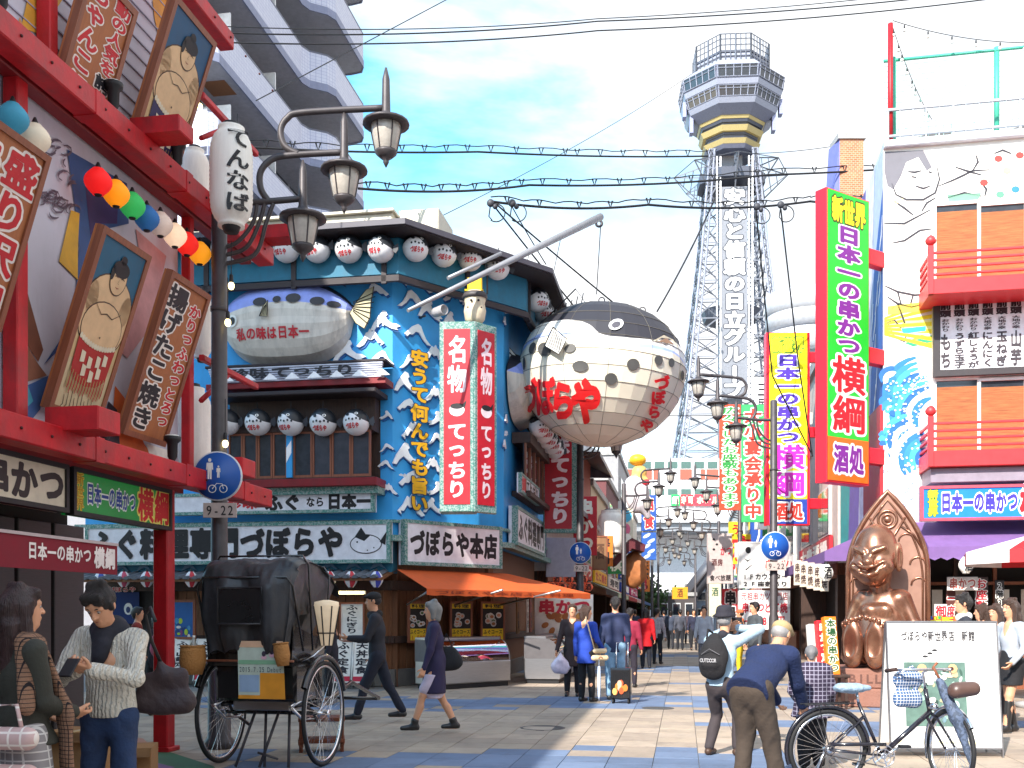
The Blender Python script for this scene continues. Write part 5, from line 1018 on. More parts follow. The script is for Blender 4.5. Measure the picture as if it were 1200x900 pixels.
 for i, (a, b) in enumerate(zip(lv, lv[1:])):
  h0, h1 = hw(a), hw(b)
  for q in range(4):
   cs, sn = (1, 0, -1, 0)[q], (0, 1, 0, -1)[q]
   f = lambda u, h, z: (cs * u * h - sn * h, sn * u * h + cs * h, z)
   if i < 17:
    m0, m1 = (2.8 / h0, 2.8 / h1) if q == 2 else (0, 0)
    for u0, u1 in ((-1, -m1), (-m0, -1), (m0, 1), (1, m1)): br.tube([f(u0, h0, a), f(u1, h1, b)], .12, 3, False)
    br.tube([f(-1, h0, a), f(-m0, h0, a)], .11, 3, False); br.tube([f(m0, h0, a), f(1, h0, a)], .11, 3, False)
 obj('bracing', br, t)
 # central shaft with lift and advertisement
 w = 20 / s
 obj('lift_shaft', MB().m(mat('shaft_grey', rgb('80848c'), .6, var=.15)).box(-w * .62, w * .62, -1.2, 2.4, Z(560), Z(178)), t)
 col = MB().m(WW)
 for x in (-w, -w * .8, w * .8, w): col.box(x - .11, x + .11, -4.8, -4.5, Z(470), Z(190))
 obj('white_column', col, t)
 lad = MB().m(G)
 for i in range(70): z = Z(470) + (Z(190) - Z(470)) * i / 70; lad.box(-w, -w * .8, -4.65, -4.55, z, z + .1).box(w * .8, w, -4.65, -4.55, z, z + .1)
 obj('ladder_rungs', lad, t, kind='stuff')
 obj('sign_panel', MB().m(mat('sign_grey', rgb('797d86'), .6, var=.2)).box(-w * .72, w * .72, -4.6, -4.4, Z(470), Z(225)), t)
 obj('lettering', letters('安心と信頼の日立グループ', -w * .62, w * .62, Z(470), Z(226), -4.65, [(M('3e424c'), .11), (M('fafafa'), .05)], True), t)
 # platform ring and outriggers
 oct_(r(76), r(76), Z(214), Z(203), DK, 'platform'); oct_(r(60), r(66), Z(372), Z(360), DK, 'platform')
 og = MB().m(G)
 for q in range(8):
  a = R(45 * q); e = 66 / s
  tip = (e * cos(a), e * sin(a), Z(199))
  for pz, rr in ((183, 20), (200, 28), (237, 28)): og.tube([(rr / s * cos(a), rr / s * sin(a), Z(pz)), tip], .13, 3, False)
  for u in (.3, .5, .7): x = lambda rr: (rr / s * (1 - u) + e * u); og.tube([(x(20) * cos(a), x(20) * sin(a), Z(183) * (1 - u) + Z(199) * u), (x(28) * cos(a), x(28) * sin(a), Z(237) * (1 - u) + Z(199) * u)], .09, 3, False)
  a2 = R(45 * q + 45); og.tube([tip, (e * cos(a2), e * sin(a2), Z(199))], .08, 3, False)
 obj('outrigger', og, t)
 # spreading foot with arches
 z5 = Z(560)
 for sx in (-1, 1):
  for sy in (-1, 1): obj('foot', MB().m(mat('foot_concrete', rgb('b9b8b4'), .7, dirt=.3)).add([(sx * x, sy * y, z) for x, y, z in ((10, 10, z5), (13, 10, z5), (13, 13, z5), (10, 13, z5), (13, 13, 0), (17, 13, 0), (17, 17, 0), (13, 17, 0))], [(0, 1, 2, 3), (4, 7, 6, 5), (0, 4, 5, 1), (1, 5, 6, 2), (2, 6, 7, 3), (3, 7, 4, 0)], False), t)
 obj('base_house', MB().m(M('c9c8c6', dirt=.2)).box(-11, 11, -9, 9, z5 - 6, z5 - .2), t)
tower()
def bulk(name, label, x0, x1, y0, y1, h, col, rows=0, cols=0, Fa=None, cat='building', wcol=None, band=None):
 """a distant block, windows as parts on its street faces"""
 t = thing(name, label, cat, ((x0 + x1) / 2, y0, 0)); w = (x1 - x0) / 2; m_ = M(col, .75, dirt=.3)
 obj('wall', MB().m(m_).box(-w, w, 0, y1 - y0, 0, h), t); obj('roof', MB().m(CONC).box(-w - .15, w + .15, -.15, y1 - y0 + .15, h, h + .35), t)
 if rows:
  px = None
  for r_ in range(rows):
   for c in range(cols):
    cw = 2 * w / cols; ch = (h - 1) / rows; x = -w + cw * (c + .18); z = .8 + ch * (r_ + .25)
    f = obj('window', MB().m(M('cfcfcc')).box(x, x + cw * .64, -.06, 0, z, z + ch * .55), t); obj('pane', MB().m(GLASS).box(x + cw * .05, x + cw * .59, -.08, -.06, z + .1, z + ch * .55 - .1), f)
 if band:
  for z, hh, c in band: obj('band', MB().m(M(c)).box(-w - .02, w + .02, -.12, -.02, z, z + hh), t)
 return t
# white building across the end of the street
def end_building():
 Y = 104; s = FP / Y; Z = lambda py: EYE + (HY - py) / s; X = lambda px: (px - 600) / s
 t = thing('white_building', 'long white building with window strips and red brick panels closing the street', 'building', (X(790), Y, 0))
 x0, x1 = X(700) - X(790), X(905) - X(790); WH = M('e6e6e8', .6, dirt=.15)
 obj('wall', MB().m(WH).box(x0, x1, 0, 12, Z(612), Z(537)), t); obj('underside', MB().m(M('8c9096')).box(x0, x1, .5, 12, Z(622), Z(612)), t)
 obj('wall', MB().m(M('dcdce0', .6, dirt=.2)).box(x0, x1, 5, 12, 0, Z(622)), t)
 for i in range(int((x1 - x0) / 1.35)):
  x = x0 + .4 + i * 1.35
  for py0, py1, c in ((549, 541, None), (565 + 15, 573, None)):
   obj('window', MB().m(mat('green_glass', rgb('4f6a64'), .15)).box(x, x + 1.0, -.05, .0, Z(py0), Z(py1)), t)
  obj('mullion', MB().m(WH).box(x + 1.1, x + 1.22, -.16, 0, Z(575), Z(541)), t)
 for px0, px1 in ((797, 812), (821, 842), (846, 880), (757, 772), (730, 750)):
  obj('brick_panel', MB().m(mat('red_brick', rgb('a05a4a'), .8, scale=20)).box(X(px0) - X(790), X(px1) - X(790), -.08, 0, Z(562), Z(550)), t)
 for px0, px1, c, tx in ((786, 797, '20b45a', '銀'), (797, 805, 'd8303c', '寿'), (805, 813, 'd8303c', '司'), (813, 845, 'd83848', 'ホテル'), (845, 872, 'd8404c', '売店')):
  q = sign(FR(X(px0) , Y, 0), 0, X(px1) - X(px0) - .08, Z(593), Z(580), .3, {786: 'small green sign on the white building at the end of the street', 797: 'small red sign just right of the green one on the white building', 805: 'second small red sign on the far white building', 813: 'wide red sign with white characters on the far white building', 845: 'red sign at the right end of the row on the far white building'}[px0], M(c), [(tx, .08, .92, .12, .88, L1('f4e4c0', .04))], depth=.1, group='small signs on the far white building')
end_building()
for i, (a, b, y0, h, c, lb) in enumerate(((22, 34, 140, 19, 'd8d8da', 'pale distant block left of the tower foot'), (6, 20, 135, 15, 'c9c4c0', 'distant beige block beyond the white building on the left'), (44, 60, 150, 21, 'dcdcdc', 'pale distant block right of the tower foot'))):
 bulk('distant_building', lb, a, b, y0, y0 + 14, h, c, 5, 6)
# ---------------------------------------------------------------- right hand building with the painted wall
FR1 = FR(7.25, 20, R(-11.3)); FR2 = FR(9.6, 34, R(-99.5)); TR2 = hypot(2.35, 14)
def right_building():
 b = thing('mural_building', 'white painted restaurant on the right with red balconies, roof fence and purple awnings', 'building', FR1.o, FR1.a); F = FR1; LX = 5.2
 MW = mat('mural_paint_white', rgb('e9e4dc'), .6, var=.04, dirt=.12); H = F.fp(1100, 170, 0)[1]
 obj('front_wall', MB().m(MW).box(0, LX, 0, 5, 2.9, H), b)
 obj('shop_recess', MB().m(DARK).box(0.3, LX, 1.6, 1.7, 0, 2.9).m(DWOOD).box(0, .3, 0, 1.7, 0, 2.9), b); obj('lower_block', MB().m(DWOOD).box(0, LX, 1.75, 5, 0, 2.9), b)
 # side wall towards the street (receding)
 F2 = FR(7.25 + .167 * 5.4, 25.4, R(-99.5)); s2 = 5.47
 me = MB().m(mat('side_paint', rgb('b7c2dc'), .6, dirt=.2)).box(0, s2, -.0, .4, 2.9, H); fpart(b, F2, 'side_wall', me)
 def f2(pts, c, dz): fpart(b, F2, 'mural_patch', MB().m(M(c, .6, var=.2, scale=5)).flat(pts, -.006 - dz))
 f2([(0, 3), (1.2, 3), (2.4, H), (1.4, H), (0, 7)], '2f9a94', 0); f2([(1.2, 3), (2.6, 3), (3.6, H), (2.4, H)], '6a5a9a', 0); f2([(2.6, 3), (3.6, 3), (4.6, H), (3.6, H)], 'dcd8e6', 0); f2([(3.7, 3), (s2, 3), (s2, H * .93), (4.5, H * .8)], '2a5aa8', 0)
 for i in range(16): rr = random.Random(i); x, z = rr.uniform(3.8, 5.2), rr.uniform(3.5, 9); f2(stroke([(x, z), (x + .2, z + .25), (x + .3, z + .6)], .1), 'e8e8f0', .004)
 def pp(pts, c, dz, name='mural_patch'): obj(name, MB().m(M(c, .6, var=.1, scale=4)).flat([F.fp(px, py, 0) for px, py in pts], -.002 - dz), b)
 # wrestler in thin outline, hair and smiling face
 pp([(1037, 178), (1082, 176), (1092, 196), (1086, 200), (1076, 184), (1062, 190), (1056, 206), (1047, 222), (1040, 218), (1036, 200)], '6c6a72', .002)
 LN = MB().m(M('2a2630'))
 def ln(pts, w=.045): LN.flat(stroke([F.fp(px, py, 0) for px, py in pts], w), -.004)
 for L_ in ([(1045, 215), (1050, 228), (1062, 234), (1082, 234), (1096, 226), (1101, 210), (1098, 196)], [(1064, 201), (1072, 202), (1080, 200)], [(1088, 201), (1092, 203)], [(1073, 218), (1082, 221), (1090, 218)], [(1068, 207), (1074, 208)], [(1048, 236), (1060, 244), (1070, 252)], [(1080, 248), (1086, 238), (1096, 232)], [(1036, 262), (1060, 262), (1090, 246)],
    [(1045, 285), (1060, 282), (1078, 270), (1094, 268)], [(1037, 335), (1052, 342), (1072, 346), (1094, 344)], [(1040, 348), (1052, 356), (1068, 360), (1092, 354)], [(1052, 342), (1056, 357)], [(1070, 346), (1066, 360)], [(1082, 346), (1084, 357)], [(1045, 362), (1052, 356), (1060, 378), (1058, 385)], [(1040, 378), (1048, 395), (1060, 400), (1062, 392), (1048, 375), (1040, 378)],
    [(1100, 218), (1115, 212), (1128, 206), (1140, 200), (1160, 199)], [(1120, 196), (1135, 201), (1150, 205)], [(1140, 200), (1146, 190), (1144, 182)], [(1150, 214), (1156, 222), (1154, 230)], [(1165, 180), (1175, 176), (1185, 180)], [(1110, 232), (1130, 226), (1150, 230)]): ln(L_)
 obj('mural_lines', LN, b)
 for i, (a, c) in enumerate(((355, 'f0e04a'), (372, 'f2ea90'), (388, 'f0d030'))): pp([(1040 + 20 * i, a + 4), (1095, a - 3 + 6 * i), (1095, a + 8 + 6 * i), (1040 + 10 * i, a + 14)], c, .002)
 pp([(1056, 385), (1085, 382), (1085, 388), (1058, 391)], '2ab0c8', .004); pp([(1060, 402), (1095, 392), (1095, 400), (1070, 406)], '2a9a70', .004)
 pp([(1036, 234), (1060, 232), (1050, 240), (1036, 244)], 'e9d9a8', .002); pp([(1110, 228), (1150, 226), (1146, 235), (1112, 236)], '6f9a84', .002)
 # curling blue waves (a plain pattern of our own)
 rr = random.Random(9)
 cl = ['1f74c8', '2a86d8', '3fb4dc', '1a62b4', 'e8f0f4']
 for i, (cx, cy, R0, aa) in enumerate(((1082, 462, 44, 2.1), (1096, 490, 50, 2.0), (1070, 520, 34, 1.6), (1052, 452, 22, 1.2), (1090, 540, 40, 1.9), (1050, 490, 26, .9), (1040, 530, 24, .6))):
  for j in range(5):
   r_ = R0 - j * 6.5; q = [F.fp(min(1093, max(1034, cx - r_ * sin(.2 + k * aa / 9))), min(556, cy - r_ * cos(.2 + k * aa / 9)), 0) for k in range(10)]
   obj('mural_patch', MB().m(M(cl[(i + j) % 5], .6)).flat(stroke(q, .15), -.003 - .0005 * (i * 5 + j)), b)
 for i in range(7): pp([(1036, 372 + 3 * i), (1094, 350 + 9 * i), (1094, 355 + 9 * i), (1036, 375 + 3 * i)], 'ecd21e', .0008 * i)
 for i, (px, py, c) in enumerate(((1170, 186, 'c23a34'), (1153, 214, 'c23a34'), (1195, 182, 'c23a34'), (1180, 200, 'b9a88a'), (1190, 222, '2a7ac0'), (1172, 228, '5a9a7a'), (1128, 190, 'e0d0b0'))): pp([(px + 5 * cos(a), py + 4 * sin(a)) for a in np.linspace(0, 5.5, 8)], c, .002 + .0005 * i)
 dt = MB().m(WHITE)
 for i in range(170): x, z = F.fp(rr.uniform(1038, 1090), rr.uniform(436, 552), 0); dt.flat(ell(x, z, .022, .02, 6), -.024)
 dt.m(M('3a6aa0'))
 for i in range(60): x, z = F.fp(rr.uniform(1035, 1085), rr.uniform(545, 625), 0); dt.flat(stroke([(x, z), (x + rr.uniform(-.06, .06), z + .05), (x + rr.uniform(-.08, .08), z + .08)], .015), -.004)
 obj('mural_dots', dt, b, kind='stuff')
 # windows behind bamboo blinds
 BLIND = mat('bamboo_blind', rgb('8a4a28'), .7, scale=3, kind='brushed', rgb2=rgb('b87444'), bump=.5)
 for (py0, py1) in ((242, 330), (447, 535)):
  for k, (px0, px1) in enumerate(((1097, 1145), (1149, 1200), (1204, 1255))):
   x0, z1 = F.fp(px0, py0, .05); x1, z0 = F.fp(px1, py1, .05)
   w = obj('window', MB().m(WHITE).box(x0 - .04, x1 + .04, -.08, 0, z1, z1 + .06).box(x0 - .05, x0, -.08, 0, z0, z1).box(x1, x1 + .03, -.08, 0, z0, z1), b); obj('blind', MB().m(BLIND).box(x0, x1, -.06, 0, z0, z1 - .12), w); obj('pane', MB().m(GLASS).box(x0, x1, -.04, -.03, z1 - .12, z1), w)
 for pyt, pyb in ((292, 345), (492, 547)):
  x0, zt = F.fp(1089, pyt, 1.0); _, zb = F.fp(1089, pyb, 1.0); h = zt - zb; RB = mat('balcony_red', rgb('d43438'), .45, var=.06)
  q = obj('balcony', MB().m(RB).bbox(x0, LX + 1, -1.0, 0, zb, zb + h * .34, .01), b)
  for i in range(4): obj('rail', MB().m(RB).bbox(x0, LX + 1, -.98, -.93, zb + h * (.42 + .16 * i), zb + h * (.47 + .16 * i), .005), q); obj('rail', MB().m(RB).bbox(x0 + .01, x0 + .06, -.93, 0, zb + h * (.42 + .16 * i), zb + h * (.47 + .16 * i), .005), q)
  for x in (x0 - .02, x0 + 1.8, x0 + 3.6): obj('newel_post', MB().m(RB).bbox(x, x + .1, -1.02, -.92, zb, zb + h * 1.08, .008).lathe([(.03, 0), (.09, .05), (.1, .1), (.07, .16), (.02, .2)], (x + .05, -.97, zb + h * 1.08), 10), q)
 obj('soffit', MB().m(M('8d8290')).bbox(F.fp(1090, 556, .8)[0], LX + 1, -.85, 0, F.fp(1100, 566, .8)[1], F.fp(1100, 549, .8)[1], .01), b)
 # roof: white railing, green net fence, red pole
 r0 = F.fp(1037, 165, 0)[0] + .02
 obj('roof_edge', MB().m(M('c9ced6')).bbox(r0 - .05, LX, -.12, 4.9, H, H + .14, .02), b)
 zr = F.fp(1100, 126, 0)[1]; q = MB().m(M('a9acb2')).bbox(r0, LX, -.05, .0, zr, zr + .05, .005).bbox(r0, LX, -.05, 0, H + .22, H + .26, .005)
 for i in range(int((LX - r0) / .24) + 1): q.box(r0 + i * .24, r0 + i * .24 + (.05 if i % 5 == 0 else .022), -.04, -.01, H + .14, zr)
 obj('roof_railing', q, b)
 zf = F.fp(1100, 56, 0)[1]; GF = mat('green_fence', rgb('45a88c'), .5)
 for px in (1047, 1168, 1290): x = F.fp(px, 100, -.3)[0]; obj('fence_post', MB().m(GF).tube([(x, .3, H), (x, .3, zf + .05)], .05, 8), b)
 obj('fence_rail', MB().m(GF).tube([(r0, .3, zf), (LX + .3, .3, zf)], .03, 6), b)
 net = MB().m(mat('fence_net', rgb('9fd0c4'), .6));
 for i in range(34): x = r0 + i * .14; net.tube([(x, .3, H + .3), (x + .0, .3, zf)], .004, 3, False)
 for i in range(15): z = H + .3 + i * (zf - H - .3) / 15; net.tube([(r0, .3, z), (LX, .3, z)], .004, 3, False)
 obj('fence_net', net, b)
 zp = F.fp(1044, 26, 0)[1]; xp = F.fp(1044, 100, 0)[0]; obj('red_pole', MB().m(RED).tube([(xp, .05, H), (xp, .05, zp)], .05, 8), b)
 for i in range(2): x = 1.5 + i * 1.9; obj('rooftop_vault', MB().m(M('4a4846')).prism([(x - .9, H + .1), (x - .8, H + .9), (x - .4, H + 1.3), (x + .1, H + 1.4), (x + .6, H + 1.2), (x + .9, H + .1)], 2.5, 4.0), b)
 # purple awnings with scalloped drops
 PU = mat('purple_cloth', rgb('74558c'), .8, var=.08, dirt=.2, bump=.1)
 def awn(Fx, x0, x1, d, z0, z1, name='awning'):
  mb = MB().m(PU).add([(x0, -d, z0), (x1, -d, z0), (x1, 0, z1), (x0, 0, z1)], [(0, 1, 2, 3)]); n = int((x1 - x0) / .22) + 1;
  for i in range(n): a = x0 + (x1 - x0) * i / n; c = x0 + (x1 - x0) * (i + 1) / n; mb.add([(a, -d, z0), (a, -d, z0 - .2), ((a + c) / 2, -d - .01, z0 - .25), (c, -d, z0 - .2), (c, -d, z0)], [(0, 1, 2, 3, 4)])
  mb.add([(x0, -d, z0), (x0, 0, z1), (x0, 0, z0 - .2), (x0, -d, z0 - .2)], [(0, 1, 2, 3)]).add([(x1, -d, z0), (x1, 0, z1), (x1, 0, z0 - .2), (x1, -d, z0 - .2)], [(0, 3, 2, 1)]); return fpart(b, Fx, name, mb)
 za = F.fp(1150, 640, 1.1)[1]; awn(F, F.fp(1088, 640, 1.1)[0], LX + 1, 1.1, za, za + .55)
 F3 = FR(7.25 + .167 * 8, 28, R(-99.5)); awn(F3, 0, 8.1, 1.1, 2.75, 3.25)
 awn(F, -.2, F.fp(1012, 640, .9)[0] + 1.7 if False else .9, .9, za + .05, za + .55)
 fpart(b, F2, 'side_shop_wall', MB().m(DWOOD).box(-3, s2, .3, .5, 0, 2.9)); fpart(b, F2, 'red_wall', MB().m(mat('side_red', rgb('a8202a'), .5, dirt=.3)).box(3.6, s2 + .02, -.06, 0, 3.3, 5.6))
 # things inside the shop front
 for i in range(6): x = .8 + i * .75; obj('door_frame', MB().m(DWOOD if i % 2 else FWOOD).box(x, x + .07, 1.2, 1.3, 0, 2.7), b)
 obj('counter', MB().m(FWOOD).bbox(.9, LX, 1.0, 1.2, 0, .9, .01), b); obj('shelf', MB().m(FWOOD).box(.9, LX, 1.1, 1.55, 2.1, 2.16), b)
 for i in range(7): obj('menu_paper', MB().m(M(['d8d0c4', 'c8b8a8', 'e0d8cc'][i % 3])).box(1.1 + i * .42, 1.3 + i * .42, 1.04, 1.05, 1.3, 2.0), b)
 return b
right_building()
# ---- signs on the right
BG = [(M('f4f2ee'), .13), (M('7c2090'), .05)]
def green_sign():
 a = atan2(.64, .97); o = P(970, 567, 19.0); F = FR(o.x, 19.0, a); z0 = P(0, 562, 19).z; z1 = P(0, 221, 19).z; w = 1.16
 t = thing('projecting_sign', 'tall bright green sign with purple and red characters in a red case on the right', 'sign', F.w(w / 2, 0, z0), a); H = z1 - z0; RD = mat('sign_red', rgb('e8182c'), .4, var=.05)
 obj('case', MB().m(RD).bbox(-w / 2 - .03, w / 2 + .04, 0, .27, -.04, H + .03, .01), t)
 obj('panel', MB().m(mat('sign_green', rgb('18c030'), .35, var=.03)).box(-w / 2, w / 2, -.015, 0, H * .15, H).m(mat('sign_orange', rgb('ec6a14'), .35)).box(-w / 2, w / 2, -.014, 0, 0, H * .15), t)
 lt = letters('新世界', -w * .42, w * .42, H * .895, H * .985, -.016, [(M('3a2a10'), .12), (M('f8e818'), .06)])
 letters('日本一の串かつ', -w * .30, w * .30, H * .44, H * .89, -.016, BG, True, mb=lt); letters('横綱', -w * .44, w * .44, H * .165, H * .44, -.016, [(M('f4f2ee'), .09), (M('e00c20'), .025)], True, mb=lt); letters('酒処', -w * .38, w * .38, H * .025, H * .13, -.016, [(M('f4f2ee'), .13), (M('7c2090'), .04)], mb=lt)
 obj('lettering', lt, t)
 for py in (292, 410, 530):
  z = P(0, py, 19.4).z - z0; obj('bracket', MB().m(RD).bbox(w / 2, w / 2 + .75, .05, .25, z - .15, z + .15, .01), t)
green_sign()
def yellow_sign():
 Y = 28.4; o = P(898, 614, Y); w = (948 - 898) / FP * Y; z1 = P(0, 391, Y).z; F = FR(o.x, Y, R(-2)); H = z1 - o.z
 t = thing('projecting_sign', 'tall yellow sign with purple characters and a dark blue foot behind the right lamp post', 'sign', F.w(w / 2, 0, o.z)); RD = MATS['sign_red']
 obj('case', MB().m(RD).bbox(-w / 2, w / 2 + .02, 0, .3, -.04, H + .03, .01), t); obj('panel', MB().m(mat('sign_yellow', rgb('f6e41a'), .35, var=.03)).box(-w / 2 + .08, w / 2 - .06, -.015, 0, H * .13, H).m(M('1c3c98')).box(-w / 2 + .08, w / 2 - .06, -.014, 0, 0, H * .13), t)
 lt = letters('新世界', -w * .38, w * .38, H * .9, H * .98, -.016, [(M('1f7a2c'), .13), (M('f8f018'), .06)]); letters('日本一の串かつ', -w * .28, w * .28, H * .42, H * .89, -.016, [(M('f4f2ee'), .13), (M('4a2ca0'), .05)], True, mb=lt); letters('横綱', -w * .42, w * .42, H * .14, H * .42, -.016, [(M('f4f2ee'), .09), (M('d024b4'), .025)], True, mb=lt); letters('酒処', -w * .34, w * .36, H * .015, H * .115, -.016, [(M('f4f2ee'), .13), (M('d02c20'), .04)], mb=lt); obj('lettering', lt, t)
 for py in (418, 506, 590): z = P(0, py, Y).z - o.z; obj('bracket', MB().m(RD).bbox(w / 2, w / 2 + 1.0, .05, .22, z - .14, z + .14, .01), t)
yellow_sign()
def menu_text(e, w, h):
 e.m(BLACK).box(-w * .475, w * .475, -.008, -.004, h * .06, h * .065).box(-w * .475, w * .475, -.008, -.004, h * .935, h * .94).box(-w * .475, -w * .47, -.008, -.004, h * .065, h * .935)
_c = ['もち', 'うずら玉子', '紅しょうが', 'にんにく', '玉ねぎ', '山芋', 'しし唐', 'なす', 'えび']
_s = ['おかわり', 'おかわり', 'おかわり', '大地の幸', '大地の幸', '大地の幸', '大地の幸', '海の幸', '海の幸']
_tx = []
for i in range(9):
 a, c = .045 + i * .104, .045 + i * .104 + .088
 _tx += [('前頭', a, c, .735, .92, L1('2a1c24', .045), True), (_s[i], a + .012, c - .012, .555, .72, L1('3a3238', .025), True), (_c[i], a + .0, c, .09, .54, L1('3a3238', .035), True)]
signpx(FR1, 1094, 344, 1254, 438, .2, 'white wall menu with columns of black characters in a dark frame between the red balconies', M('efedf0', .5), _tx, rim=M('3a3436'), rw=.12, depth=.15, extra=menu_text, cat='sign', name='menu_board')
signpx(FR1, 1079, 568, 1262, 609, .9, 'bright blue shop sign with white rimmed characters above the purple awning on the right', mat('sign_blue', rgb('1d7ad8'), .4, var=.03), [('新世界', .045, .115, .12, .9, [(M('1f6a2c'), .13), (M('f8f018'), .05)], True), ('日本一の串かつ', .13, .63, .2, .82, [(M('f4f2ee'), .13), (M('3a2ca0'), .05)]), ('横綱', .64, .97, .02, .98, [(M('f4f2ee'), .12), (M('e00c20'), .06)])], rim=mat('rim_rose', rgb('b8485a'), .5), rw=.05, depth=.2)
def hang(F, x, z0, h, off, txt, lb, bg='efe8e0', col='1d1a1c', w=.25, n='hanging_sign'): return sign(F, x, x + w, z0, z0 + h, off, lb, M(bg), [(txt, .12, .88, .04, .96, L2(col, 'f2ece4', .03, .1) if bg[0] < 'd' else L1(col, .03), True)], depth=.03, cat='sign', name=n)
_f = FR1
def rs(px0, py0, px1, py1, off, tx, lb, bg, col, vert=True): return signpx(_f, px0, py0, px1, py1, off, lb, M(bg), [(tx, .06, .94, .03, .97, L2(col, 'f2ece4', .03, .1), vert)], depth=.03)
rs(1109, 692, 1120, 726, .3, '一度', 'red character banner beside the small pale plaque in the shop front', '5a2a24', 'd02030')
rs(1142, 676, 1158, 718, .3, 'お座敷', 'red and white character banner in the middle of the right shop front', '3a2420', 'c82c38')
rs(1166, 680, 1177, 722, .3, '2階3階', 'black and white floor banner right of the red character banner', '2c2422', '1d1a1c')
rs(1095, 708, 1110, 726, .5, '御', 'small red and white sign at the left side of the right shop front', 'd8c8c0', 'c82030')
rs(1110, 676, 1146, 692, .5, '串かつ', 'pale cut corner plaque hanging under the right purple awning', 'd8ccc4', 'b85a50', False)
signpx(_f, 1084, 722, 1122, 737, .7, 'brightly coloured striped sign just above the white board', M('e8c818'), [('大阪', .1, .9, .05, .95, L2('f0e020', 'c02a30', .04, .12))], depth=.05, extra=lambda e, w, h: [e.m(M(c)).flat([(-w / 2 + i * w / 7, .01), (-w / 2 + (i + 1) * w / 7, .01), (-w / 2 + (i + .6) * w / 7, h), (-w / 2 + (i - .2) * w / 7 if i else -w / 2, h)], -.004 - .0005 * i) for i, c in enumerate(['d02030', '2060c0', 'e8d020', '20a050', 'd02030', '2060c0', 'e87020'])])
for px, py, lb in ((1132, 662, 'round white lantern hanging below the right purple awning'), (968, 671, 'round white lantern hanging below the left purple awning')):
 p = P(px, py + 10, 18.6); lantern((p.x, p.y, p.z), .13, .3, 'f2ece0', lb, 'white lanterns under the purple awnings', '酒', top=.45, emit=.1)
def parasol():
 p = P(1212, 640, 16.5); t = thing('parasol', 'red and white parasol cut by the right edge of the photo', 'parasol', (p.x, p.y, 0)); n = 8; r = 1.1; z = p.z - .1
 for i in range(n):
  a0, a1 = 2 * pi * i / n, 2 * pi * (i + 1) / n; obj('gore', MB().m(M('c81c24') if i % 2 else M('d8d0cc')).add([(0, 0, z + .3), (r * cos(a0), r * sin(a0), z), (r * cos(a1), r * sin(a1), z), (r * cos(a0), r * sin(a0), z - .2), (r * cos(a1), r * sin(a1), z - .2)], [(0, 1, 2), (1, 3, 4, 2)]), t)
 obj('pole', MB().m(WHITE).tube([(0, 0, 0), (0, 0, z + .35)], .025, 8), t); obj('base', MB().m(CONC).lathe([(.28, 0), (.28, .08), (.06, .12)], n=16), t)
parasol()
# ---------------------------------------------------------------- the receding shop rows
def shop(name, label, side, y0, y1, h, col, sign_txt, scol, tcol, setb=0.0, awn=None, roof=None, windows=2, lan=None, brick=False):
 """one shop house on the left (-1) or right (+1) side of the street between depths y0 and y1"""
 if side < 0: F = FR(1.01 + .167 * (y0 - 30.4) - setb, y0, R(80.5))
 else: F = FR(7.25 + .167 * (y1 - 20) + setb, y1, R(-99.5))
 L_ = (y1 - y0) / .9864 - .06; t = thing(name, label, 'building', F.o, F.a); m_ = mat('red_brick', (0, 0, 0)) if brick else M(col, .75, dirt=.35)
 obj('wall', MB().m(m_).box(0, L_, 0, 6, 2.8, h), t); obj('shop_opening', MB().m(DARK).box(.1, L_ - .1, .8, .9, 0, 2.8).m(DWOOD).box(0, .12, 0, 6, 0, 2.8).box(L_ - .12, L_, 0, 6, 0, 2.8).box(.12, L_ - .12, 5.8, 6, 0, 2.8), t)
 obj('ceiling_beam', MB().m(FWOOD).box(0, L_, -.03, .3, 2.5, 2.8), t)
 obj('shop_counter', MB().m(FWOOD).bbox(.2, L_ * .6, .3, .75, 0, .85, .01), t)
 if roof == 'gable': obj('roof', MB().m(TILE).add([(-.3, -1.0, h - .7), (L_ + .3, -1.0, h - .7), (L_ + .3, 2.5, h + 1.2), (-.3, 2.5, h + 1.2), (-.3, 6, h - .5), (L_ + .3, 6, h - .5), (-.3, -1, h - .85), (L_ + .3, -1, h - .85)], [(0, 1, 2, 3), (3, 2, 5, 4), (0, 3, 4), (1, 5, 2), (0, 6, 7, 1)]), t)
 else: obj('roof', MB().m(CONC).box(-.1, L_ + .1, -.12, 6.1, h, h + .3), t)
 for fl in range(int((h - 3.2) / 2.6)):
  for k in range(windows):
   x = L_ * (k + .25) / windows; ww = L_ * .5 / windows; z = 3.6 + fl * 2.7; w = obj('window', MB().m(M('c9c7c2')).box(x, x + ww, -.08, 0, z, z + 1.3), t); obj('pane', MB().m(GLASS).box(x + .06, x + ww / 2 - .03, -.1, -.08, z + .06, z + 1.24).box(x + ww / 2 + .03, x + ww - .06, -.1, -.08, z + .06, z + 1.24), w)
 if awn:
  mb = MB(); n = max(4, int(L_ / .5))
  for i in range(n): a, c = L_ * i / n, L_ * (i + 1) / n; mb.m(M(awn[i % len(awn)], .8)).add([(a, -1.2, 2.45), (c, -1.2, 2.45), (c, 0, 2.95), (a, 0, 2.95), (a, -1.2, 2.25), (c, -1.2, 2.25)], [(0, 1, 2, 3), (4, 5, 1, 0)])
  obj('awning', mb, t)
 if sign_txt: sign(F, L_ * .08, L_ * .92, 2.95, 3.55, .12, 'fascia sign of the ' + label.split(' with')[0].split(',')[0], M(scol), [(sign_txt, .05, .95, .12, .88, L1(tcol, .05))], depth=.1, name='fascia_sign')
 return F, L_, t
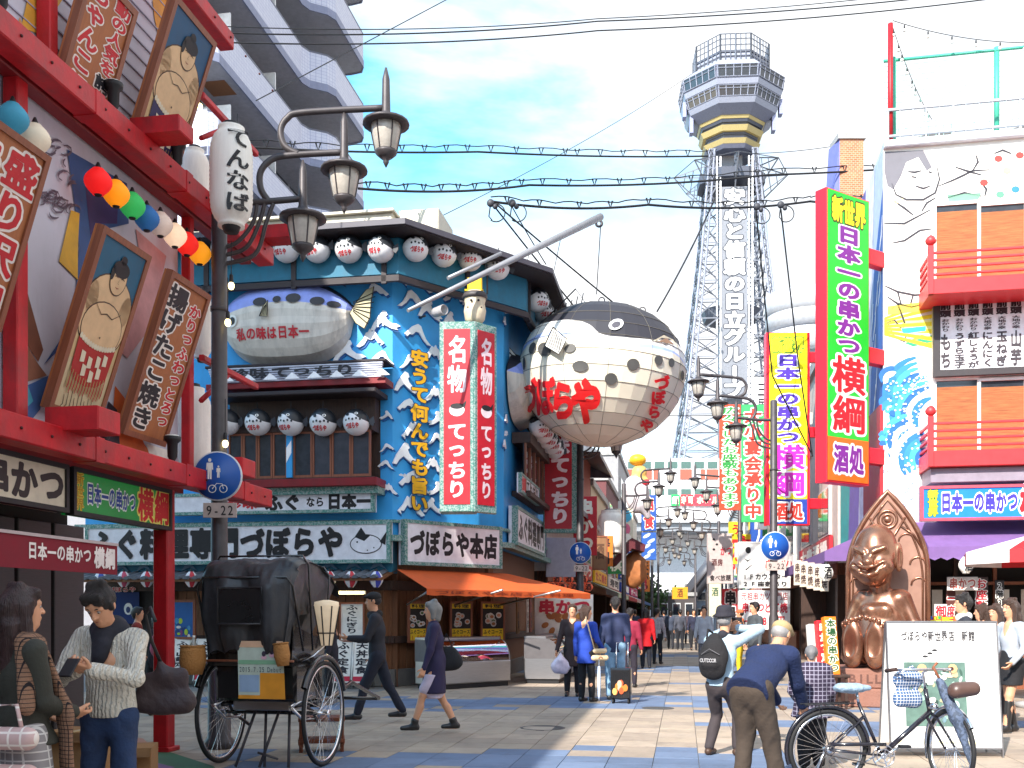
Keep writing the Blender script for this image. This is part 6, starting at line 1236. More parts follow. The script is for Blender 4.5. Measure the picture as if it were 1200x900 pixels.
shop('shop_house', 'low pale plaster shop with dark tiled pitched canopy next to the blue restaurant', -1, 30.6, 38, 5.4, 'c9bcb4', '居酒屋', 'd8d0c4', '2a1c1c', roof='gable', awn=None)
shop('brick_house', 'narrow red brick shop house with pointed gable below the hanging fish', -1, 38.2, 45, 8.2, 'a05a4a', '串かつ', 'c01828', 'f2e6da', brick=True, awn=['26262c'], roof='gable')
shop('shop_house', 'colourfully painted shop house with a large picture front behind the brick one', -1, 45.2, 54, 7.2, 'b9a88c', 'たこ焼き', 'e0a818', 'b01820', awn=['4a8a6a', 'e0ddd0'])
shop('shop_house', 'dark red shop house in the middle of the left row', -1, 54.2, 64, 8.6, '6a3a3c', '寿司', 'e8e4dc', '1a1a1a', awn=['a82024'])
shop('shop_house', 'grey four storey shop house in the left row', -1, 64.2, 76, 11.5, '9a989a', '酒場', '2044a0', 'f4f0e8', awn=['d8d4cc', 'a8282c'])
shop('shop_house', 'beige shop house near the far end of the left row', -1, 76.2, 90, 9.5, 'bdb4a8', 'ゲーム', 'c83060', 'f4f0e8', awn=['3a5a8a'])
shop('shop_house', 'last pale shop house on the left before the white building', -1, 90.2, 103, 8.0, 'cfc8c0', '', '', '', awn=['a82024'])
shop('shop_house', 'narrow shop house with brown shop front right of the yellow sign', 1, 25.8, 34, 8.6, 'c9b8ac', '大衆酒場', 'b01828', 'f4e8d8', awn=None)
shop('shop_house', 'white shop house with stacked sign boards on the right', 1, 34.2, 44, 9.2, 'cfcac6', '串かつ', 'e8e4dc', 'b81c28', awn=['c02028', 'e8e4dc'])
shop('shop_house', 'orange brown shop house in the middle of the right row', 1, 44.2, 56, 8.2, 'b9907a', '焼肉', 'd01c24', 'f8e820', awn=['c87a20'])
shop('shop_house', 'grey shop house farther along the right row', 1, 56.2, 70, 10.5, 'a8a6a6', '薬', 'e8e4dc', '1c7a3a', awn=['4a6a8a'])
shop('shop_house', 'pale shop house on the right near the tower foot', 1, 70.2, 86, 9.2, 'c8c2ba', '喫茶', '3a2a20', 'f0e6d4', awn=['8a2a2c'])
shop('shop_house', 'last shop house on the right before the white building', 1, 86.2, 103, 8.2, 'd0ccc8', '', '', '', awn=None)
# brick tower block and round building peeping over the signs
def brick_block():
 Y = 26.5; t = thing('brick_block', 'narrow orange brick block rising behind the tall green sign', 'building', (P(998, 0, Y).x, Y, 8.2)); w = 28 / FP * Y / 2; h = P(0, 163, Y).z - 8.2
 m_ = mat('orange_brick', rgb('b8704c'), .8, scale=10); nt = m_.node_tree; br = nt.nodes.new('ShaderNodeTexBrick'); br.inputs['Color1'].default_value = (*rgb('bd7850'), 1); br.inputs['Color2'].default_value = (*rgb('a8603e'), 1); br.inputs['Mortar'].default_value = (*rgb('c9b09a'), 1); br.inputs['Scale'].default_value = 5; mp = nt.nodes.new('ShaderNodeMapping'); mp.inputs['Rotation'].default_value = (R(90), 0, 0); tc = nt.nodes.new('ShaderNodeTexCoord'); nt.links.new(tc.outputs['Object'], mp.inputs[0]); nt.links.new(mp.outputs[0], br.inputs[0]); nt.links.new(br.outputs[0], nt.nodes['Principled BSDF'].inputs['Base Color'])
 obj('wall', MB().m(m_).box(-w, w, 0, .6, 0, h), t); obj('side_panel', MB().m(mat('violet_panel', rgb('6f72b0'), .5)).add([(-w, 0, h), (-w, 0, 0), (-w - .45, .6, 0), (-w - .1, .6, h)], [(0, 1, 2, 3), (3, 2, 1, 0)]), t); obj('roof', MB().m(CONC).box(-w - .05, w + .05, -.05, .65, h, h + .15), t)
brick_block()
def round_building():
 Y = 47; s = FP / Y; t = thing('round_building', 'grey building with curved balconies behind the yellow sign', 'building', (P(962, 0, Y).x, Y + 2, 0)); r0 = 52 / s
 obj('wall', MB().m(M('8f9198')).lathe([(r0 * .82, 0), (r0 * .82, P(0, 335, Y).z)], n=40), t)
 for py0, py1, w in ((350, 335, 1), (372, 352, .98), (400, 382, 1.0), (440, 420, 1.0), (480, 460, 1.)):
  z1, z0 = P(0, py0 - 8, Y).z, P(0, py1 + 22, Y).z; obj('balcony', MB().m(M('b4b6bc', dirt=.2)).lathe([(r0 * .8, z0 - .1), (r0 * w, z0), (r0 * w, z0 + .95), (r0 * w - .2, z0 + .97), (r0 * .8, z0 + .97)], n=44), t)
round_building()
# banners and signs hung in the street
def flatsign(px0, py0, px1, py1, Y, lb, bg, texts, rz=0, **k):
 a = P(px0, py1, Y); c = P(px1, py0, Y); return sign(FR(a.x, Y, rz), 0, c.x - a.x, a.z, c.z, 0, lb, M(bg, .5), texts, **k)
flatsign(843, 474, 868, 598, 36, 'red banner with green white rimmed characters hanging over the street on the right', 'd8482c', [('広々としたお座敷もあります', .1, .9, .02, .98, [(M('f2eee2'), .12), (M('2a8a3c'), .03)], True)], depth=.04, cat='banner', name='hanging_banner')
flatsign(869, 474, 896, 612, 36, 'green banner with red white rimmed characters next to the red banner', '3aa860', [('大小宴会承り中', .1, .9, .03, .97, [(M('f2eee2'), .12), (M('d83a2c'), .04)], True)], depth=.04, cat='banner', name='hanging_banner')
flatsign(886, 442, 899, 620, 40, 'narrow white vertical sign between the green banner and the yellow sign', 'e8e6e4', [('三居酒屋串かつ料理', .1, .9, .03, .97, L1('28242c', .03), True)], depth=.3)
flatsign(829, 625, 859, 684, 44, 'grey pink sign with little red characters hanging on the right of the far street', 'b5a8a4', [('かつ', .5, .95, .55, .75, L1('b82838', .03)), ('酒房', .15, .6, .35, .5, L1('5a2a2c', .02)), ('食べ放題', .08, .92, .05, .18, L1('2a2426', .02))], rim=None, depth=.2, extra=lambda e, w, h: [e.m(BLACK).flat(ell(-w * .25 + w * .12 * (i % 2), h * (.88 - .1 * i), .06, .05, 10), -.004 - .001 * i) for i in range(3)])
flatsign(858, 626, 880, 636, 43, 'little yellow and red sign above the white counter sign', 'e8c020', [('寿', .3, .7, .1, .9, L1('c01c20', .04))], depth=.1, extra=lambda e, w, h: e.m(M('d02020')).box(-w / 2, w / 2, -.004, -.002, 0, h * .4))
flatsign(866, 635, 926, 689, 33, 'white sign with black marks and floor notes right of the street', 'e9e7e4', [('1Fカウンター', .05, .95, .17, .32, L1('2a2628', .03)), ('2F座敷あり', .05, .95, .02, .15, L1('2a2628', .03)), ('串カツ', .5, .98, .4, .62, L2('c8282c', 'f0e8e0', .04, .1))], depth=.25, rim=WHITE, rw=.04,
   extra=lambda e, w, h: e.m(BLACK).flat(ell(-w * .32, h * .82, .09, .11, 12), -.004).flat([(-w * .4, h * .64), (-w * .33, h * .56), (-w * .22, h * .68), (-w * .32, h * .6)], -.005).flat([(-w * .38, h * .4), (-w * .36, h * .38), (-w * .24, h * .5), (-w * .26, h * .5)], -.006))
flatsign(866, 692, 926, 738, 33, 'white sign covered with red characters below the counter sign', 'eeebe8', [('元祖串カツ専門店', .04, .96, .74, .96, L1('9a3a44', .02)), ('串かつどて焼', .05, .95, .42, .7, L1('c83848', .04)), ('一本80円', .1, .9, .08, .36, L1('c8303c', .04))], depth=.2)
flatsign(846, 690, 866, 728, 45, 'small red banner with dark rosette characters hanging by the far right shops', 'c42430', [('串串', .15, .85, .05, .95, L2('1c1a20', 'e8d8d8', .05, .14), True)], depth=.03, cat='banner', name='hanging_banner')
flatsign(831, 684, 845, 722, 50, 'pale yellow slanting banner left of the small red banner', 'e6dcb4', [('酒', .2, .8, .6, .9, L1('3a5a4a', .03))], depth=.03, cat='banner', name='hanging_banner')
flatsign(752, 580, 769, 622, 52, 'blue vertical sign with red character on the left of the far street', '2450a0', [('串食', .12, .88, .05, .95, L2('c82830', 'e8d8c8', .04, .1), True)], depth=.25)
flatsign(752, 624, 769, 656, 52, 'blue sign with pale fish drawings below the red character sign', '2858a8', [], depth=.25, extra=lambda e, w, h: [e.m(M('c8d4e4')).flat(ell(0 + w * .15 * ((i % 2) * 2 - 1), h * (.12 + i * .19), w * .3, h * .06, 10, rot=.5), -.005 - .001 * i) for i in range(5)])
flatsign(640, 630, 675, 676, 30.0, 'blank grey shop panel at the far end of the blue building', 'a7a2b0', [], depth=.1, rz=R(6), name='blank_signboard')
flatsign(788, 688, 806, 702, 70, 'small orange sign far down the left side of the street', 'e89a20', [('酒', .3, .7, .1, .9, L1('6a3a10', .03))], depth=.2)
for i, px in enumerate((640, 652, 666, 683)):
 for j in range(2):
  p = P(px + j * 6, 684 + 9 * j, 31.5 + i * .5); lantern((p.x, p.y, p.z), .17, .28, 'c85a40', ['reddish lantern in the %s row below the grey panel, %s from the left' % (('upper', 'lower')[j], ('first', 'second', 'third', 'fourth')[i])][0], 'reddish lanterns under the grey panel', '酒', top=.45, emit=.15)
# big hanging cylinder lantern, brown cloth face and plump statue on the left roofs
p = P(716, 648, 41); lantern((p.x, p.y, p.z), .55, 1.7, PAPER, 'big pale cylinder lantern below the pitched tile canopy on the left', 'large lanterns of the left row', top=.75)
flatsign(694, 628, 712, 668, 39.5, 'tilted brown wooden board in front of the pale cylinder lantern', '8a6444', [('酒', .2, .8, .3, .8, L1('5a3a24', .04))], depth=.06, rim=FWOOD, rw=.05)
flatsign(720, 596, 742, 640, 44.5, 'colourful painted picture panel left of the plump rooftop statue', 'd8d0b8', [], depth=.1, extra=lambda e, w, h: [e.m(M(c)).flat(ell(x * w, z * h, rx * w, rz * h, 12), -.004 - .001 * i) for i, (c, x, z, rx, rz) in enumerate((('4aa8c8', 0, .8, .45, .18), ('e89a30', -.2, .5, .25, .2), ('d86a8a', .15, .45, .2, .15), ('2a60b0', -.1, .15, .3, .12), ('f0ece0', .2, .2, .2, .14)))])
_w = ['串かつ', '酒場', '寿司', '焼肉', '囲碁将棋', 'ゲーム', '喫茶', '居酒屋', 'ふぐ', 'うどん', '薬局', '立呑み', 'お好み焼', '射的', '天ぷら', '洋食', '焼鳥', '大衆食堂']
_k = [('red', 'c42430', 'f4ead8'), ('yellow', 'e8c828', 'b01820'), ('white', 'e8e6e2', '2a2426'), ('blue', '2450a0', 'f0ece0'), ('green', '2a8a48', 'f4f0e0'), ('orange', 'e07a20', '2a1c14')]
_p = ['high on the near part of', 'low on the near part of', 'beside the second lamp of', 'high in the middle of', 'low in the middle of', 'on the far part of', 'high on the far part of', 'low on the far part of', 'at the very end of']
for i in range(18):
 sd = i % 2; k = i // 2; Y = 33 + k * 7.5; n, bg, tc = _k[(i * 5 + k) % 6]; h = [1.9, 1.2, 2.6, 1.5, 2.2][(i * 3) % 5]; z = [3.4, 2.6, 4.6, 3.2, 5.0][(i * 2 + k) % 5]; x = (1.45 + .167 * (Y - 30.4) + .1) if sd == 0 else (7.25 + .167 * (Y - 20) - 1.05)
 if sd == 1 and Y < 50: x += .35
 sign(FR(x, Y, R([-6, 8][sd])), 0, .75, z, z + h, 0, 'narrow %s upright sign %s the %s shop row' % (n, _p[k], ('left', 'right')[sd]), M(bg, .5), [(_w[i], .12, .88, .04, .96, L1(tc, .04), True)], depth=.2, group='upright signs of the far shop rows', name='projecting_sign')
bulk('station_block', 'low blue grey block under the long white building', 17.5, 24, 98, 103, 4.2, '8fa2b8', 2, 5)
bulk('kiosk', 'small dark kiosk at the foot of the white building', 13.5, 17, 95, 98, 3.2, '4a4444', 1, 3)
def stair():
 a, c = P(806, 700, 96), P(852, 640, 96); t = thing('escalator_cover', 'dark slanting covered stair before the white building', 'stair', a); d = c - a
 obj('tube', MB().m(mat('stair_dark', rgb('4a4c54'), .5)).tube([(0, 0, 0), tuple(d)], .8, 12), t); obj('rail', MB().m(STEEL).tube([(0, -.9, .3), tuple(d + Vector((0, -.9, .3)))], .1, 6), t)
 for i in range(3): q = d * (i / 2); obj('support', MB().m(STEEL).tube([tuple(q), (q.x, q.y, -a.z)], .18, 8), t)
stair()
for i, (x, h) in enumerate(((12.2, 4.4), (23.5, 5.2))):
 t = thing('street_tree', ['small green tree at the far end of the left shop row', 'small green tree at the far end of the right shop row'][i], 'tree', (x, 92 - i * 4, 0)); obj('trunk', MB().m(WOOD).tube([(0, 0, 0), (.1, 0, h * .5), (0, .1, h * .8)], [.14, .1, .04], 8), t); rr = random.Random(i); lf = MB().m(mat('leaves', (.05, .1, .03), .7, var=.5, scale=2))
 for k in range(700):
  v = Vector((rr.gauss(0, .7), rr.gauss(0, .7), h * .72 + rr.gauss(0, .6))); u = Vector((rr.uniform(-1, 1), rr.uniform(-1, 1), rr.uniform(-1, 1))).normalized() * .2; w = u.cross(Vector((rr.random(), 1, .3))).normalized() * .12; lf.add([tuple(v - u), tuple(v + w), tuple(v + u), tuple(v - w)], [(0, 1, 2, 3)])
 obj('crown', lf, t)
# ---------------------------------------------------------------- smooth solids: blended primitives turned into one closed surface
def cap(a, b, r1, r2=None, k=.02, op=1, flat=None): return ('c', np.array(a, float), np.array(b, float), r1, r1 if r2 is None else r2, k, op, flat)
def ellp(c, r, k=.02, op=1, rot=None): return ('e', np.array(c, float), np.array(r, float), np.array(rot.to_3x3() if rot is not None else Matrix.Identity(3)), 0, k, op, None)
def solid(prims, res, fold=0, ff=18, seed=0, clip=None):
 lo = np.full(3, 1e9); hi = np.full(3, -1e9)
 def bb(p):
  if p[0] == 'c': m = max(p[3], p[4]); return np.minimum(p[1], p[2]) - m, np.maximum(p[1], p[2]) + m
  m = p[2].max(); return p[1] - m, p[1] + m
 for p in prims:
  if p[6] > 0: a, b = bb(p); lo = np.minimum(lo, a); hi = np.maximum(hi, b)
 lo -= res * 3 + fold * 2 + .01; hi += res * 3 + fold * 2 + .01; n = np.ceil((hi - lo) / res).astype(int) + 1
 ax = [lo[i] + np.arange(n[i]) * res for i in range(3)]; F = np.full(n, 1.0, np.float32)
 for p in prims:
  a, b = bb(p); mg = p[5] * 1.2 + res * 3 + .02; i0 = np.maximum(((a - mg - lo) / res).astype(int), 0); i1 = np.minimum(((b + mg - lo) / res).astype(int) + 2, n)
  if (i1 <= i0).any(): continue
  X, Y, Z = np.meshgrid(*[ax[i][i0[i]:i1[i]] for i in range(3)], indexing='ij', sparse=True)
  if p[0] == 'c':
   d = p[2] - p[1]; L = d @ d + 1e-12; px, py, pz = X - p[1][0], Y - p[1][1], Z - p[1][2]
   h = np.clip((px * d[0] + py * d[1] + pz * d[2]) / L, 0, 1); D = np.sqrt((px - h * d[0]) ** 2 + (py - h * d[1]) ** 2 + (pz - h * d[2]) ** 2) - (p[3] + (p[4] - p[3]) * h)
   if p[7] is not None:   # flatten along a direction
    nv, sc = np.array(p[7][0]), p[7][1]; qx, qy, qz = px - h * d[0], py - h * d[1], pz - h * d[2]; dn = qx * nv[0] + qy * nv[1] + qz * nv[2]; e = (1 / sc - 1) * dn; D = (np.sqrt((qx + e * nv[0]) ** 2 + (qy + e * nv[1]) ** 2 + (qz + e * nv[2]) ** 2) - (p[3] + (p[4] - p[3]) * h)) * max(sc, .6)
  else:
   m = p[3]; px, py, pz = X - p[1][0], Y - p[1][1], Z - p[1][2]; q = [(px * m[0][i] + py * m[1][i] + pz * m[2][i]) / p[2][i] for i in range(3)]
   q1 = np.sqrt(q[0] ** 2 + q[1] ** 2 + q[2] ** 2); q2 = np.sqrt((q[0] / p[2][0]) ** 2 + (q[1] / p[2][1]) ** 2 + (q[2] / p[2][2]) ** 2) + 1e-9; D = q1 * (q1 - 1) / q2
  S = F[i0[0]:i1[0], i0[1]:i1[1], i0[2]:i1[2]]; k = p[5]
  if p[6] > 0: h = np.clip(.5 + .5 * (S - D) / k, 0, 1); R_ = S * (1 - h) + D * h - k * h * (1 - h)
  else: h = np.clip(.5 - .5 * (S + D) / k, 0, 1); R_ = S * (1 - h) - D * h + k * h * (1 - h)
  F[i0[0]:i1[0], i0[1]:i1[1], i0[2]:i1[2]] = R_
 X, Y, Z = np.meshgrid(*ax, indexing='ij', sparse=True)
 if fold:
  rs = np.random.RandomState(seed); w = 0
  for i in range(4):
   a = rs.uniform(-1, 1, 3) * ff * (1 + .5 * i); a[2] *= .6; ph = rs.uniform(0, 6); w = w + np.sin(X * a[0] + Y * a[1] + Z * a[2] + ph + 1.3 * np.sin(X * a[1] * .7 - Z * a[0] * .8 + ph)) / (1 + .5 * i)
  F = F + w * fold * .4
 if clip:
  for (pt, nr) in clip: F = np.maximum(F, (X - pt[0]) * nr[0] + (Y - pt[1]) * nr[1] + (Z - pt[2]) * nr[2])
 return nets(F, lo, res)
def nets(F, lo, res):
 I = F < 0; n = np.array(F.shape); c = [I[i:n[0] - 1 + i, j:n[1] - 1 + j, k:n[2] - 1 + k] for i in (0, 1) for j in (0, 1) for k in (0, 1)]
 s = sum(x.astype(np.int8) for x in c); act = (s > 0) & (s < 8); idx = np.full(act.shape, -1, np.int64); ijk = np.argwhere(act); idx[act] = np.arange(len(ijk))
 acc = np.zeros((len(ijk), 3)); cnt = np.zeros(len(ijk)); cor = [(i, j, k) for i in (0, 1) for j in (0, 1) for k in (0, 1)]
 V = {q: F[ijk[:, 0] + q[0], ijk[:, 1] + q[1], ijk[:, 2] + q[2]] for q in cor}
 for a in cor:
  for d in range(3):
   if a[d] == 0:
    b = list(a); b[d] = 1; b = tuple(b); fa, fb = V[a], V[b]; m = (fa < 0) != (fb < 0); t = np.where(m, fa / np.where(m, fa - fb, 1), 0)
    for e in range(3): acc[:, e] += np.where(m, a[e] + (t if e == d else 0), 0)
    cnt += m
 vs = lo + (ijk + acc / cnt[:, None]) * res; fs = []
 for d in range(3):
  e, f = (d + 1) % 3, (d + 2) % 3
  A = [slice(0, n[0]), slice(0, n[1]), slice(0, n[2])]; A[d] = slice(0, n[d] - 1); A[e] = slice(1, n[e] - 1); A[f] = slice(1, n[f] - 1)
  B = list(A); B[d] = slice(1, n[d]); x = I[tuple(A)]; y = I[tuple(B)]; q = np.argwhere(x != y)
  if not len(q): continue
  sg = x[q[:, 0], q[:, 1], q[:, 2]]; q = q.copy(); q[:, e] += 1; q[:, f] += 1
  def g(de, df): r = q.copy(); r[:, e] -= de; r[:, f] -= df; return idx[r[:, 0], r[:, 1], r[:, 2]]
  Q = np.stack([g(1, 1), g(0, 1), g(0, 0), g(1, 0)], 1); Q[~sg] = Q[~sg][:, ::-1]; fs.append(Q)
 return vs, np.concatenate(fs)
def join(parts):
 o = 0; V = []; Fs = []
 for v, f in parts: V.append(v); Fs.append(f + o); o += len(v)
 return np.concatenate(V), np.concatenate(Fs)
def mesh_np(name, vf, m_):
 v, f = vf; me = bpy.data.meshes.new(name); me.vertices.add(len(v)); me.vertices.foreach_set('co', np.asarray(v, np.float32).ravel()); me.loops.add(len(f) * 4); me.loops.foreach_set('vertex_index', f.astype(np.int32).ravel()); me.polygons.add(len(f)); me.polygons.foreach_set('loop_start', np.arange(len(f), dtype=np.int32) * 4); me.polygons.foreach_set('use_smooth', np.ones(len(f), bool)); me.update(calc_edges=True); me.materials.append(m_); return me
# ---------------------------------------------------------------- people
SKIN = mat('skin', rgb('d39a78'), .5, var=.06, scale=8, sub=.08); HAIR = mat('black_hair', (.016, .012, .011), .38, var=.4, scale=40, kind='wood', bump=.6); BRH = mat('brown_hair', (.055, .026, .016), .38, var=.4, scale=40, kind='wood', bump=.6)
GREYH = mat('grey_hair', (.28, .27, .27), .6, bump=.4)
def cloth(h, **k): return M(h, .85, bump=k.pop('bump', .25), var=k.pop('var', .12), scale=k.pop('scale', 9), **k)
SHOE = mat('black_leather', (.018, .016, .016), .4, coat=.2)
def ik(a, b, l1, l2, pole):
 a, b, pole = Vector(a), Vector(b), Vector(pole); d = b - a; D = d.length
 if D > (l1 + l2) * .998: b = a + d.normalized() * (l1 + l2) * .998; d = b - a; D = d.length
 u = d.normalized(); x = (l1 * l1 - l2 * l2 + D * D) / (2 * D); h = math.sqrt(max(l1 * l1 - x * x, 1e-6)); p = (pole - u * pole.dot(u)).normalized(); return a + u * x + p * h, b
def hand(w, d, n, side, curl=.35, S=1.0, res=.005):
 """wrist, pointing direction, palm normal; side +1 right, -1 left"""
 d = Vector(d).normalized(); n = Vector(n); n = (n - d * n.dot(d)).normalized(); x = d.cross(n) * side; w = Vector(w); P_ = []
 pl = .088 * S; pw = .037 * S
 for q in (-1, -.33, .33, 1): P_.append(cap(w + x * pw * .5 * q, w + d * pl + x * pw * .92 * q, .0125 * S, .0105 * S, .012))
 P_.append(cap(w - d * .03 * S, w + d * .01, .024 * S, .024 * S, .015, 1, (tuple(n), .75)))
 for i, (q, ln) in enumerate(((1, .068), (.33, .078), (-.33, .072), (-1, .056))):
  b = w + d * pl + x * pw * .92 * q; a = curl * (1 + .18 * i); l = ln * S
  for seg, r0, r1 in ((.45, .0095, .0088), (.3, .0088, .008), (.25, .008, .0068)):
   dd = d * cos(a) + n * sin(a); e = b + dd * l * seg; P_.append(cap(b, e, r0 * S, r1 * S, .004)); b = e; a += curl * 1.1
 b = w + d * .022 * S + x * pw * .8; dd = (d * .62 + x * .62 + n * .45).normalized(); e = b + dd * .042 * S; P_.append(cap(b, e, .0135 * S, .0105 * S, .012)); dd = (d * .85 + x * .2 + n * .5).normalized(); P_.append(cap(e, e + dd * .032 * S, .0105 * S, .008 * S, .004))
 return solid(P_, res)
def person(label, x, y, rz, H=1.7, top='30344a', bottom='22242c', shoe=None, hair='short', hairm=None, lean=0, hands=None, feet=None, head=(0, 0), sleeve=1.0, hem=.47, coat=None, skirt=None, boots=None, bare=False, res=.02, drop=0, build=1.0, topm=None, botm=None, elbow=None, fold=.009, group='people in the street', extra=None, curl=.4, hoodc=None, collar=None):
 """local frame: facing +y; lengths scale with H; hands / feet in metres for a 1.7 m body"""
 s = H / 1.7; t = thing('person', label, 'person', (x, y, 0), rz, group); far = res > .016
 feet = feet or ((-.1, 0), (.1, .04)); hipz = (.9 - drop) ; up = Vector((0, sin(lean), cos(lean))); fw = Vector((0, cos(lean), -sin(lean)))
 pel = Vector((0, -.02 - .12 * sin(lean), hipz)); chest = pel + up * .34; nb = pel + up * .52; sh = [nb + Vector((sx * .17 * (.85 + .15 * build), 0, 0)) - up * .045 for sx in (-1, 1)]
 hd = up * .6 + Vector((0, 0, 1)) * .4; hd = (Matrix.Rotation(-head[0], 3, 'X') @ hd).normalized(); hc = nb + hd * .075 + hd * .115 + Vector((0, .015, 0)) ; HR = Matrix.Rotation(head[1], 3, 'Z') @ Matrix.Rotation(-(head[0] + lean * .5), 3, 'X')
 V = lambda p: hc + HR @ Vector(p)
 hp = [pel + Vector((sx * .085, 0, -.02)) for sx in (-1, 1)]; leg = []
 for i, f_ in enumerate(feet):
  fz = f_[2] if len(f_) > 2 else 0; an = Vector((f_[0], f_[1], .075 + fz)); leg.append((hp[i],) + tuple(ik(hp[i], an, .405, .40, (0, 1, .15))) + (fz,))
 arm = []; hands = hands or (None, None)
 for i, sx in enumerate((-1, 1)):
  h = hands[i] or (Vector((sx * .25, .06, 0)) + Vector((0, sh[i].y, sh[i].z - .53))); el = (elbow[i] if elbow else None) or (sx * .35, -.6, -.5); arm.append((sh[i],) + tuple(ik(sh[i], h, .285, .25, el)))
 sc = lambda vf: (vf[0] * s, vf[1]); b = build
 # body: one surface
 P_ = [cap(nb - up * .03, hc - hd * .05, .052, .05, .03), cap(pel, chest, .115, .12, .06, 1, ((0, cos(lean), -sin(lean)), .72)), cap(chest, nb - up * .05, .12, .08, .06), cap(sh[0] + Vector((.05, 0, 0)), sh[1] - Vector((.05, 0, 0)), .055, .055, .05)]
 for i in range(2):
  P_ += [cap(leg[i][0], leg[i][1], .078, .055, .04), cap(leg[i][1], leg[i][2], .052, .034, .02), cap(leg[i][1] * .6 + leg[i][2] * .4 + Vector((0, -.02, 0)), leg[i][2], .045, .03, .03), cap(leg[i][2] - Vector((0, .03, .045)), leg[i][2] + Vector((0, .13, -.05)), .034, .028, .02), cap(arm[i][0], arm[i][1], .047, .038, .03), cap(arm[i][1], arm[i][2], .038, .025, .02)]
 body = [sc(solid(P_, max(res, .014)))]
 # head with a face
 R4 = HR.to_4x4(); e_ = lambda c, r, k=.012, op=1: ellp(V(c), r, k, op, R4)
 hp_ = [e_((0, 0, .022), (.074, .092, .094), .01), e_((0, .022, -.045), (.054, .066, .068), .035), cap(V((0, .062, -.092)), V((0, .05, -.085)), .022, .03, .02), cap(V((0, .088, .005)), V((0, .106, -.028)), .008, .0125, .012), e_((.014, .096, -.03), (.009, .01, .007), .006), e_((-.014, .096, -.03), (.009, .01, .007), .006), cap(V((-.02, .083, -.058)), V((.02, .083, -.058)), .0075, .0075, .008), cap(V((-.016, .081, -.068)), V((.016, .081, -.068)), .007, .007, .008),
   cap(V((-.04, .076, .022)), V((.04, .076, .022)), .012, .012, .02), e_((.03, .092, .004), (.017, .012, .011), .012, -1), e_((-.03, .092, .004), (.017, .012, .011), .012, -1), e_((.076, -.008, -.005), (.01, .02, .032), .008), e_((-.076, -.008, -.005), (.01, .02, .032), .008), cap(V((-.016, .094, -.0635)), V((.016, .094, -.0635)), .003, .003, .004, -1), cap(V((0, .02, -.09)), nb * 1.0, .045, .055, .03)]
 body.append(sc(solid(hp_, .005 if not far else .011)))
 for i, sx in enumerate((-1, 1)):
  a, e2, w = arm[i]; d = (w - e2).normalized(); nn = Vector((-sx, .1, 0)) if hands[i] is None else Vector((-sx * .4, 0, .6)) if w.z < sh[i].z else Vector((0, 1, 0)); body.append(sc(hand(w, d, nn, sx, curl, 1.0, .0035 if res < .009 else (.006 if not far else .009))))
 obj('body', mesh_np('body', join(body), SKIN), t)
 if not far or res < .025:
  for sx in (-1, 1): c = V((sx * .03, .0785, .004)) * s; obj('eye', MB().m(mat('eye_white', (.4, .37, .35), .3)).ball(tuple(c), .0105 * s, 10, 7).m(BLACK).ball(tuple(V((sx * .03, .0845, .002)) * s), (.007 * s, .0055 * s, .006 * s), 8, 6), t)
  for sx in (-1, 1): obj('eyebrow', MB().m(HAIR).tube([tuple(V((sx * .014, .0925, .026)) * s), tuple(V((sx * .03, .091, .031)) * s), tuple(V((sx * .045, .083, .027)) * s)], [.002, .0035, .0015], 5), t)
  obj('lips', MB().m(M('a85a50')).tube([tuple(V((-.017, .086, -.063)) * s), tuple(V((0, .0925, -.063)) * s), tuple(V((.017, .086, -.063)) * s)], [.001, .0035, .001], 5), t)
 # clothes
 tm = topm or cloth(top); bm = botm or cloth(bottom); r = max(res * .8, .007); hz = hem if coat is None else coat
 T_ = [cap(pel + up * .02, chest, .137 * b, .145 * b, .06, 1, (tuple(fw), .74)), cap(chest, nb - up * .06, .142 * b, .095 * b, .06, 1, (tuple(fw), .8)), cap(sh[0] + Vector((.04, 0, 0)), sh[1] - Vector((.04, 0, 0)), .068 * b, .068 * b, .05), cap(nb - up * .03, nb + up * .018, .066, .058, .02)]
 for i in range(2): a, e2, w = arm[i]; q = e2.lerp(w, sleeve); T_ += [cap(a, e2, .064 * b, .053 * b, .035), cap(e2, q, .052 * b, .04 * b, .02)]
 cl = []
 if coat is not None and lean < .5: T_ += [cap(pel + up * .05, Vector((0, 0, coat * 1.7 + .0)), .145 * b, .18 * b, .06, 1, ((0, 1, 0), .92))]; cl = [((0, 0, coat * 1.7), (0, 0, -1))]
 elif lean < .5: T_ += [cap(pel + up * .03, pel - up * .06, .143 * b, .142 * b, .04, 1, (tuple(fw), .76))]; cl = [((0, 0, hem * 1.7), (0, 0, -1))]
 else: T_ += [cap(pel + up * .1, pel - up * .08, .15 * b, .155 * b, .04, 1, (tuple(fw), .85))]; cl = [(tuple(pel - up * .1), tuple(-up))]
 obj('coat' if coat is not None else 'top', mesh_np('top', sc(solid(T_, r, fold, 17, int(abs(x * 31 + y * 7)) % 97, cl)), tm), t)
 if collar: obj('collar', mesh_np('collar', sc(solid([cap(nb + Vector((-.04, .02, .0)), nb + Vector((.04, .02, 0)), .055, .055, .03), cap(nb + Vector((0, -.04, .02)), nb + Vector((0, .05, -.0)), .06, .058, .03)], max(r, .01), .004, 30, 3)), collar), t)
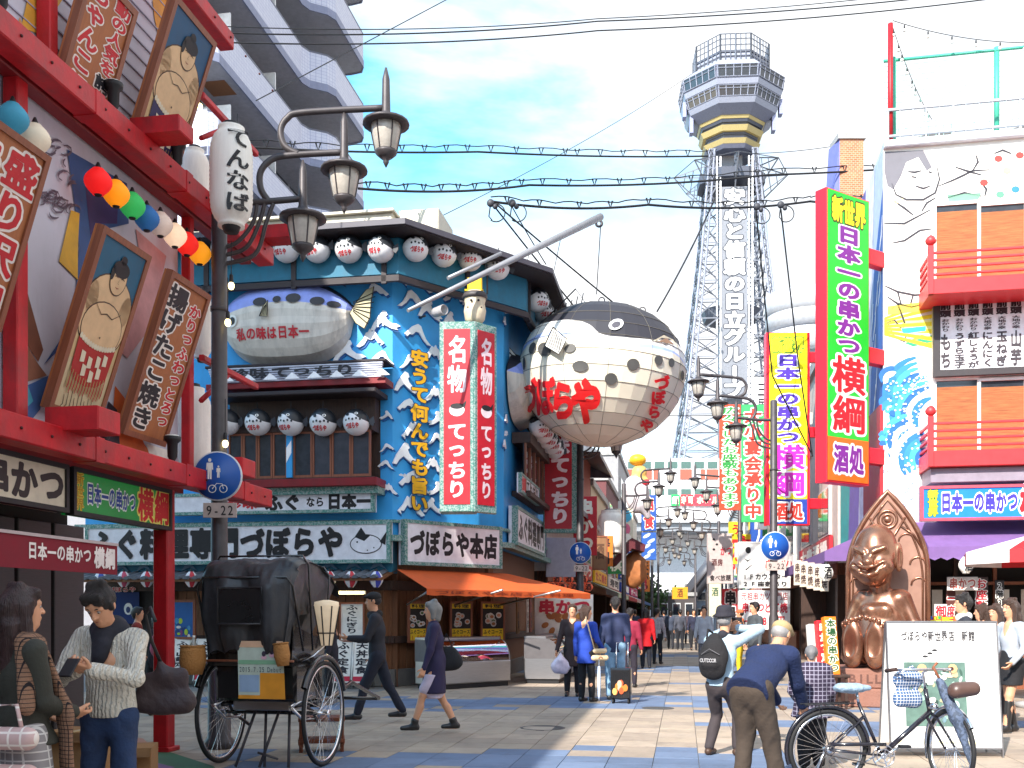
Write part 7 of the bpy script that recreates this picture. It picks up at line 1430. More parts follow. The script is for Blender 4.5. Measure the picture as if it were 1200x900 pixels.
 if skirt:
  z1, z0, w0 = skirt; obj('skirt', mesh_np('skirt', sc(solid([cap((0, pel.y, z1), (0, pel.y + .02, z0), .14 * b, w0, .03, 1, ((0, 1, 0), .8)), cap(leg[0][0], leg[0][1] * .8 + leg[0][0] * .2, .09, .08, .06), cap(leg[1][0], leg[1][1] * .8 + leg[1][0] * .2, .09, .08, .06)], r, fold, 20, 5, [((0, 0, z0), (0, 0, -1)), ((0, 0, z1 + .08), (0, 0, 1))])), bm), t)
 elif not bare:
  B_ = [cap(pel + up * .02, pel - Vector((0, 0, .03)), .13 * b, .128 * b, .05, 1, ((0, 1, 0), .8))]
  for i in range(2): a, k_, an, fz = leg[i]; B_ += [cap(a, k_, .093 * b, .067 * b, .045), cap(k_, an + Vector((0, -.01, .02)), .066 * b, .055 * b, .025)]
  obj('trousers', mesh_np('trousers', sc(solid(B_, r, fold, 20, 11, [((0, 0, .05), (0, 0, -1))] if feet and not any(len(f) > 2 for f in feet) else None)), bm), t)
 for i in range(2):
  a, k_, an, fz = leg[i]; pr = [cap(an + Vector((0, -.035, -.035)), an + Vector((0, .02, -.03)), .042, .042, .02), cap(an + Vector((0, .02, -.035)), an + Vector((0, .15, -.047)), .042, .03, .02)]
  if boots: pr += [cap(an + Vector((0, -.01, -.02)), an.lerp(k_, boots), .045, .052, .02)]
  if boots or skirt: pr += [cap(an + Vector((0, -.055, -.03)), an + Vector((0, -.06, -.065)), .016, .01, .01)]
  sv, sf = solid(pr, max(.008, res * .6), clip=[((0, 0, fz + .003), (0, 0, -1))]); obj('shoe', mesh_np('shoe', (sv * s, sf), shoe or SHOE), t)
 # hair
 hm = hairm or HAIR; hr = []
 if hair in ('short', 'messy', 'long', 'bob'):
  hr = [e_((0, -.012, .034), (.087, .1, .096), .01), cap(V((-.045, .06, .085)), V((.045, .06, .085)), .028, .028, .02)]
  if hair != 'short': hr += [cap(V((-.05, .075, .06)), V((-.02, .082, .05)), .018, .014, .01), cap(V((.05, .07, .06)), V((.01, .084, .055)), .018, .014, .01), cap(V((.03, -.02, .12)), V((-.03, -.04, .12)), .03, .03, .02)]
  hr += [cap(V((-.07, .02, .03)), V((-.074, .01, -.02)), .02, .014, .015), cap(V((.07, .02, .03)), V((.074, .01, -.02)), .02, .014, .015), cap(V((0, -.07, .0)), V((0, -.06, -.06)), .055, .04, .03)]
  if hair == 'bob': hr += [cap(V((sx * .065, -.01, .0)), V((sx * .06, .0, -.1)), .032, .028, .03) for sx in (-1, 1)] + [cap(V((0, -.07, 0)), V((0, -.06, -.11)), .06, .05, .03)]
  if hair == 'long': hr += [cap(V((sx * .065, -.01, .0)), V((sx * .075, .0, -.3)), .035, .03, .03) for sx in (-1, 1)] + [cap(V((0, -.07, 0)), V((0, -.09, -.34)), .07, .055, .04), cap(V((-.04, -.09, -.1)), V((-.05, -.1, -.38)), .045, .03, .03), cap(V((.05, -.08, -.1)), V((.05, -.09, -.36)), .045, .03, .03)]
  hr.append(e_((0, .105, -.035), (.062, .062, .095), .012, -1))
  obj('hair', mesh_np('hair', sc(solid(hr, .006 if not far else .012, .0035 if not far else 0, 110 if hair == 'messy' else 70, 3)), hm), t)
 elif hair == 'hat':
  obj('hair', mesh_np('hair', sc(solid([e_((0, -.015, .01), (.082, .095, .08), .01), e_((0, .11, -.03), (.06, .062, .095), .01, -1)], .012)), hm), t)
  q = MB().m(collar or cloth('2c2c34')); q.lathe([(.12, .0), (.13, .012), (.1, .035), (.094, .07), (.085, .105), (.06, .125), (.01, .13)], n=22); Q = Matrix.Translation(V((0, -.005, .045)) * s) @ HR.to_4x4() @ Matrix.Scale(s, 4) @ Matrix.Rotation(R(6), 4, 'X'); q.v = [tuple(Q @ Vector((v[0], v[1] * 1.1, v[2]))) for v in q.v]; obj('hat', q, t)
 elif hair == 'cap':
  obj('hair', mesh_np('hair', sc(solid([e_((0, -.015, .01), (.08, .093, .075), .01), e_((0, .11, -.03), (.06, .062, .095), .01, -1)], .012)), hm), t)
  obj('cap', mesh_np('cap', sc(solid([e_((0, -.005, .055), (.088, .103, .07), .01), cap(V((-.03, .09, .06)), V((.03, .09, .06)), .045, .045, .03, 1, (tuple(HR @ Vector((0, .2, 1)).normalized()), .3))], .008)), collar or cloth('9a8468')), t)
 t['_'] = 0; del t['_']
 info = dict(t=t, s=s, sh=sh, arm=arm, nb=nb, pel=pel, hc=hc, HR=HR, up=up, fw=fw, leg=leg, chest=chest); return info
def X_(px, Y): return (px - 600) / FP * Y
def softbag(name, label, cat, loc, rz, prims, m_, res=.012, fold=.004, strap=None, sm=None, extras=(), group=None):
 t = thing(name, label, cat, loc, rz, group); obj('body', mesh_np('body', solid(prims, res, fold, 22, 4), m_), t)
 if strap: obj('strap', MB().m(sm or m_).tube(strap, .011, 6), t)
 for n_, mb in extras: obj(n_, mb, t)
 return t
def people():
 g = 'people in the street'
 # --- woman with checked scarf, man with telephone
 TART = mat('scarf_check', rgb('8a6650'), .9, kind='tartan', scale=14, rgb2=rgb('1c1418'), bump=.5); KNIT = mat('cream_knit', rgb('d9d2c4'), .9, kind='knit', bump=.8, var=.05)
 w = person('woman with long dark hair and checked scarf at the left edge of the photo', X_(30, 5.45), 5.45, R(-42), 1.62, top='35352e', bottom='8a8688', hair='long', hairm=mat('dark_red_hair', (.035, .016, .016), .35, kind='wood', bump=.6, var=.4), coat=.5, skirt=(1.0, .55, .2), res=.011, hands=((-.1, .16, 1.0), (.06, .24, 1.02)), head=(-.05, -.1), botm=mat('skirt_check', rgb('8f8a8c'), .9, kind='tartan', scale=7, rgb2=rgb('d0ccca')), fold=.007)
 nb = w['nb']; sc_ = [cap(nb + Vector((-.05, .0, .0)), nb + Vector((.05, 0, 0)), .075, .075, .04), cap(nb + Vector((0, -.05, .0)), nb + Vector((0, .07, -.02)), .07, .07, .04), cap(nb + Vector((.07, .08, -.04)), nb + Vector((.12, .19, -.42)), .055, .07, .03, 1, ((0, 1, 0), .5)), cap(nb + Vector((.12, .19, -.4)), nb + Vector((.13, .2, -.85)), .07, .065, .03, 1, ((0, 1, 0), .4)), cap(nb + Vector((.13, -.03, -.02)), nb + Vector((.2, -.06, -.35)), .06, .05, .03, 1, ((1, 0, 0), .5))]
 obj('scarf', mesh_np('scarf', (solid(sc_, .01, .006, 25, 2)[0] * w['s'], solid(sc_, .01, .006, 25, 2)[1]), TART), w['t'])
 softbag('shopping_bag', 'pink and white patterned bag held at the bottom left corner', 'bag', (X_(8, 5.2), 5.2, .62), 0, [cap((-.1, 0, .05), (.1, 0, .05), .07, .07, .05), cap((-.1, 0, .25), (.1, 0, .25), .06, .06, .05)], mat('bag_pink', rgb('c9a8a4'), .7, kind='tartan', scale=5, rgb2=rgb('e8dcd4')), strap=[(-.08, 0, .28), (-.05, 0, .42), (.05, 0, .42), (.08, 0, .28)])
 mx, my = X_(128, 6.1), 6.1; rz = R(174)
 m = person('man in white cable knit sweater and dark scarf looking at his phone', mx, my, rz, 1.68, topm=KNIT, botm=mat('blue_denim', rgb('24385c'), .85, var=.3, scale=7, bump=.4), hair='messy', head=(.62, -.05), hands=((-.05, .3, 1.20), (.07, .28, 1.19)), elbow=((-.7, -.3, -.6), (.7, -.3, -.6)), res=.0095, hem=.53, fold=.012, build=1.0, curl=.65, feet=((-.1, .0), (.12, .05)))
 nb = m['nb']; dk = mat('dark_scarf', (.022, .022, .032), .9, bump=.4); sc_ = [cap(nb + Vector((-.05, .01, .0)), nb + Vector((.05, .01, 0)), .075, .07, .04), cap(nb + Vector((0, -.05, .02)), nb + Vector((0, .06, -.02)), .072, .066, .04), cap(nb + Vector((.01, .09, -.05)), nb + Vector((.02, .13, -.17)), .05, .04, .03, 1, ((0, 1, 0), .6)), cap(nb + Vector((-.02, .12, -.08)), nb + Vector((.0, .13, -.14)), .04, .035, .03)]
 v, f = solid(sc_, .009, .006, 28, 6); obj('scarf', mesh_np('scarf', (v * m['s'], f), dk), m['t'])
 rib = MB().m(KNIT);
 ph = thing('mobile_phone', 'dark mobile phone in the hands of the man in the white sweater', 'phone', (0, 0, 0)); pt = Matrix.Translation((mx, my, 0)) @ Matrix.Rotation(rz, 4, 'Z') @ Vector((.01, .43, 1.205)); ph.location = pt; ph.rotation_euler = (R(48), 0, rz)
 obj('case', MB().m(BLACK).bbox(-.038, .038, -.006, .006, -.07, .07, .003), ph); obj('screen', MB().m(mat('phone_screen', (.3, .34, .38), .1)).box(-.034, .034, -.0075, -.0062, -.062, .062), ph)
 leather = mat('plum_leather', (.03, .016, .02), .6, bump=.4); bl = Matrix.Translation((mx, my, 0)) @ Matrix.Rotation(rz, 4, 'Z') @ Vector((-.27, -.16, .84))
 softbag('shoulder_bag', 'dark plum leather bag on the shoulder of the man in the white sweater', 'bag', bl, rz + .3, [cap((-.12, 0, .12), (.12, 0, .12), .07, .07, .06, 1, ((0, 1, 0), .7)), cap((-.09, 0, .28), (.09, 0, .26), .05, .05, .08, 1, ((0, 1, 0), .7)), cap((0, 0, .3), (.03, 0, .38), .045, .02, .05)], leather, .012, .008, strap=[(.02, 0, .36), (.07, .04, .5), (.1, .08, .66), (.06, .16, .7), (.02, .24, .62)], sm=BLACK)
 # --- passers by, left and middle
 q = person('small figure with a pink bag half hidden behind the red post', X_(184, 15.2), 15.2, R(10), 1.5, top='2a2630', bottom='1c1c22', res=.022, hair='bob', lean=.1)
 softbag('backpack', 'pink patterned backpack beside the red post', 'bag', (X_(186, 14.9), 14.9, .9), 0, [cap((0, 0, .1), (0, 0, .22), .13, .11, .05, 1, ((0, 1, 0), .6))], M('c45a78', .8), .02)
 person('person with dark hair and red collar near the shop entrance on the left', X_(162, 17.5), 17.5, R(-80), 1.6, top='7a2a24', bottom='1c1c22', res=.022, hair='short')
 person('person in black partly hidden by the rickshaw hood', X_(386, 17), 17, R(100), 1.62, top='26242e', bottom='1a1a20', res=.022, hair='bob', coat=.4)
 m4 = person('man in dark jacket and cap walking left before the brown shop wall', X_(440, 14.2), 14.2, R(95), 1.78, top='26262e', bottom='1d2130', res=.017, hair='cap', collar=cloth('201e20'), hands=((-.12, .34, 1.12), None), feet=((-.08, .26), (.08, -.34, .06)), lean=.06)
 w5 = person('woman in long dark purple coat walking left, grey haired, with heeled ankle boots', X_(508, 12.9), 12.9, R(98), 1.64, top='2c2444', bottom='c8b8c8', res=.017, hair='bob', hairm=mat('ash_hair', (.2, .19, .18), .6, bump=.4), coat=.31, skirt=(.7, .46, .13), boots=.12, feet=((-.07, .28), (.08, -.28, .05)), hands=((-.24, .14, .85), (.27, -.12, .85)), lean=.04)
 softbag('tote_bag', 'dark tote bag carried behind the woman in the purple coat', 'bag', (X_(523, 13.0), 13.0, .78), 0, [cap((-.08, 0, .1), (.1, 0, .12), .11, .11, .05, 1, ((0, 1, 0), .6)), cap((-.05, 0, .25), (.06, 0, .25), .07, .07, .06, 1, ((0, 1, 0), .6))], cloth('1c1c20'), .018, strap=[(-.06, 0, .3), (0, 0, .48), (.08, 0, .3)])
 person('woman in dark coat with an orange top beside the woman in bright blue', X_(671, 18.8), 18.8, R(170), 1.66, top='3a2a2a', bottom='1e1a1e', res=.02, hair='short', coat=.33, hands=(None, (.3, .1, .78)), hairm=BRH)
 softbag('plastic_bag', 'white and pink plastic carrier bag near the grey glass case', 'bag', (X_(657, 18.7), 18.7, .42), 0, [cap((-.05, 0, .12), (.05, 0, .12), .13, .13, .05, 1, ((0, 1, 0), .6)), cap((0, 0, .25), (0, 0, .38), .08, .02, .08)], mat('carrier_plastic', rgb('e0cfdc'), .3, var=.15, scale=12), .016, .01)
 w8 = person('woman in bright blue coat with cream handbag, seen from behind', X_(687, 17.6), 17.6, R(-38), 1.62, top='1f3fa0', bottom='17161a', res=.014, hair='bob', hairm=BRH, coat=.41, hands=(None, (.22, .2, .95)), boots=.1, head=(0, -.7))
 softbag('handbag', 'cream handbag of the woman in the bright blue coat', 'bag', (X_(703, 17.4), 17.4, .68), R(20), [cap((-.11, 0, .08), (.11, 0, .08), .05, .05, .03), cap((-.09, 0, .2), (.09, 0, .2), .04, .04, .03)], mat('cream_leather', rgb('d8bf98'), .45), .012, .002, strap=[(-.1, 0, .22), (-.16, .05, .5), (-.22, .1, .78)])
 u = thing('umbrella', 'closed pale umbrella beside the cream handbag', 'umbrella', (X_(702, 17.3), 17.3, 0)); obj('canopy', MB().m(mat('pale_umbrella', rgb('c9d6ea'), .4)).lathe([(.006, .06), (.022, .12), (.03, .45), (.02, .62)], n=10), u); obj('shaft', MB().m(CHROME).tube([(0, 0, 0), (0, 0, .75)], .006, 6), u); obj('handle', MB().m(FWOOD).ring((.03, 0, .75), .03, .009, 10, 6, a0=0, a1=pi), u)
 m9 = person('man in navy sweater and light jeans seen from behind, pulling a suitcase', X_(721, 18.0), 18.0, R(-6), 1.78, top='2b3352', botm=mat('pale_denim', rgb('7f9fb8'), .85, var=.3, scale=8, bump=.3), res=.013, hair='short', hands=(None, (.2, .02, .86)), build=1.08)
 def suitcase():
  t = thing('suitcase', 'black ribbed trolley suitcase with an orange picture behind the man in navy', 'suitcase', (X_(728, 17.3), 17.3, 0), R(-14)); SH = mat('case_black', (.016, .016, .018), .22, coat=.4)
  obj('shell', MB().m(SH).bbox(-.17, .17, -.11, .11, .07, .6, .03), t)
  for i in range(9): x = -.15 + i * .0375; obj('rib', MB().m(SH).bbox(x - .007, x + .007, -.122, -.108, .11, .56, .004), t)
  rr = random.Random(1); pic = MB()
  for i in range(9): pic.m(M(rr.choice(['d87a28', 'c85020', 'e8b060', 'd8a890']))).prism(ell(rr.uniform(-.1, .1), rr.uniform(.2, .38), .04, .06, 9), -.1245 - i * .0003, -.112)
  obj('picture', pic, t); obj('handle', MB().m(CHROME).tube([(-.1, .09, .6), (-.1, .12, 1.02), (.1, .12, 1.02), (.1, .09, .6)], .011, 6), t)
  for x in (-.13, .13):
   for y in (-.08, .08): obj('wheel', MB().m(RUBBER).lathe([(.01, -.015), (.035, -.012), (.035, .012), (.01, .015)], (x, y, .035), 10, 'x'), t)
 suitcase()
 person('woman in crimson top partly hidden behind the man in navy', X_(738, 21), 21, R(-20), 1.6, top='8a1c38', bottom='2a2430', res=.022, hair='short')
 person('person in bright red hooded coat seen from behind', X_(757, 28.4), 28.4, R(-10), 1.62, top='c8101c', bottom='1c1e28', res=.019, hair='bob', coat=.38, build=1.1)
 person('person in striped top just right of the red coat', X_(770, 31), 31, R(-30), 1.66, topm=mat('stripe_top', rgb('c8c4c8'), .85, kind='tartan', scale=8, rgb2=rgb('6a2a34')), bottom='20242c', res=.026, hair='short')
 far = [(736, 50, 'c0c4cc', 'man in pale grey far down the street, leftmost of the distant group', 20, 'short'), (744, 46, '34405a', 'dark blue dressed walker in the distant group left of the grey suit', 5, 'short'), (786, 44, '3a4254', 'dark jacket walker directly left of the grey suit', -10, 'bob'), (797, 43, '474a56', 'man in grey suit seen from behind in the far street', -4, 'short'), (806, 52, 'b09aa0', 'small pale pink figure behind the grey suit', 180, 'bob'), (813, 42.5, '23263c', 'woman in dark jacket with red scarf walking towards the camera', 176, 'bob'), (822, 56, 'd0c8c0', 'tiny pale figure far down the street on the right', 180, 'short'), (778, 58, '2c3040', 'tiny dark figure far down the street in the middle', 0, 'short'), (758, 50, '5a3a40', 'small brownish figure by the left shop row', 30, 'short')]
 for px, Y, c, lb, a, h in far: person(lb, X_(px, Y), Y, R(a), 1.68, top=c, bottom='20222a', res=.034, hair=h, fold=0, feet=((-.09, .12), (.09, -.12)))
 person('man with dark hair and light grey coat facing the camera, behind the photographer', X_(825, 29), 29, R(170), 1.7, top='a8acb4', bottom='5a5a60', res=.024, hair='messy', coat=.4)
 person('young man with dark hair and grey jacket before the white red lettered sign', X_(884, 22), 22, R(110), 1.74, top='42464a', bottom='22242a', res=.02, hair='short')
 person('person in orange cap near the red banner', X_(867, 26), 26, R(60), 1.6, top='2a3a50', bottom='c8b020', res=.024, hair='cap', collar=cloth('b8603a'))
 # --- photographer with hat and backpack
 px_, py_ = X_(846, 10.9), 10.9; rz = R(-32)
 LB = mat('pale_denim_jacket', rgb('9fb6c6'), .85, var=.15, scale=7, bump=.4)
 m = person('photographer in pale blue jacket, dark hat and black backpack', px_, py_, rz, 1.62, topm=LB, bottom='3c3436', res=.0125, hair='hat', hairm=GREYH, lean=.22, drop=.09, hands=((-.03, .3, 1.42), (.1, .27, 1.42)), elbow=((-.8, .1, -.4), (.9, .1, .1)), feet=((-.14, -.02), (.14, .1)), head=(-.1, 0), shoe=mat('brown_leather', (.07, .035, .02), .5), collar=cloth('26242e'), hem=.46, fold=.008)
 W_ = lambda p: Matrix.Translation((px_, py_, 0)) @ Matrix.Rotation(rz, 4, 'Z') @ Vector(p)
 bp = softbag('backpack', 'black backpack on the back of the photographer in pale blue', 'backpack', W_((-.03, -.2, .88)), rz, [cap((0, 0, .08), (0, .04, .22), .15, .13, .05, 1, ((0, 1, 0), .6)), cap((0, .04, .2), (0, .07, .36), .13, .07, .06, 1, ((0, 1, 0), .6)), cap((-.05, -.06, .1), (.05, -.06, .1), .05, .05, .03)], cloth('1a181b', bump=.3), .012, .004, strap=[(-.09, .07, .36), (-.1, .13, .46), (-.1, .27, .42)])
 obj('zip', MB().m(M('6a686a')).tube([(-.1, -.06, .2), (0, -.09, .26), (.1, -.06, .2)], .004, 5), bp); obj('lettering', letters('OUTDOOR', -.09, .09, .12, .165, -.118, L1('a8a6a8', .02)), bp)
 cm = thing('camera_in_hand', 'small dark camera held up by the photographer', 'camera', W_((.035, .34, 1.42)), rz); obj('camera_body', MB().m(BLACK).bbox(-.06, .06, -.03, .03, -.03, .05, .006), cm); obj('lens', MB().m(BLACK).lathe([(.03, 0), (.03, .05), (.02, .055)], (0, .03, 0), 12, 'y'), cm)
 # --- bending man in navy jacket
 bx, by = X_(888, 8.75), 8.75; NV = cloth('15244a', bump=.5)
 m = person('man in navy blue jacket and brown trousers bending forward', bx, by, R(-40), 1.72, topm=NV, bottom='43382f', res=.012, hair='cap', collar=cloth('a8916a'), lean=1.02, drop=.02, hands=((-.13, .66, .66), (.13, .62, .64)), feet=((-.13, -.04), (.13, .1)), head=(.0, 0), fold=.01, build=1.2, hairm=GREYH)
 # --- child in plaid jacket
 PL = mat('plaid_jacket', rgb('2c2238'), .85, kind='tartan', scale=8, rgb2=rgb('8f8a9c'), bump=.3)
 person('child in dark plaid jacket seen from behind at the bicycle', X_(951, 9.9), 9.9, R(-15), 1.18, topm=PL, bottom='17171c', res=.013, hair='short', hairm=mat('short_grey_hair', (.16, .155, .16), .6, bump=.4), build=1.55, coat=.43, hands=((-.2, .22, .98), (.25, .18, .92)), head=(.25, 0), fold=.008)
 # --- right hand side
 person('man with short black hair standing behind the white board', X_(1128, 13.6), 13.6, R(75), 1.74, top='2a2c34', bottom='202228', res=.016, hair='messy', collar=cloth('d8d4d0'))
 person('person with brown hair in the crowd right of the white board', X_(1150, 14.8), 14.8, R(60), 1.62, top='4a3434', bottom='2c2426', res=.02, hair='bob', hairm=BRH)
 person('woman with long brown hair and dark coat behind the woman in grey', X_(1166, 14.2), 14.2, R(120), 1.6, top='3c3236', bottom='2c2426', res=.02, hair='long', hairm=BRH, coat=.4)
 person('woman in light grey jacket, black skirt and tall black boots at the right edge', X_(1184, 13.0), 13.0, R(105), 1.66, top='a8aeb8', bottom='1a191d', res=.015, hair='long', hairm=BRH, skirt=(1.0, .62, .17), boots=.78, feet=((-.08, .14), (.08, -.12)), hands=((-.22, .16, .92), (.22, .14, .9)))
 softbag('shoulder_bag', 'black bag of the woman in light grey at the right edge', 'bag', (X_(1196, 12.9), 12.9, .8), 0, [cap((-.1, 0, .08), (.12, 0, .08), .08, .08, .04, 1, ((0, 1, 0), .7))], SHOE, .018, strap=[(-.08, 0, .14), (0, .05, .6)])
people()
# ---------------------------------------------------------------- bronze seated statue (a plain laughing figure) in its arched niche
def statue():
 Y = 17.3; bx = X_(1040, Y); t = thing('bronze_statue', 'large bronze laughing seated figure with big bare soles on a stone pedestal', 'statue', (bx, Y, 0), R(-20), None)
 BR = mat('bronze', rgb('7c5040'), .27, .78, scale=2.2, rgb2=rgb('b4846a'), bump=.1); BR2 = mat('bronze_relief', rgb('8f6a5a'), .45, .4, scale=3, rgb2=rgb('a8806e'))
 st = mat('pedestal_stone', rgb('8a5f50'), .7, var=.1, bump=.4, dirt=.3)
 z0 = .62; obj('pedestal', MB().m(st).bbox(-.9, .75, -1.0, .6, 0, .3, .02).bbox(-.85, .7, -.9, .55, .3, z0, .02), t)
 obj('lettering', letters('BILLIKEN', -.6, .45, .38, .54, -.902, L1('5f3c32', .03)), t)
 # arched back
 def arch(w, z_s, z_t, n=10):
  L_ = [(-w, z0), (-w, z_s)]
  z_s = z_t - 1.38; L_ = [(-w, z0), (-w, z_s)]
  for i in range(1, n + 1): a = i / n; L_.append((-w * (1 - a * a), z_s + (z_t - z_s) * a))
  return L_ + [(-x, z) for x, z in L_[::-1][1:]]
 obj('niche', MB().m(BR2).prism(arch(.66, 2.6, 3.62), .2, .42), t)
 o = arch(.64, 2.6, 3.6); i_ = arch(.56, 2.58, 3.46); rim = MB().m(BR).tube([(x, .2, z) for x, z in o], .045, 8).tube([(x, .19, z) for x, z in i_], .02, 6); obj('niche_rim', rim, t)
 tr = MB().m(BR).ring((0, .19, 3.12), .15, .025, 24, 6).ring((0, .19, 3.12), .085, .018, 20, 6)
 tr.ball((0, .2, 3.12), (.06, .03, .06), 12, 8)
 for sx in (-1, 1):
  tr.tube([(sx * .0, .19, 2.55), (sx * .08, .19, 2.8), (sx * .28, .19, 3.15)], .022, 6); tr.tube([(sx * .56, .19, 2.6), (sx * .42, .19, 2.85), (sx * .22, .19, 3.0)], .02, 6)
  for cz, cx in ((2.75, .3), (2.35, .48), (2.0, .5)): tr.ring((sx * cx, .19, cz), .12, .016, 14, 6, a0=0, a1=pi)
 obj('tracery', tr, t)
 # figure
 hc = Vector((-.03, -.22, 2.28)); e = lambda c, r, k=.04, op=1, rot=None: ellp(Vector(c), r, k, op, rot); H = lambda a, b_, c: (hc.x + a, hc.y + b_, hc.z + c)
 P_ = [e((0, -.1, 1.2), (.40, .33, .5), .1), e((0, -.18, .98), (.42, .36, .34), .1), cap((-.24, -.05, 1.66), (.24, -.05, 1.66), .17, .17, .12), cap((0, -.1, 1.75), (0, -.15, 2.0), .15, .16, .08),
   cap((-.32, -.04, 1.68), (-.50, -.06, 1.25), .14, .11, .08), cap((-.50, -.06, 1.25), (-.46, -.3, .85), .11, .085, .05), cap((.32, -.04, 1.68), (.52, -.06, 1.25), .14, .11, .08), cap((.52, -.06, 1.25), (.44, -.3, .85), .11, .085, .05), e((-.44, -.36, .78), (.09, .12, .08), .05), e((.42, -.36, .78), (.09, .12, .08), .05),
   e((-.1, -.33, 1.5), (.13, .07, .1), .06), e((.12, -.33, 1.5), (.13, .07, .1), .06), e(H(0, 0, .05), (.30, .30, .36), .05), e(H(0, .02, .26), (.21, .21, .2), .12),
   e(H(-.15, -.18, -.13), (.15, .13, .14), .06), e(H(.15, -.18, -.13), (.15, .13, .14), .06), e(H(0, -.14, -.27), (.2, .16, .13), .07), cap(H(-.09, -.27, .10), H(0, -.33, -.06), .03, .045, .04), cap(H(.09, -.27, .10), H(0, -.33, -.06), .03, .045, .04), e(H(0, -.33, -.07), (.075, .06, .045), .03),
   cap(H(-.2, -.24, .13), H(-.06, -.3, .07), .03, .03, .03), cap(H(.2, -.24, .13), H(.06, -.3, .07), .03, .03, .03), e(H(.31, .02, .0), (.05, .09, .2), .03), e(H(-.31, .02, .0), (.05, .09, .2), .03), e(H(.35, -.03, .0), (.035, .05, .13), .02, -1), e(H(-.35, -.03, .0), (.035, .05, .13), .02, -1)]
 sm = [H(-.2, -.29, -.11), H(-.12, -.335, -.17), H(0, -.35, -.2), H(.12, -.335, -.17), H(.2, -.29, -.11)]
 up_ = [H(-.21, -.27, -.06), H(-.12, -.33, -.125), H(0, -.345, -.145), H(.12, -.33, -.125), H(.21, -.27, -.06)]; lo_ = [H(-.2, -.26, -.1), H(-.11, -.31, -.215), H(0, -.325, -.25), H(.11, -.31, -.215), H(.2, -.26, -.1)]
 for L_ in (up_, lo_):
  for a, b_ in zip(L_, L_[1:]): P_.append(cap(a, b_, .022, .022, .03))
 for a, b_ in zip(sm, sm[1:]): P_.append(cap((a[0], a[1] - .01, a[2] + .012), (b_[0], b_[1] - .01, b_[2] + .012), .024, .024, .012, -1))
 for sx in (-1, 1): P_.append(cap(H(sx * .19, -.27, .05), H(sx * .07, -.315, .03), .012, .012, .02, -1)); P_.append(e((sx * .13, -.5, .86), (.17, .3, .2), .06))
 # legs and the big soles with ten toes
 for sx in (-1, 1):
  P_ += [cap((sx * .22, -.25, .9), (sx * .19, -.75, .95), .16, .13, .08), e((sx * .175, -.86, 1.0), (.165, .09, .36), .04), e((sx * .175, -.86, .82), (.15, .1, .19), .05)]
  P_.append(e((sx * .175, -.955, 1.0), (.075, .03, .18), .05, -1))
  for i in range(5): P_.append(e((sx * (.045 + i * .066), -.88, 1.375 - .012 * i * (i - 1) * .6 + (.02 if i == 0 else 0)), (.036 - .002 * i, .05, .05), .012))
 v, f = solid(P_, .0125, 0); k = np.clip((v[:, 2:] - 1.9) / .15, 0, 1); v = v + (v - [-.03, -.15, 1.95]) * .13 * k * k * (3 - 2 * k); v = (v - [0, 0, .62]) * 1.07 + [0, 0, .62]; obj('figure', mesh_np('figure', (v, f), BR), t, rot=(0, 0, R(-18)), loc=(-.08, -.02, 0))
 return t
statue()
def roof_figure():
 Y = 46; p = P(747, 580, Y); t = thing('rooftop_figure', 'plump white robed figure with a golden ball hat on the left roofs', 'figure', p); s = Y / FP
 for n_, pr, c in (('robe', [ellp((0, 0, 0), (14 * s, 12 * s, 22 * s), .1), ellp((-6 * s, -4 * s, 10 * s), (10 * s, 8 * s, 12 * s), .2), cap((6 * s, -3 * s, -10 * s), (12 * s, 0, -25 * s), 8 * s, 4 * s, .2)], 'd8cfd4'), ('head', [ellp((2 * s, 0, 26 * s), (9 * s, 8 * s, 9 * s), .05), cap((-4 * s, -2 * s, 18 * s), (8 * s, -2 * s, 16 * s), 6 * s, 5 * s, .1)], 'e0b060'), ('hat', [ellp((0, 0, 41 * s), (10 * s, 10 * s, 7 * s), .05)], 'f0b020'), ('belt', [cap((-9 * s, -6 * s, 8 * s), (10 * s, -6 * s, 14 * s), 4 * s, 4 * s, .1)], 'c02c38')):
  obj(n_, mesh_np(n_, solid(pr, .06, .02, 6, 2), M(c, .5)), t)
 q = thing('cloth_face', 'big brown papery face shape hanging under a dark red roof on the left', 'figure', P(742, 668, 42)); s = 42 / FP
 obj('face', mesh_np('face', solid([ellp((0, 0, 0), (14 * s, 10 * s, 22 * s), .1), ellp((10 * s, -3 * s, 6 * s), (6 * s, 6 * s, 8 * s), .2), ellp((9 * s, -4 * s, -8 * s), (6 * s, 5 * s, 6 * s), .2)], .05, .04, 8, 2), mat('face_brown', rgb('a8683a'), .7, var=.2, dirt=.4)), q)
 obj('little_roof', MB().m(M('5a1c24')).prism([(-26 * s, 10 * s), (-4 * s, 36 * s), (12 * s, 28 * s), (10 * s, 20 * s), (-4 * s, 24 * s), (-22 * s, 4 * s)], -.8, .6), q)
roof_figure()
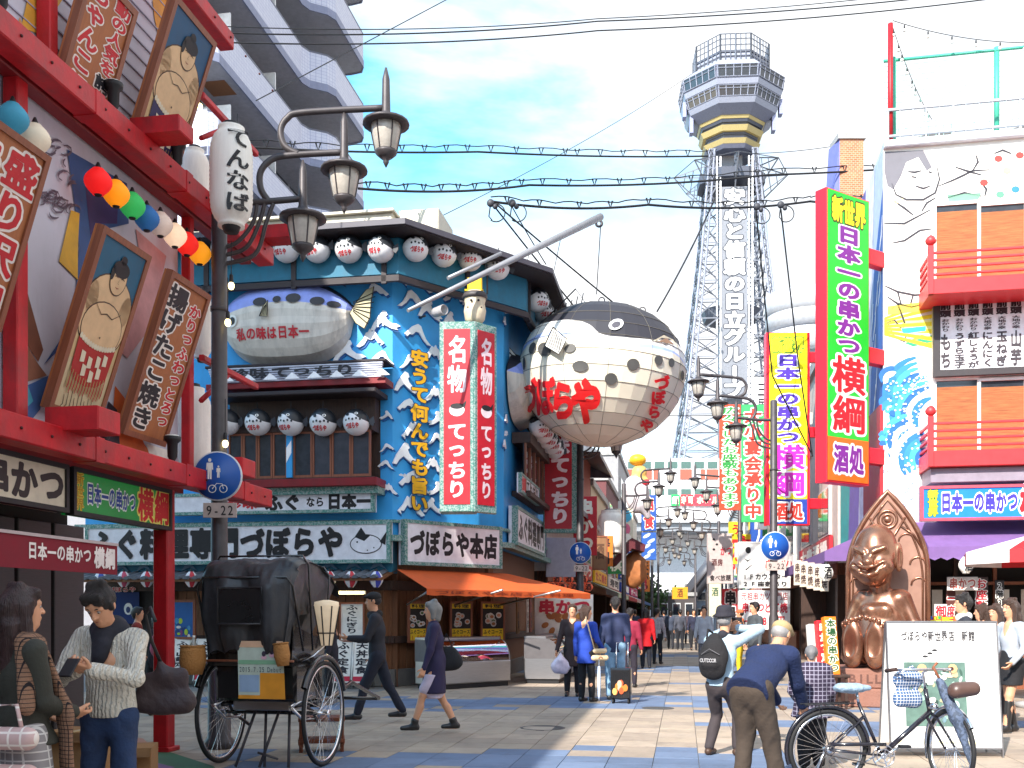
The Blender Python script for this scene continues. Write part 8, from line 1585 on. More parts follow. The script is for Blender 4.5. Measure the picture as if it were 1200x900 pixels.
# ---------------------------------------------------------------- street lamps with three hanging heads
GLS = mat('lamp_glass', rgb('b9b2a8'), .35, var=.15, scale=14)
def lamp_post(label, loc, rz, first=None, scale=1.0):
 if first is not None: return dup(first, loc, rz, label, 'three headed street lamps along the street', scale)
 t = thing('street_lamp', label, 'street lamp', loc, rz, 'three headed street lamps along the street'); c = lambda px, py: ((px - 258) / 104, 0, EYE + (HY - py) / 104)
 obj('pole', MB().m(STEEL).lathe([(.17, 0), (.17, .08), (.13, .12), (.12, 1.3), (.095, 1.4), (.085, 6.6), (.06, 6.62)], n=16).lathe([(.1, 0), (.1, .05)], (0, 0, 3.0), 14).lathe([(.1, 0), (.1, .05)], (0, 0, 4.9), 14), t)
 def smooth(pts, n=6):
  P_ = [Vector(p) for p in pts]; out = []
  for i in range(len(P_) - 1):
   a, b, c_, d = P_[max(0, i - 1)], P_[i], P_[i + 1], P_[min(len(P_) - 1, i + 2)]
   for k in range(n): u = k / n; out.append(tuple(.5 * ((2 * b) + (c_ - a) * u + (2 * a - 5 * b + 4 * c_ - d) * u * u + (3 * b - a - 3 * c_ + d) * u ** 3)))
  return out + [tuple(P_[-1])]
 for pts in ([(262, 238), (300, 238), (353, 233)], [(316, 238), (306, 222), (306, 202), (320, 187), (345, 182), (402, 178)], [(350, 181), (334, 172), (329, 154), (337, 139), (356, 132), (452, 125)]): obj('arm', MB().m(STEEL).tube(smooth([c(*p) for p in pts]), .038, 8), t)
 for dx in (0, 9, 19): obj('brace', MB().m(STEEL).tube(smooth([c(262, 292 + dx), c(280 + dx, 284 + dx * .8), c(297 + dx * .8, 262), c(302 + dx, 238)]), .024, 6), t)
 for px, pt, pb in ((452, 78, 140), (403, 130, 195), (355, 188, 252)):
  x = (px - 258) / 104; zt = EYE + (HY - pt) / 104; zh = EYE + (HY - pb) / 104
  h = obj('lamp_head', MB().m(STEEL).lathe([(.012, zt - zh), (.035, zt - zh - .1), (.042, zt - zh - .13), (.05, .1), (.07, .05), (.26, -.02), (.265, -.05), (.2, -.055)], n=18), t, loc=(x, 0, zh))
  g = obj('glass', MB().m(GLS).lathe([(.17, -.05), (.165, -.12), (.12, -.34), (.1, -.36)], n=12), h)
  rb = MB().m(STEEL);
  for i in range(6): a = i * pi / 3; rb.tube([(.172 * cos(a), .172 * sin(a), -.05), (.167 * cos(a), .167 * sin(a), -.12), (.122 * cos(a), .122 * sin(a), -.34)], .009, 4)
  obj('ribs', rb, h); obj('finial', MB().m(STEEL).lathe([(.12, -.34), (.125, -.37), (.07, -.42), (.03, -.45), (.035, -.47), (.005, -.53)], n=12), h)
 return t
L0 = lamp_post('nearest dark street lamp with three heads beside the red beams and the round traffic sign', (X_(257, 11.5), 11.5, 0), R(2))
for i, (x, y, lb) in enumerate(((1.73, 26, 'street lamp post behind the hanging fish at the end of the blue building'), (4.37, 40, 'second street lamp of the left row, before the brick house'), (6.9, 54, 'third street lamp of the left row'), (9.3, 68, 'fourth street lamp of the left row'), (12.0, 84, 'last street lamp of the left row'))): lamp_post(lb, (x, y, 0), R(6), L0)
for i, (x, y, lb) in enumerate(((6.9, 27, 'street lamp in front of the yellow sign with heads over the street'), (9.35, 42, 'second street lamp of the right row behind the red and green banners'), (11.3, 56, 'third street lamp of the right row'), (13.4, 70, 'fourth street lamp of the right row'), (15.4, 86, 'last street lamp of the right row'))): lamp_post(lb, (x, y, 0), R(180 + 4), L0, scale=1.08 if i == 0 else 1.0)
BS = mat('sign_traffic_blue', rgb('1a56a8'), .35, var=.05)
def traffic_sign(px, py, r_px, Y, plate, label, rz=0):
 s = FP / Y; p = P(px, py, Y); r = r_px / s; t = thing('traffic_sign', label, 'traffic sign', p, rz, 'round blue pedestrian signs'); d = .012
 obj('disc', MB().m(M('d6d8dc')).lathe([(r, -d), (r, d)], n=36, axis='y').m(BS).lathe([(r * .95, .0), (r * .95, .003)], (0, -d, 0), n=36, axis='y'), t)
 w = MB().m(WHITE); y = -d - .006
 def fig(cx, cz, k):
  w.flat(ell(cx, cz + .36 * k, .07 * k, .08 * k, 10), y); w.flat([(cx - .13 * k, cz + .25 * k), (cx + .13 * k, cz + .25 * k), (cx + .15 * k, cz - .05 * k), (cx + .1 * k, cz - .05 * k), (cx + .09 * k, cz + .12 * k), (cx + .08 * k, cz - .45 * k), (cx + .01 * k, cz - .45 * k), (cx, cz - .1 * k), (cx - .02 * k, cz - .45 * k), (cx - .09 * k, cz - .45 * k), (cx - .09 * k, cz + .12 * k), (cx - .1 * k, cz - .05 * k), (cx - .15 * k, cz - .05 * k)], y)
 fig(-.3 * r, .3 * r, r * .95); fig(.05 * r, .18 * r, r * .55)
 for cx in (-.2, .25):
  w.T = None; w.ring((cx * r, y, -.52 * r), .15 * r, .018 * r, 16, 4)
 w.tube([(-.2 * r, y, -.52 * r), (-.02 * r, y, -.3 * r), (.2 * r, y, -.32 * r), (.25 * r, y, -.52 * r)], .015 * r, 4)
 obj('pictogram', w, t)
 pw = r * .68; obj('plate', MB().m(M('b9a8a0', .5)).bbox(-pw + .1 * r, pw + .1 * r, -.01, .005, -1.68 * r, -1.08 * r, .003), t); obj('plate_lettering', letters(plate, -pw * .85 + .1 * r, pw * .85 + .1 * r, -1.6 * r, -1.16 * r, -.012, L1('2a2426', .01)), t)
 obj('clamp', MB().m(ALU).tube([(0, .01, 0), (0, .1, 0)], .02, 6), t)
traffic_sign(255, 558, 29, 11.3, '9-22', 'largest round blue pedestrian sign with a 9-22 plate on the near lamp post')
traffic_sign(680, 648, 13, 25.8, '9-22', 'small round blue pedestrian sign on the lamp post at the end of the blue building')
traffic_sign(908, 640, 17, 26.8, '9-22', 'round blue pedestrian sign on the right lamp post above the white sign')
# ---------------------------------------------------------------- overhead cables
CB = mat('cable_black', (.012, .012, .014), .6)
def cable(label, pts, r=.012, sag=0.0, knots=0, n=20):
 P_ = [P(*p) for p in pts]; path = []
 for i in range(len(P_) - 1):
  for k in range(n): u = k / n; q = P_[i].lerp(P_[i + 1], u); q.z -= sag * 4 * u * (1 - u); path.append(q)
 path.append(P_[-1]); base = path[0].copy(); t = thing('overhead_cable', label, 'cable', base, 0, 'overhead cables'); obj('wire', MB().m(CB).tube([tuple(p - base) for p in path], r, 5, False), t)
 if knots:
  mb = MB().m(CB)
  for i in range(knots): p = path[int((i + .5) * len(path) / knots)] - base; mb.tube([tuple(p + Vector((-.05, 0, .16))), tuple(p), tuple(p + Vector((.05, 0, .16)))], r * .8, 4)
  obj('spacers', mb, t, kind='stuff'); obj('carrier_wire', MB().m(CB).tube([tuple(p - base + Vector((0, 0, .1 + .06 * abs(math.sin(i * .8))))) for i, p in enumerate(path)], r * .5, 4, False), t)
cable('uppermost thin cable running from the balconies to the top right', [(240, 30, 20), (700, 22, 24), (1240, -30, 26)], .011, .15)
cable('second of the upper parallel cables', [(240, 38, 20), (700, 25, 24), (1240, -22, 26)], .016, .15)
cable('lowest of the upper parallel cables', [(240, 49, 20), (700, 36, 24), (1240, -12, 26)], .016, .15)
cable('knotted cable crossing the sky above the street lamp heads to the tower', [(280, 172, 19), (560, 178, 22), (830, 183, 25)], .022, .05, 22)
cable('knotted cable rising from the eave corner across the tower to the right', [(420, 221, 20), (620, 217, 23), (900, 205, 26), (1240, 178, 28)], .026, .1, 30)
cable('cable bundle leading from the cable knot to the tall green sign', [(575, 236, 23), (760, 240, 24), (950, 236, 26)], .03, .12, 9)
cable('cable running behind the tall green sign past the mural', [(950, 236, 26), (1060, 228, 22), (1240, 212, 21)], .03, .1, 5)
cable('thin cable sloping from the top of the photo down to the left eave', [(820, 80, 40), (520, 252, 24)], .01, .2)
cable('thin cable from the top middle down across the balconies', [(530, -4, 22), (300, 118, 18)], .01)
cable('dark cable dropping steeply from the tower to the hanging fish', [(838, 232, 26), (770, 365, 24)], .022, .1)
cable('left cable of the pair falling from the cable knot to the street', [(578, 240, 23), (690, 380, 26)], .02, .02); cable('right cable of the pair falling from the cable knot', [(580, 238, 23), (740, 372, 26)], .02, .02); cable('third cable falling from the small insulator', [(600, 242, 23), (640, 310, 24)], .014, .02)
cable('cable hanging down in front of the yellow sign, left one', [(886, 248, 25), (905, 440, 27), (950, 530, 28)], .02); cable('cable hanging down from its insulator in front of the yellow sign, right one', [(915, 245, 25), (935, 420, 27), (952, 535, 28)], .02)
cable('low thin cable crossing the far street', [(600, 470, 30), (700, 484, 36), (905, 484, 36)], .015, .1)
cable('black cable passing high behind the tower to the brick block', [(880, 180, 60), (985, 170, 60)], .02, .1)
def string_lights(label, a, b, n, sag):
 t = thing('string_lights', label, 'string lights', a); d = b - a; path = [d * (i / 24) - Vector((0, 0, sag * 4 * i / 24 * (1 - i / 24))) for i in range(25)]
 obj('wire', MB().m(CB).tube([tuple(p) for p in path], .008, 4, False), t)
 for i in range(n): p = path[int((i + .5) * 24 / n)]; obj('bulb', MB().m(CB).lathe([(.015, 0), (.015, -.06)], tuple(p - Vector((0, 0, .02))), 6).m(M('e8e4dc', .2)).ball(tuple(p - Vector((0, 0, .12))), .035, 8, 6), t)
string_lights('string of bulbs sloping from the red pole to the right edge of the roof', P(1046, 24, 20), P(1215, 50, 19.6), 6, .12); string_lights('string of bulbs falling steeply from the red pole behind the net', P(1045, 28, 20), P(1092, 140, 20.5), 9, .15)
for px, py, Y, lb in ((575, 238, 23, 'insulator knot holding the cables above the boom'), (600, 238, 23, 'small insulator right of the cable knot'), (887, 242, 25, 'insulator with looped cable left of the tall green sign'), (915, 240, 25, 'second insulator nearer to the tall green sign')):
 p = P(px, py, Y); t = thing('cable_insulator', lb, 'insulator', p, 0, 'insulators on the cables'); obj('body', MB().m(M('3a3a40')).ball((0, 0, 0), (.09, .07, .09), 10, 7).ball((.1, 0, -.08), .06, 8, 6), t); obj('loop', MB().m(CB).ring((.12, 0, -.22), .2, .014, 18, 5, a0=-2.2, a1=2.2).tube([(0, 0, 0), (-.04, 0, -.3), (.03, 0, -.38)], .014, 4), t)
# ---------------------------------------------------------------- wheels
def wheel(parent, c, r, yaw=0, spokes=36, tyre=.02, rim=.016, hub=.03, name='wheel', rimm=None, w=None):
 """wheel in the local x-z plane turned by yaw"""
 o = obj(name, MB().m(RUBBER).ring((0, 0, 0), r - tyre, tyre, 56, 8), parent, loc=c, rot=(0, 0, yaw)); rm = rimm or CHROME
 obj('rim', MB().m(rm).ring((0, 0, 0), r - tyre * 2 - rim * .4, rim * .75, 56, 6), o); obj('hub', MB().m(CHROME).lathe([(hub * .8, -.05), (hub, -.045), (hub * .5, -.03), (hub * .5, .03), (hub, .045), (hub * .8, .05)], n=12, axis='y'), o)
 sp = MB().m(CHROME)
 for i in range(spokes): a = 2 * pi * i / spokes; b = a + (.35 if i % 2 else -.35); sp.tube([(hub * cos(b), .04 * (1 if i % 4 < 2 else -1), hub * sin(b)), ((r - tyre * 2) * cos(a), 0, (r - tyre * 2) * sin(a))], .0015, 3, False)
 obj('spokes', sp, o, kind=None); return o
def rickshaw():
 t = thing('rickshaw', 'black hooded rickshaw with two tall spoked wheels standing in the left foreground', 'rickshaw', (X_(319, 10.25), 10.25, 0), R(-12)); BL = mat('hood_black', (.03, .03, .034), .5, coat=.15, var=.4, scale=3, bump=.5, bscale=7); LQ = mat('lacquer_black', (.013, .012, .013), .22, coat=.5)
 r = .52
 for sx in (-.55, .55):
  w = obj('wheel', MB().m(RUBBER).ring((0, 0, 0), r - .022, .022, 60, 8, 'x'), t, loc=(sx, 0, r)); obj('rim', MB().m(CHROME).ring((0, 0, 0), r - .052, .014, 60, 6, 'x'), w); obj('hub', MB().m(CHROME).lathe([(.035, -.06), (.045, -.05), (.02, -.03), (.02, .03), (.045, .05), (.035, .06)], n=12, axis='x'), w)
  sp = MB().m(CHROME)
  for i in range(36): a = 2 * pi * i / 36; b = a + (.4 if i % 2 else -.4); sp.tube([(.05 * (1 if i % 4 < 2 else -1), .035 * cos(b), .035 * sin(b)), (0, (r - .05) * cos(a), (r - .05) * sin(a))], .0017, 3, False)
  obj('spokes', sp, w)
  obj('mudguard', MB().m(LQ).ring((sx, 0, r), r + .04, .03, 24, 6, 'x', a0=R(20), a1=R(150)), t)
  obj('leaf_spring', MB().m(CHROME).tube([(sx * .72, .4, .6), (sx * .74, .1, .46), (sx * .74, -.2, .48), (sx * .72, -.45, .62)], .016, 6).tube([(sx * .72, .4, .6), (sx * .74, .0, .7), (sx * .72, -.45, .62)], .016, 6), t)
  obj('fork', MB().m(STEEL).tube([(sx * .8, .02, r), (sx * .62, -.35, .75)], .018, 6).tube([(sx * .8, .0, r), (sx * .7, .3, .35)], .016, 6), t)
 obj('axle', MB().m(LQ).tube([(-.6, 0, r), (.6, 0, r)], .02, 8), t)
 obj('body_box', MB().m(LQ).bbox(-.42, .42, -.38, .3, .66, 1.02, .03), t); obj('seat_back', MB().m(LQ).add([(-.43, -.4, 1.0), (.43, -.4, 1.0), (.43, -.52, 1.5), (-.43, -.52, 1.5), (-.43, -.3, 1.0), (.43, -.3, 1.0), (.43, -.42, 1.5), (-.43, -.42, 1.5)], [(0, 1, 2, 3), (5, 4, 7, 6), (1, 5, 6, 2), (4, 0, 3, 7), (3, 2, 6, 7)]), t)
 obj('cushion', MB().m(M('5a1c24')).bbox(-.38, .38, -.3, .25, 1.02, 1.14, .03), t); obj('footboard', MB().m(LQ).bbox(-.36, .36, .3, .85, .55, .6, .01), t); obj('under_tray', MB().m(ALU).bbox(-.3, .3, -.25, .25, .56, .66, .01), t)
 for sx in (-.38, .38): obj('shaft_pole', MB().m(LQ).tube([(sx, -.3, .62), (sx, .6, .62), (sx, 1.2, .75), (sx, 2.1, .5)], .024, 8), t)
 obj('cross_bar', MB().m(LQ).tube([(-.38, 2.05, .5), (.38, 2.05, .5)], .02, 8), t); obj('rear_bar', MB().m(FWOOD).tube([(-.48, -.56, 1.06), (.48, -.56, 1.06)], .012, 6), t)
 for sx in (-1, 1): obj('side_panel', MB().m(LQ).add([(sx * .43, -.5, 1.0), (sx * .43, .25, 1.0), (sx * .45, .3, 1.22), (sx * .45, -.5, 1.4)], [(0, 1, 2, 3), (3, 2, 1, 0)]), t)
 # hood: cloth over bows, slightly sagging, with a curled front edge
 rows = [(-.58, 1.12, .40), (-.63, 1.5, .455), (-.6, 1.84, .48), (-.48, 2.0, .485), (-.25, 2.06, .485), (.02, 2.05, .485), (.28, 1.97, .485), (.5, 1.84, .485), (.56, 1.74, .485)]
 nx = 24; vs = []; rr = random.Random(8)
 fine = []
 for j in range(len(rows) - 1):
  a, b_, c_, d = [rows[max(0, min(len(rows) - 1, j + q))] for q in (-1, 0, 1, 2)]
  for k in range(4): u = k / 4; fine.append(tuple(.5 * (2 * b_[q] + (c_[q] - a[q]) * u + (2 * a[q] - 5 * b_[q] + 4 * c_[q] - d[q]) * u * u + (3 * b_[q] - a[q] - 3 * c_[q] + d[q]) * u ** 3) for q in range(3)))
 base_rows, rows, nx = rows, fine + [rows[-1]], 60
 for jj, (y, z, hw) in enumerate(rows):
  j = jj / 4
  for i in range(nx + 1):
   u = -1 + 2 * i / nx; sg = abs(u) ** 8; dz = -.06 * sg; sagy = .03 * sin(u * 7 + j) * (1 if j < 2 else .4); wn = .03 * MN.noise(Vector((u * 2.2, j * 1.3, 1))) + .014 * MN.noise(Vector((u * 9, j * 2.5 + u * 3, 4))); sagz = -.03 * (1 - u * u) * max(0, sin(pi * min(1, max(0, (j - 3) / 4)))) + (.05 * abs(sin(u * 5.5)) * max(0, 1 - j)); vs.append((u * hw + .4 * wn, y + sagy + .06 * sg * (1 if j < 3 else 0) + (wn if j < 3 else 0), z + dz + sagz + (wn if j >= 3 else 0)))
 fs = [(j * (nx + 1) + i, j * (nx + 1) + i + 1, (j + 1) * (nx + 1) + i + 1, (j + 1) * (nx + 1) + i) for j in range(len(rows) - 1) for i in range(nx) ]
 mb = MB().m(BL).add(vs, fs, True);
 for sx in (-1, 1):
  sd = [(-.56, 1.12), (-.6, 1.5), (-.57, 1.83), (-.46, 1.96), (-.25, 2.01), (.02, 2.0), (.26, 1.93), (.48, 1.79), (.34, 1.62), (.06, 1.4), (-.16, 1.12)]; n = 12
  g = []; c0 = (-.25, 1.5)
  for k in range(4):
   for y, z in sd: q = k / 3; g.append((sx * (.475 - .085 * max(0, (1.5 - z) / .4) + .015 * sin(8 * y + 3 * k) - .012 * (k == 3)), c0[0] + (y - c0[0]) * (q if q else .02), c0[1] + (z - c0[1]) * (q if q else .02)))
  m_ = len(sd); mb.add(g, [(k * m_ + i, k * m_ + (i + 1) % m_, (k + 1) * m_ + (i + 1) % m_, (k + 1) * m_ + i) for k in range(3) for i in range(m_)], True)
 obj('hood', mb, t)
 for j in (2, 4, 6): y, z, hw = base_rows[j]; obj('hood_bow', MB().m(LQ).tube([(-hw - .01, y * .6, 1.15), (-hw - .01, y, z - .08), (-hw + .05, y, z + .01), (hw - .05, y, z + .01), (hw + .01, y, z - .08), (hw + .01, y * .6, 1.15)], .011, 6), t)
 obj('window_flap', MB().m(mat('flap_dark', (.012, .012, .013), .3, coat=.4)).add([(-.22, -.685, 1.42), (.2, -.685, 1.42), (.2, -.68, 1.74), (-.22, -.68, 1.74)], [(0, 1, 2, 3)]), t)
 fl = MB().m(BL)
 for k in range(4): a, b_ = (-.22, .2)[k % 2], (1.42, 1.74)[k // 2]
 fl.tube([(-.23, -.69, 1.41), (.21, -.69, 1.41), (.21, -.685, 1.75), (-.23, -.685, 1.75), (-.23, -.69, 1.41)], .012, 6); obj('flap_seam', fl, t)
 # poster, baskets, bottle
 ps = MB().m(M('b9c6b8', .6)); y = -.60
 q = [(-.17, 1.13), (.29, 1.13), (.3, .95), (.31, .78), (.33, .62), (.0, .59), (-.14, .62), (-.16, .85)]
 ps.flat([(-.17, 1.2), (.29, 1.2), (.31, .66), (-.16, .66)], y); ps.m(M('d8b090')).flat([(-.17, 1.2), (.29, 1.2), (.29, 1.14), (-.17, 1.14)], y - .003).m(M('d89028')).flat([(.06, .9), (.305, .9), (.315, .655), (-.16, .655), (-.16, .69), (.06, .69)], y - .003).m(M('8fa8c4')).flat([(-.15, .88), (.05, .88), (.05, .72), (-.15, .72)], y - .004).m(M('7fae8c')).flat([(-.16, 1.02), (.3, 1.02), (.3, .98), (-.16, .98)], y - .004)
 for cx, cz in ((.1, 1.08), (.18, 1.1)): ps.m(M('3a3040')).flat(ell(cx, cz, .022, .028, 8), y - .006).m(M('d8a8b8')).flat(ell(cx, cz - .035, .03, .02, 8), y - .005)
 letters('2015.7.25 Debut', -.15, .28, .905, .96, y - .006, L1('2a3a4a', .0), mb=ps); ps.v = [(x + .1, y, z + .05) for x, y, z in ps.v]; obj('poster', ps, t)
 WK = mat('wicker', rgb('a8743c'), .8, bump=.8, bscale=60)
 def basket(cx, cz, rr_, h, lb, bottle=False, tilt=0):
  k = thing('basket', lb, 'basket', wm(t) @ Vector((cx, -.66, cz)), R(-14)); k.rotation_euler = (0, tilt, R(-14)); obj('weave', MB().m(WK).lathe([(rr_ * .72, 0), (rr_, h * .45), (rr_ * .96, h * .8), (rr_ * .9, h), (rr_ * .84, h), (rr_ * .88, h * .7), (rr_ * .6, .03)], n=18), k); obj('rim', MB().m(WK).ring((0, 0, h), rr_ * .9, .009, 20, 6, 'z'), k); return k
 basket(-.5, .93, .125, .27, 'round wicker basket hanging at the left rear of the rickshaw'); basket(.42, 1.02, .075, .21, 'narrow wicker basket hanging beside the rickshaw poster', tilt=-.12)
 bt = thing('drink_bottle', 'clear bottle with green label standing in the wicker basket', 'bottle', wm(t) @ Vector((-.49, -.66, 1.06))); obj('bottle_body', MB().m(mat('clear_plastic', (.8, .85, .85), .08, trans=.7)).lathe([(.03, 0), (.033, .02), (.033, .15), (.014, .2), (.014, .22)], n=14), bt); obj('label_band', MB().m(M('4ab020')).lathe([(.0345, .05), (.0345, .13)], n=14), bt); obj('bottle_cap', MB().m(WHITE).lathe([(.016, .215), (.016, .24)], n=10), bt)
 # side lantern with ribs
 lm = obj('side_lamp', MB().m(mat('lamp_parchment', rgb('c8b498'), .5, emit=.25)).lathe([(.06, -.02), (.13, .36), (.125, .4), (.03, .42)], n=8), t, loc=(.66, -.2, 1.22)); sb = MB().m(BLACK)
 for i in range(8): a = i * pi / 4; sb.tube([(.062 * cos(a), .062 * sin(a), -.02), (.133 * cos(a), .133 * sin(a), .36)], .007, 4)
 sb.ring((0, 0, .1), .09, .007, 16, 5, 'z'); obj('lamp_frame', sb, lm); obj('lamp_bracket', MB().m(CHROME).tube([(.45, -.3, 1.05), (.55, -.25, 1.1), (.64, -.2, 1.2)], .01, 6), t)
 obj('lever', MB().m(BLACK).tube([(-.48, -.45, .98), (-.72, -.5, .98)], .014, 6), t)
 for sx in (-.2, .05): obj('prop_leg', MB().m(STEEL).tube([(sx + .1, -.1, .62), (sx - .02, -.35, .02)], .014, 6).tube([(sx + .16, -.05, .62), (sx + .26, -.3, .02)], .014, 6), t)
 obj('prop_leg', MB().m(STEEL).tube([(0, -.32, .16), (.2, -.3, .1)], .012, 6), t)
rickshaw()
def stool():
 t = thing('step_stool', 'small brown wooden step behind the right wheel of the rickshaw', 'stool', (X_(377, 11.3), 11.3, 0), R(10)); W = mat('step_wood', rgb('7a3f22'), .5, kind='wood', bump=.3)
 for z, y0, y1 in ((.33, -.16, .16), (.1, -.2, .12)): obj('tread', MB().m(W).bbox(-.25, .25, y0, y1, z, z + .045, .008), t)
 for x in (-.22, .22):
  for y in (-.15, .13): obj('leg', MB().m(W).bbox(x - .02, x + .02, y - .02, y + .02, .02 if y > 0 else 0, .33, .004), t)
 for x in (-.2, .2): obj('brace', MB().m(W).tube([(x, -.18, .02), (x * 1.2, -.2, .1)], .012, 5), t)
stool()
# ---------------------------------------------------------------- bicycle
def bicycle():
 s = FP / 8.76; o = Vector((X_(970, 8.76), 8.76, 0)); t = thing('bicycle', 'dark city bicycle with pale blue saddle cover parked before the white board', 'bicycle', o, R(4)); FRM = mat('bike_frame', (.014, .013, .02), .2, coat=.6)
 r = .345; ax = Vector((0, 0, r)); bb = Vector((.47, 0, .29)); seat = Vector((.27, 0, .74)); hd0 = Vector((.90, 0, .66)); hd1 = Vector((.86, 0, .86)); fa = Vector((1.06, -.05, r)); st = R(-84)
 wheel(t, ax, r, 0, 36, .02, .016, .03, rimm=CHROME)
 fw = wheel(t, fa, r, st, 36, .02, .016, .025)
 T = lambda n, pts, rr_, m_=FRM, k=8: obj(n, MB().m(m_).tube([tuple(p) for p in pts], rr_, k), t)
 T('down_tube', [bb, hd0], .024); T('seat_tube', [bb, seat], .016); T('head_tube', [hd0 - (hd1 - hd0) * .1, hd1], .02)
 for y in (-.05, .05): Y_ = Vector((0, y, 0)); T('chain_stay', [ax + Y_, bb + Y_ * .4], .01); T('seat_stay', [ax + Y_, seat.lerp(bb, .25) + Y_ * .3], .009)
 T('seat_post', [seat, Vector((.255, 0, .83))], .013, CHROME)
 fd = Vector((cos(st), sin(st), 0)); sd = Vector((-sin(st), cos(st), 0))
 for k in (-1, 1): T('fork_blade', [hd0, hd0 + sd * .045 * k + Vector((.02, 0, -.05)), fa + sd * .05 * k], [.015, .013, .009])
 obj('mudguard', MB().m(FRM).ring(tuple(ax), r + .018, .018, 30, 6, 'y', a0=R(-5), a1=R(200)), t); g = obj('mudguard', MB().m(CHROME).ring((0, 0, 0), r + .016, .02, 24, 6, 'y', a0=R(35), a1=R(200)), t, loc=fa, rot=(0, 0, st))
 T('stem', [hd1, Vector((.84, 0, 1.0)), Vector((.84, 0, 1.02)) + fd * .06], .012, CHROME); c = Vector((.84, 0, 1.03)) + fd * .06
 T('handlebar', [c + sd * .27 - fd * .16 + Vector((0, 0, -.02)), c + sd * .22 + Vector((0, 0, .0)), c + sd * .08 + fd * .02, c - sd * .08 + fd * .02, c - sd * .22, c - sd * .27 - fd * .16 + Vector((0, 0, -.02))], .011, CHROME)
 for k in (-1, 1): T('grip', [c + sd * .262 * k - fd * .04, c + sd * .275 * k - fd * .18 + Vector((0, 0, -.02))], .017, mat('grip_brown', (.05, .025, .02), .6)); T('brake_lever', [c + sd * .2 * k + fd * .02, c + sd * .27 * k - fd * .06 + Vector((0, 0, -.05))], .006, CHROME)
 obj('chain_ring', MB().m(CHROME).ring(tuple(bb + Vector((0, -.05, 0))), .095, .006, 30, 5).ring(tuple(bb + Vector((0, -.05, 0))), .06, .005, 20, 5).ring(tuple(bb + Vector((0, -.05, 0))), .02, .01, 12, 5), t)
 cr = MB().m(CHROME)
 for i in range(5): a = i * 2 * pi / 5; cr.tube([tuple(bb + Vector((0, -.05, 0))), tuple(bb + Vector((.09 * cos(a), -.05, .09 * sin(a))))], .006, 4)
 obj('chain_ring_arms', cr, t); T('crank', [bb + Vector((0, -.06, 0)), bb + Vector((.15, -.07, .09))], .009, CHROME); T('crank', [bb + Vector((0, .06, 0)), bb + Vector((-.15, .07, -.09))], .009, CHROME)
 for p in ((.15, -.12, .09), (-.15, .12, -.09)): q = bb + Vector(p); obj('pedal', MB().m(BLACK).bbox(q.x - .045, q.x + .045, q.y - .035, q.y + .035, q.z - .012, q.z + .012, .004), t)
 obj('chain_guard', MB().m(FRM).tube([tuple(ax + Vector((0, -.045, .05))), tuple(bb + Vector((.02, -.045, .1)))], .018, 6), t); T('chain', [ax + Vector((0, -.045, -.045)), bb + Vector((0, -.048, -.09))], .005, STEEL, 4)
 obj('derailleur', MB().m(STEEL).ring(tuple(ax + Vector((.02, -.05, -.09))), .025, .008, 10, 5).ring(tuple(ax + Vector((0, -.05, 0))), .04, .008, 14, 5), t)
 T('kick_stand', [ax + Vector((0, .05, 0)), Vector((-.1, .14, .01))], .009, CHROME)
 rk = MB().m(BLACK);
 for y in (-.06, .06): rk.tube([(-.22, y, .73), (.22, y, .745)], .006, 5).tube([(-.1, y * .8, .735), (0, y * .8, r)], .005, 5)
 for i in range(5): rk.tube([(-.2 + i * .09, -.06, .733), (-.2 + i * .09, .06, .733)], .005, 4)
 obj('rear_rack', rk, t)
 sv, sf = solid([cap((.13, 0, .87), (.22, 0, .865), .08, .065, .05, 1, ((0, 0, 1), .55)), cap((.22, 0, .868), (.35, 0, .87), .05, .03, .05, 1, ((0, 0, 1), .7))], .008, .006, 45, 3); obj('saddle', mesh_np('saddle', (sv, sf), mat('saddle_cover', rgb('8fa6ba'), .4, var=.25, scale=20, bump=.5)), t)
 bk = obj('front_light', MB().m(CHROME).lathe([(.02, 0), (.035, .03), (.035, .07), (.01, .075)], (0, 0, 0), 12, 'y'), t, loc=hd0 + fd * .1 + Vector((0, 0, .05)), rot=(0, 0, st - pi / 2))
 # carrier frame and the things stuffed on the handlebar
 ck = mat('blue_check_bag', rgb('3a5a84'), .8, kind='tartan', scale=12, rgb2=rgb('d8d8dc')); b = softbag('handlebar_bag', 'checked blue and white bag hanging at the left of the bicycle handlebar', 'bag', wm(t) @ Vector((.73, .05, .72)), R(10), [cap((-.06, 0, .05), (.06, 0, .05), .08, .08, .04, 1, ((0, 1, 0), .6)), cap((-.07, 0, .22), (.07, 0, .22), .07, .07, .04, 1, ((0, 1, 0), .6))], ck, .01, .005, strap=[(-.05, 0, .28), (.04, 0, .33), (.09, 0, .27)])
 b = softbag('bell_bag', 'small brown leather bag tied to the right end of the bicycle handlebar', 'bag', wm(t) @ Vector((1.07, -.25, .86)), 0, [cap((-.06, 0, 0), (.08, 0, .02), .07, .06, .04)], mat('brown_bag', (.09, .05, .04), .4), .01, .005)
 u = thing('umbrella', 'rolled dotted umbrella strapped along the front wheel of the bicycle', 'umbrella', wm(t) @ Vector((.98, -.1, .85)));
 v, f = solid([cap((-.05, -.02, .08), (.06, -.1, -.22), .035, .055, .03), cap((.06, -.1, -.22), (.16, -.18, -.62), .05, .018, .03)], .008, .006, 40, 2); obj('canopy', mesh_np('canopy', (v, f), mat('dotted_cloth', rgb('3f4a5c'), .7, kind='mosaic', scale=60, rgb2=rgb('55627a'))), u); obj('handle', MB().m(FWOOD).tube([(-.05, -.02, .1), (-.09, .01, .2), (-.06, .0, .24)], .012, 6), u)
bicycle()
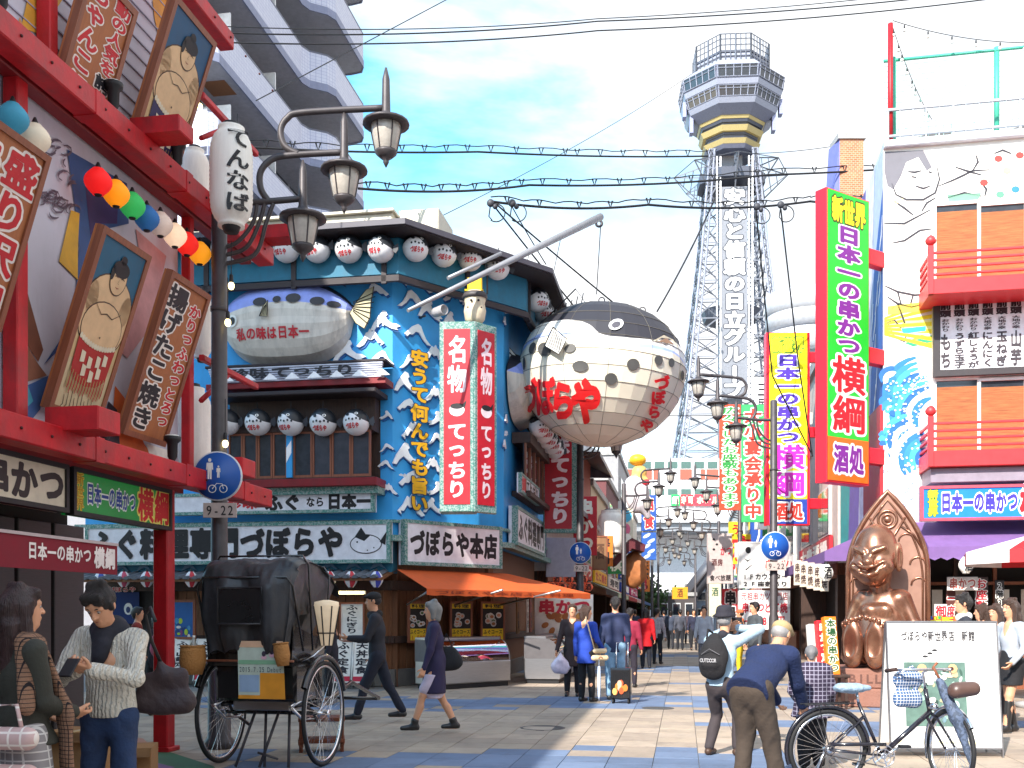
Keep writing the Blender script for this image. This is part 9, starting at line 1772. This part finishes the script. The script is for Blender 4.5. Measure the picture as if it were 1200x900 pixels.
def a_board():
 Y = 10.75; w = (1168 - 1041) / FP * Y; t = thing('standing_board', 'large white folding board with a photograph, standing in the right foreground', 'sign board', (X_(1110, Y), Y, 0), R(-3)); h = 1.42; tl = Matrix.Rotation(R(-7), 4, 'X')
 def T_(mb): mb.v = [tuple(tl @ Vector(v)) for v in mb.v]; return mb
 obj('front_panel', T_(MB().m(M('efeeec', .5, var=.03)).bbox(-w / 2, w / 2, 0, .03, .1, h, .005)), t)
 obj('panel_rim', T_(MB().m(ALU).box(-w / 2 - .012, w / 2 + .012, -.008, .035, h, h + .02).box(-w / 2 - .012, -w / 2, -.008, .035, 0, h).box(w / 2, w / 2 + .012, -.008, .035, 0, h).box(-w / 2, w / 2, -.008, .035, .085, .1)), t)
 bk = Matrix.Translation((0, .42, 0)) @ Matrix.Rotation(R(9), 4, 'X'); mb = MB().m(M('d8d8d6')).bbox(-w / 2, w / 2, 0, .02, .1, h, .004).m(ALU).box(-w / 2 - .012, -w / 2, 0, .03, 0, h).box(w / 2, w / 2 + .012, 0, .03, 0, h); mb.v = [tuple(bk @ Vector(v)) for v in mb.v]; obj('rear_panel', mb, t)
 obj('lettering', T_(letters('づぼらや新世界店 新館', -w * .38, w * .3, h - .2, h - .08, -.006, L1('3a3638', .02))), t)
 p = MB().m(mat('photo_base', rgb('5f7a70'), .4, var=.3, scale=6)).box(-w * .36, w * .2, -.004, 0, .32, 1.0); rr = random.Random(12)
 for i in range(46):
  cx, cz = rr.uniform(-.33, .17) * w, rr.uniform(.36, .96); c = rr.choice(['8fb0a4', 'c8c0a8', '3f5a50', 'a8c4b8', '2f463f', 'b8a884', 'd8dcd4', '6f8f98']); p.m(M(c, .4)).flat(ell(cx, cz, rr.uniform(.015, .06), rr.uniform(.012, .04), 9, rot=rr.uniform(0, 3)), -.005 - i * .0002)
 p.m(M('d8a878')).flat(ell(w * -.2, .93, .05, .05, 10), -.02).flat(ell(w * .08, .93, .05, .05, 10), -.02).m(M('e8e8e4')).flat([(-w * .3, .78), (-w * .1, .78), (-w * .08, .9), (-w * .3, .9)], -.018).m(M('efe8b8')).flat([(-w * .42, h - .29), (-w * .1, h - .29), (-w * .1, h - .23), (-w * .42, h - .23)], -.004).flat([(-w * .45, .14), (w * .44, .14), (w * .44, .17), (-w * .45, .17)], -.004)
 for cx in (-.36, -.25, -.14): p.m(M('2a2a2c')).flat(ell(w * cx * .4 - .02, 1.08 + (cx + .3) * .3, .03, .012, 8), -.006)
 obj('photograph', T_(p), t)
a_board()
def rack():
 g = 'menu boards leaning beside the statue'
 for i, (px, c, tx, tc, lb) in enumerate(((958, 'cfc8c0', '', '', 'pale blank side of the leaning menu boards left of the statue'), (968, 'c01c28', '串かつ定食', 'f0e0c8', 'red leaning menu board left of the green and orange one'), (977, 'e07818', '本場の串かつ', '1a4a24', 'orange leaning menu board with dark green characters next to the bronze soles'))):
  Y = 16.3 - i * .1; sign(FR(X_(px - 6, Y), Y, R(8)), 0, .2, .55, 1.36 + .06 * i, 0, lb, M(c), [(tx, .1, .9, .04, .96, L2(tc, 'f2e8d0', .03, .12) if i == 2 else L1(tc or '000000', .04), True)] if tx else [], depth=.12, tilt=R(-10), group=g, name='menu_board')
 t = thing('rack_table', 'dark low stand under the leaning menu boards', 'stand', (X_(966, 16.3), 16.3, 0)); obj('stand_top', MB().m(DWOOD).bbox(-.35, .35, -.2, .25, .5, .55, .01), t)
 for x in (-.3, .3):
  for y in (-.15, .2): obj('leg', MB().m(DWOOD).box(x - .02, x + .02, y - .02, y + .02, 0, .5), t)
 for i, (px, py) in enumerate(((930, 672), (937, 674), (945, 676), (953, 678), (961, 679))):
  Y = 20.5 - .4 * i; p = P(px, py + 14, Y); sign(FR(p.x, Y, R(-40)), 0, .16, p.z, p.z + .5, 0, ['first small menu tag hanging under the left purple awning, farthest', 'second small menu tag under the left purple awning', 'third small menu tag under the left purple awning', 'fourth small menu tag under the left purple awning', 'fifth small menu tag under the left purple awning, nearest the lantern'][i], M('c9b8a4'), [('串焼', .15, .85, .1, .9, L1('3a2420', .03), True)], depth=.02, group='small menu tags under the left purple awning', name='menu_tag')
rack()
def boxes():
 CBX = mat('cardboard', rgb('8f6a44'), .85, bump=.2, dirt=.2)
 for x, y, w, h, a, lb in ((X_(150, 8.4), 8.4, .42, .42, .2, 'brown cardboard box on the ground behind the man in the white sweater'), (X_(100, 7.8), 7.8, .46, .62, -.15, 'taller brown carton between the woman and the man at the left')):
  t = thing('cardboard_box', lb, 'box', (x, y, .004), a, 'cardboard boxes on the ground'); obj('carton', MB().m(CBX).bbox(-w / 2, w / 2, -.2, .2, 0, h, .006), t); obj('tape', MB().m(M('b9a070', .3)).box(-.03, .03, -.203, .203, h - .001, h + .003), t); obj('flap', MB().m(CBX).add([(-w / 2, -.2, h), (w / 2, -.2, h), (w / 2, -.3, h - .06), (-w / 2, -.3, h - .06)], [(0, 1, 2, 3), (3, 2, 1, 0)]), t)
boxes()
